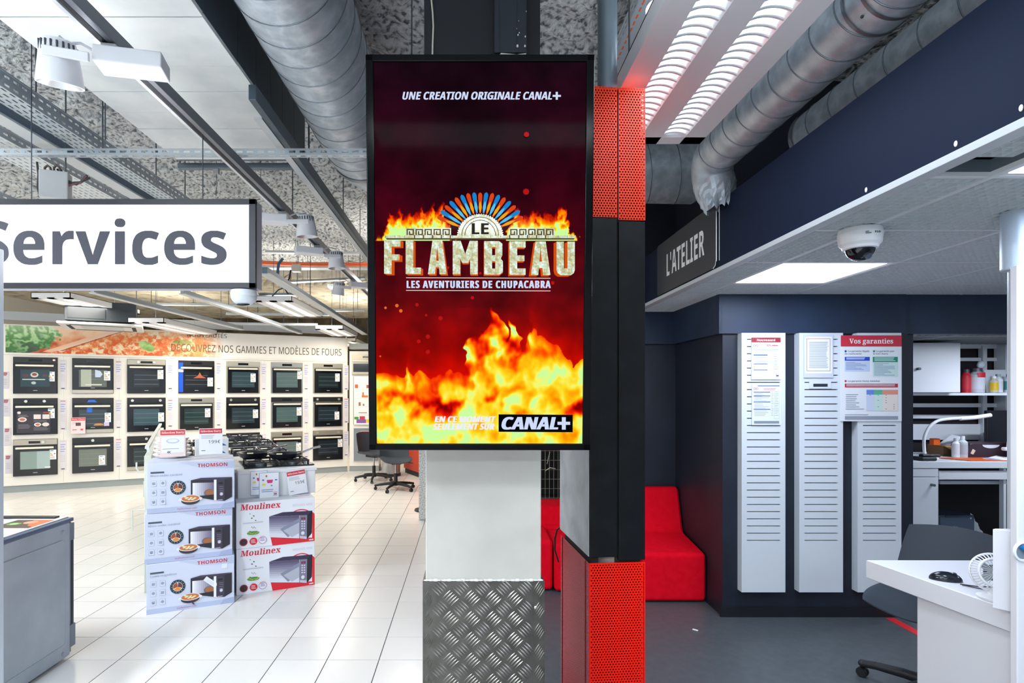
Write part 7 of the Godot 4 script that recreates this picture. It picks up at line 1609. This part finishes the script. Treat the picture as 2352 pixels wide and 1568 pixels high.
	put("front_panel", geo().rbox(Vector3(pw / 2, ph - 0.1, 0.002), Vector3(pw - 0.01, 0.17, 0.008), 0.003, 1), mt("414e60", 0.45), t)
	put("hinge_tab", geo().span(Vector3(0.05, ph - 0.016, 0.004), Vector3(0.16, ph, 0.009)), mt("252e3a", 0.5), t)
	var g := geo(); g.z = 0.0065; g.ink(Color("d8dee6")).txt("brother", pw * 0.28, pw * 0.5, ph - 0.11, 0.018, "Droid Sans", true, 0, 3); g.ink(Color("b8c4d0")).rect(pw * 0.86, ph - 0.03, pw * 0.9, ph - 0.018)
	put("print", g, printed(), t)
	t = thing("paper_roll", "crumpled printed paper leaning behind the printer under the workbench", "paper", V(X.call(2240, 5.0), 0.2, 5.0))
	g = geo()
	for i in 6:
		var a := Vector3(0.02 * i, 0, 0.01 * (i % 2)); var b := Vector3(0.02 * (i + 1), 0, 0.01 * ((i + 1) % 2))
		g.quad(a, b, b + Vector3(0.0, 0.24 - 0.035 * i, -0.05), a + Vector3(0.0, 0.26 - 0.035 * i, -0.05))
	put("sheet", g, mt("dce2ea", 0.5), t)
	# things on the workbench
	var B := func(u, dd): return Vector3(X.call(u, dd), by + 0.001, -dd)
	t = thing("desk_lamp", "white desk lamp with a long arched arm on the niche workbench", "lamp", B.call(2126, 4.95))
	put("base", geo().at(Vector3.ZERO).lathe([Vector2(0, 0), Vector2(0.09, 0), Vector2(0.088, 0.012), Vector2(0.02, 0.03), Vector2(0, 0.03)], 28), mt("eef1f5", 0.35), t)
	var pts := []
	for q in [[2124, 1045], [2122, 1015], [2125, 998], [2135, 980], [2152, 967], [2175, 962], [2205, 960], [2240, 957], [2275, 953]]: pts.append(P(q[0], q[1], 4.95) - t.position)
	var smooth := []
	for i in pts.size() - 1:
		for k in 4: smooth.append(pts[i].cubic_interpolate(pts[i + 1], pts[maxi(i - 1, 0)], pts[mini(i + 2, pts.size() - 1)], k / 4.0))
	smooth.append(pts[-1])
	put("arm", geo().tube(smooth, 0.013, 10), mt("f2f4f8", 0.35), t)
	put("light_head", geo().tube([pts[6] + Vector3(0, -0.004, 0), pts[7] + Vector3(0, -0.006, 0), pts[8]], 0.018, 10), mt("f4f6fa", 0.35), t)
	t = thing("telephone", "black desk telephone at the left end of the niche workbench", "telephone", B.call(2130, 4.8))
	put("body", geo().rbox(Vector3(-0.03, 0.015, 0), Vector3(0.13, 0.03, 0.13), 0.012, 2), mt("20262c", 0.4), t)
	put("handset", geo().rbox(Vector3(0.02, 0.038, 0), Vector3(0.16, 0.028, 0.05), 0.013, 3), mt("1a1f25", 0.35), t)
	t = thing("label_maker", "white scanner lying tilted on papers beside the lamp", "scanner", B.call(2182, 5.25) + Vector3(0, 0.1, 0)); t.rotation = Vector3(0.2, 0.5, 0.45)
	put("body", geo().rbox(Vector3.ZERO, Vector3(0.22, 0.08, 0.1), 0.025, 3), mt("e4e9f0", 0.35), t)
	put("window", geo().rbox(Vector3(-0.1, 0, 0.02), Vector3(0.03, 0.05, 0.07), 0.008, 1), mt("98a4b2", 0.2), t)
	t = thing("carton", "small open brown carton with papers on the niche workbench", "carton", B.call(2165, 5.2))
	put("body", geo().span(Vector3(-0.06, 0, -0.1), Vector3(0.22, 0.09, 0.08)), mt("8a6c4c", 0.7), t)
	put("flap", geo().at(Vector3(0.0, 0.09, 0.08), Vector3(0.35, 0, 0)).span(Vector3(-0.06, 0, 0), Vector3(0.22, 0.004, 0.09)), mt("b08a5c", 0.7), t)
	solo("orange_block", geo().rbox(Vector3(0, 0.03, 0), Vector3(0.06, 0.06, 0.05), 0.004, 1), mt("e8641c", 0.5), "orange block on top of the brown carton by the lamp", "box", B.call(2142, 5.15) + Vector3(0.02, 0.095, 0))
	bottle("bottle", "white plastic bottle between the brown carton and dark case", B.call(2196, 5.0), 0.032, 0.17, "e6ecf2", "d0d8e0", "dfe6ee", 0.5)
	bottle("bottle", "clear pump bottle with a pointed cap beside the dark case", B.call(2211, 4.98), 0.036, 0.19, "ccd8e0", "eef2f6", "b4c2cc", 0.4)
	t = thing("storage_case", "dark plum storage case with white oval on the niche workbench", "case", B.call(2221, 4.95))
	put("body", geo().prism(rounded(pv([0.0, 0, 0.42, 0, 0.42, 0.13, 0.03, 0.13]), 0.02), -0.2, 0.0, 0.008), mt("382a36", 0.45), t)
	g = geo(); g.z = 0.0005; g.ink(Color("dfe6ee")).disc(0.21, 0.115, 0.075, 0.03, PI, TAU); g.ink(Color("e0d4bc")).fig([0.03, 0.04, 0.055, 0.03, 0.075, 0.065, 0.05, 0.08])
	put("print", g, printed(), t)
	solo("work_mat", geo().prism(pv([0, 0, 0.62, 0, 0.62, 0.2, -0.12, 0.2]), 0, 0.004), mt("e0611e", 0.5), "orange work mat lying along the front of the niche workbench", "mat", B.call(2230, 4.735) + Vector3(0, 0.002, 0), Vector3(-PI / 2, 0, 0))
	t = thing("paper_slips", "blue and white paper slips lying on the orange mat", "papers", B.call(2290, 4.8) + Vector3(0, 0.006, 0))
	for i in 3: put("slip", geo().at(Vector3(0.03 * i, 0.004 * i, -0.02 * i), Vector3(0.08, 0.4 * i - 0.3, 0.05)).span(Vector3(-0.08, 0, -0.05), Vector3(0.08, 0.003, 0.05)), mt(["e8edf4", "9ab8dc", "f0f2f6"][i], 0.5), t)
	t = thing("monitor", "black monitor seen from behind at the right of the niche", "monitor", B.call(2268, 5.1))
	put("housing", geo().rbox(Vector3(0.25, 0.225, -0.01), Vector3(0.52, 0.37, 0.035), 0.008, 2), mt("14171e", 0.4), t)
	put("stand", geo().span(Vector3(0.22, 0.0, -0.04), Vector3(0.28, 0.3, -0.02)).span(Vector3(0.14, 0, -0.1), Vector3(0.36, 0.012, 0.04)), mt("14171e", 0.4), t)
	t = thing("tablet_stand", "white device edge standing at the right end of the workbench", "device", B.call(2312, 4.85))
	put("panel", geo().prism(pv([0.0, 0.1, 0.03, 0.3, 0.3, 0.3, 0.3, 0.1]), -0.01, 0.012, 0.004), mt("d6dce6", 0.3), t)
	put("lip", geo().rbox(Vector3(0.13, 0.09, 0.01), Vector3(0.34, 0.03, 0.05), 0.012, 2), mt("eef1f6", 0.3), t)
	put("foot", geo().span(Vector3(0.1, 0, -0.06), Vector3(0.28, 0.08, 0.03), 0.004), mt("c8ced8", 0.35), t)
	# a lamp strip under the niche ceiling lights the bench
	t = thing("strip_light", "slim strip light under the niche ceiling, hidden behind the header", "ceiling light", V(4.6, 1.975, 4.3))
	put("body", geo().span(Vector3(-0.4, 0, -0.03), Vector3(0.4, 0.02, 0.03)), mt("e8ebef"), t)
	put("diffuser", geo().span(Vector3(-0.38, -0.006, -0.025), Vector3(0.38, 0, 0.025)), glow("eaf2ff", 2.0), t)
	area(t, Vector3(0, -0.012, 0), Vector2(0.76, 0.05), "e4eeff", 1.1)

func desk() -> void:
	var white := mt("e4e5ea", 0.35)
	var t := thing("desk", "white desk with thick top at the right foreground", "desk")
	var g := geo(); g.x = Transform3D(Basis(Vector3(1, 0, 0), Vector3(0, 0, -1), Vector3(0, 1, 0)), Vector3.ZERO)
	g.prism(pv([1.907, 2.71, 2.015, 2.058, 3.0, 2.058, 3.0, 2.70]), 0.655, 0.74, 0.003)
	put("desk_top", g, white, t)
	g = geo(); g.x = Transform3D(Basis(Vector3(1, 0, 0), Vector3(0, 0, -1), Vector3(0, 1, 0)), Vector3.ZERO)
	g.prism(pv([1.985, 2.50, 2.018, 2.50, 2.06, 2.06, 2.03, 2.06]), 0.0, 0.655, 0.002)
	put("side_panel", g, white, t)
	t = thing("partition", "tall white end panel at the right edge of the picture, with a cable port", "panel", V(1.966, 0, 2.05))
	put("panel", geo().span(Vector3(0, 0, -0.004), Vector3(0.7, 2.0, 0.024), 0.004), mt("e6e7ec", 0.4), t)
	var px := (2350 - 1075) * 2.026 / FOCAL - 1.966; var py := EYE - (1266 - 897) * 2.026 / FOCAL
	put("port_rim", geo().at(Vector3(px, py, 0.024), Vector3(PI / 2, 0, 0)).lathe([Vector2(0.027, 0), Vector2(0.038, 0), Vector2(0.036, 0.005), Vector2(0.03, 0.006), Vector2(0.027, 0)], 32), mt("eceef2", 0.35), t)
	put("port_cover", geo().at(Vector3(px, py, 0.0245), Vector3(PI / 2, 0, 0)).lathe([Vector2(0.027, 0.0015), Vector2(0, 0.0015)], 28), mt("7a8894", 0.4), t)
	put("blue_cable", geo().tube([Vector3(px - 0.012, py + 0.02, 0.026), Vector3(px + 0.0, py + 0.008, 0.03), Vector3(px + 0.02, py - 0.005, 0.03)], 0.008, 10), mt("1f78b8", 0.3), t)
	t = thing("round_post", "grey blue round post end above the white end panel", "post", V(2.03, 0, 2.09))
	put("sleeve", geo().lathe([Vector2(0.0, 1.995), Vector2(0.048, 1.995), Vector2(0.05, 2.0), Vector2(0.05, 2.21), Vector2(0, 2.21)], 32), mt("b4c4d2", 0.35, 0.2), t)
	put("core", geo().cyl(Vector3(0, 0.74, -0.01), Vector3(0, 2.0, -0.01), 0.022, -1, 16), mt("c4ccd4", 0.35, 0.3), t)
	t = thing("upstand", "white upstand box at the near corner of the desk", "box", V(1.935, 0.741, 2.085))
	g = geo(); g.x = Transform3D(Basis(Vector3(1, 0, 0), Vector3(0, 0, -1), Vector3(0, 1, 0)), Vector3.ZERO)
	t.position = Vector3(0, 0.741, 0)
	g.prism(pv([1.952, 2.105, 1.992, 2.058, 2.3, 2.058, 2.3, 2.105]), 0.0, 0.297, 0.003)
	put("box", g, mt("e2e2e8", 0.4), t)
	t = thing("computer_mouse", "glossy black computer mouse lying on the white desk", "mouse", P(2172, 1322, 2.42), -0.45)
	t.position.y = 0.741
	g = geo().at(Vector3(0, 0.002, 0)).ell(Vector3.ZERO, Vector3(0.058, 0.034, 0.03), 28, 10, 0.0, PI / 2)
	put("shell", g, mt("1c222b", 0.14), t)
	put("base", geo().at(Vector3(0, 0, 0)).lathe([Vector2(0, 0), Vector2(0.03, 0), Vector2(0.03, 0.003), Vector2(0, 0.003)], 24), mt("0e1014", 0.4), t).scale = Vector3(1.92, 1, 0.99)
	put("wheel", geo().cyl(Vector3(0.03, 0.028, -0.003), Vector3(0.03, 0.028, 0.003), 0.008, -1, 14), mt("3a4250", 0.3), t)
	put("button_seam", geo().tube([Vector3(0.056, 0.008, 0), Vector3(0.045, 0.023, 0), Vector3(0.02, 0.0335, 0), Vector3(0.005, 0.0365, 0)], 0.0009, 5), mt("4a5464", 0.3), t)
	t = thing("cable", "thin dark mouse lead running to the fan on the desk", "cable")
	var m := Vector3(P(2205, 0, 2.36).x, 0.744, -2.36)
	put("lead", geo().tube([m, m + Vector3(0.05, 0, 0.03), m + Vector3(0.12, 0, 0.035), m + Vector3(0.2, 0, 0.02)], 0.0022, 6), mt("1c222b", 0.4), t)
	put("lead", geo().tube([m + Vector3(0, 0, 0.01), m + Vector3(0.04, 0, 0.06), m + Vector3(0.06, 0, 0.09), m + Vector3(0.12, 0, 0.085)], 0.0022, 6), mt("1c222b", 0.4), t)
	# fan
	t = thing("desk_fan", "small round white desk fan beside the upstand box", "fan", V(2.045, 0.741, 2.20), -0.5)
	t.position = V(2.055, 0.741, 2.20)
	put("foot", geo().lathe([Vector2(0, 0), Vector2(0.06, 0), Vector2(0.062, 0.008), Vector2(0.03, 0.02), Vector2(0.014, 0.045), Vector2(0, 0.045)], 28), mt("f0f1f4", 0.3), t)
	var h := Node3D.new(); h.name = "fan_head"; t.add_child(h); h.position = Vector3(-0.004, 0.1, 0); h.scale = Vector3.ONE * 0.86; h.rotation = Vector3(-0.25, 0, 0)
	var fw := mt("eff0f3", 0.3)
	var rim := geo(); var rp := []
	for i in 41: rp.append(Vector3(cos(TAU * i / 40) * 0.062, sin(TAU * i / 40) * 0.062, 0.02))
	put("front_ring", rim.tube(rp, 0.006, 8), fw, h)
	rp = []
	for i in 41: rp.append(Vector3(cos(TAU * i / 40) * 0.084, sin(TAU * i / 40) * 0.084, -0.028))
	put("rear_ring", geo().tube(rp, 0.005, 8), fw, h)
	for i in 40:
		var a := TAU * i / 40; var e := Vector3(cos(a), sin(a), 0)
		put("cage_rib", geo().tube([e * 0.062 + Vector3(0, 0, 0.02), e * 0.078 + Vector3(0, 0, 0.004), e * 0.084 + Vector3(0, 0, -0.028)], 0.0026, 5), fw, h)
	for i in 28:
		var a := TAU * i / 28; var e := Vector3(cos(a), sin(a), 0); var e2 := Vector3(cos(a + 0.35), sin(a + 0.35), 0)
		put("grille_spoke", geo().tube([e * 0.012 + Vector3(0, 0, 0.022), e2 * 0.06 + Vector3(0, 0, 0.02)], 0.0014, 5), mt("c8ccd0", 0.35), h)
	put("hub_cap", geo().at(Vector3(0, 0, 0.02), Vector3(PI / 2, 0, 0)).lathe([Vector2(0, 0), Vector2(0.015, 0), Vector2(0.012, 0.006), Vector2(0, 0.007)], 20), fw, h)
	for i in 5:
		var a := TAU * i / 5; g = geo(); g.x = Transform3D(Basis(Vector3(0, 0, 1), a) * Basis(Vector3(1, 0, 0), 0.5), Vector3(0, 0, -0.005))
		put("blade", g.rbox(Vector3(0.036, 0, 0), Vector3(0.044, 0.034, 0.003), 0.0012, 1), mt("9aa2a4", 0.4), h)
	put("motor", geo().at(Vector3(0, 0, -0.03), Vector3(PI / 2, 0, 0)).lathe([Vector2(0, -0.03), Vector2(0.03, -0.026), Vector2(0.036, 0.01), Vector2(0, 0.012)], 24), mt("5a6266", 0.5), h)
	office_chair("dark office chair pushed behind the white desk", V(2.30, 0, 2.80), -1.1, 0.69, 0.33, 0.49)
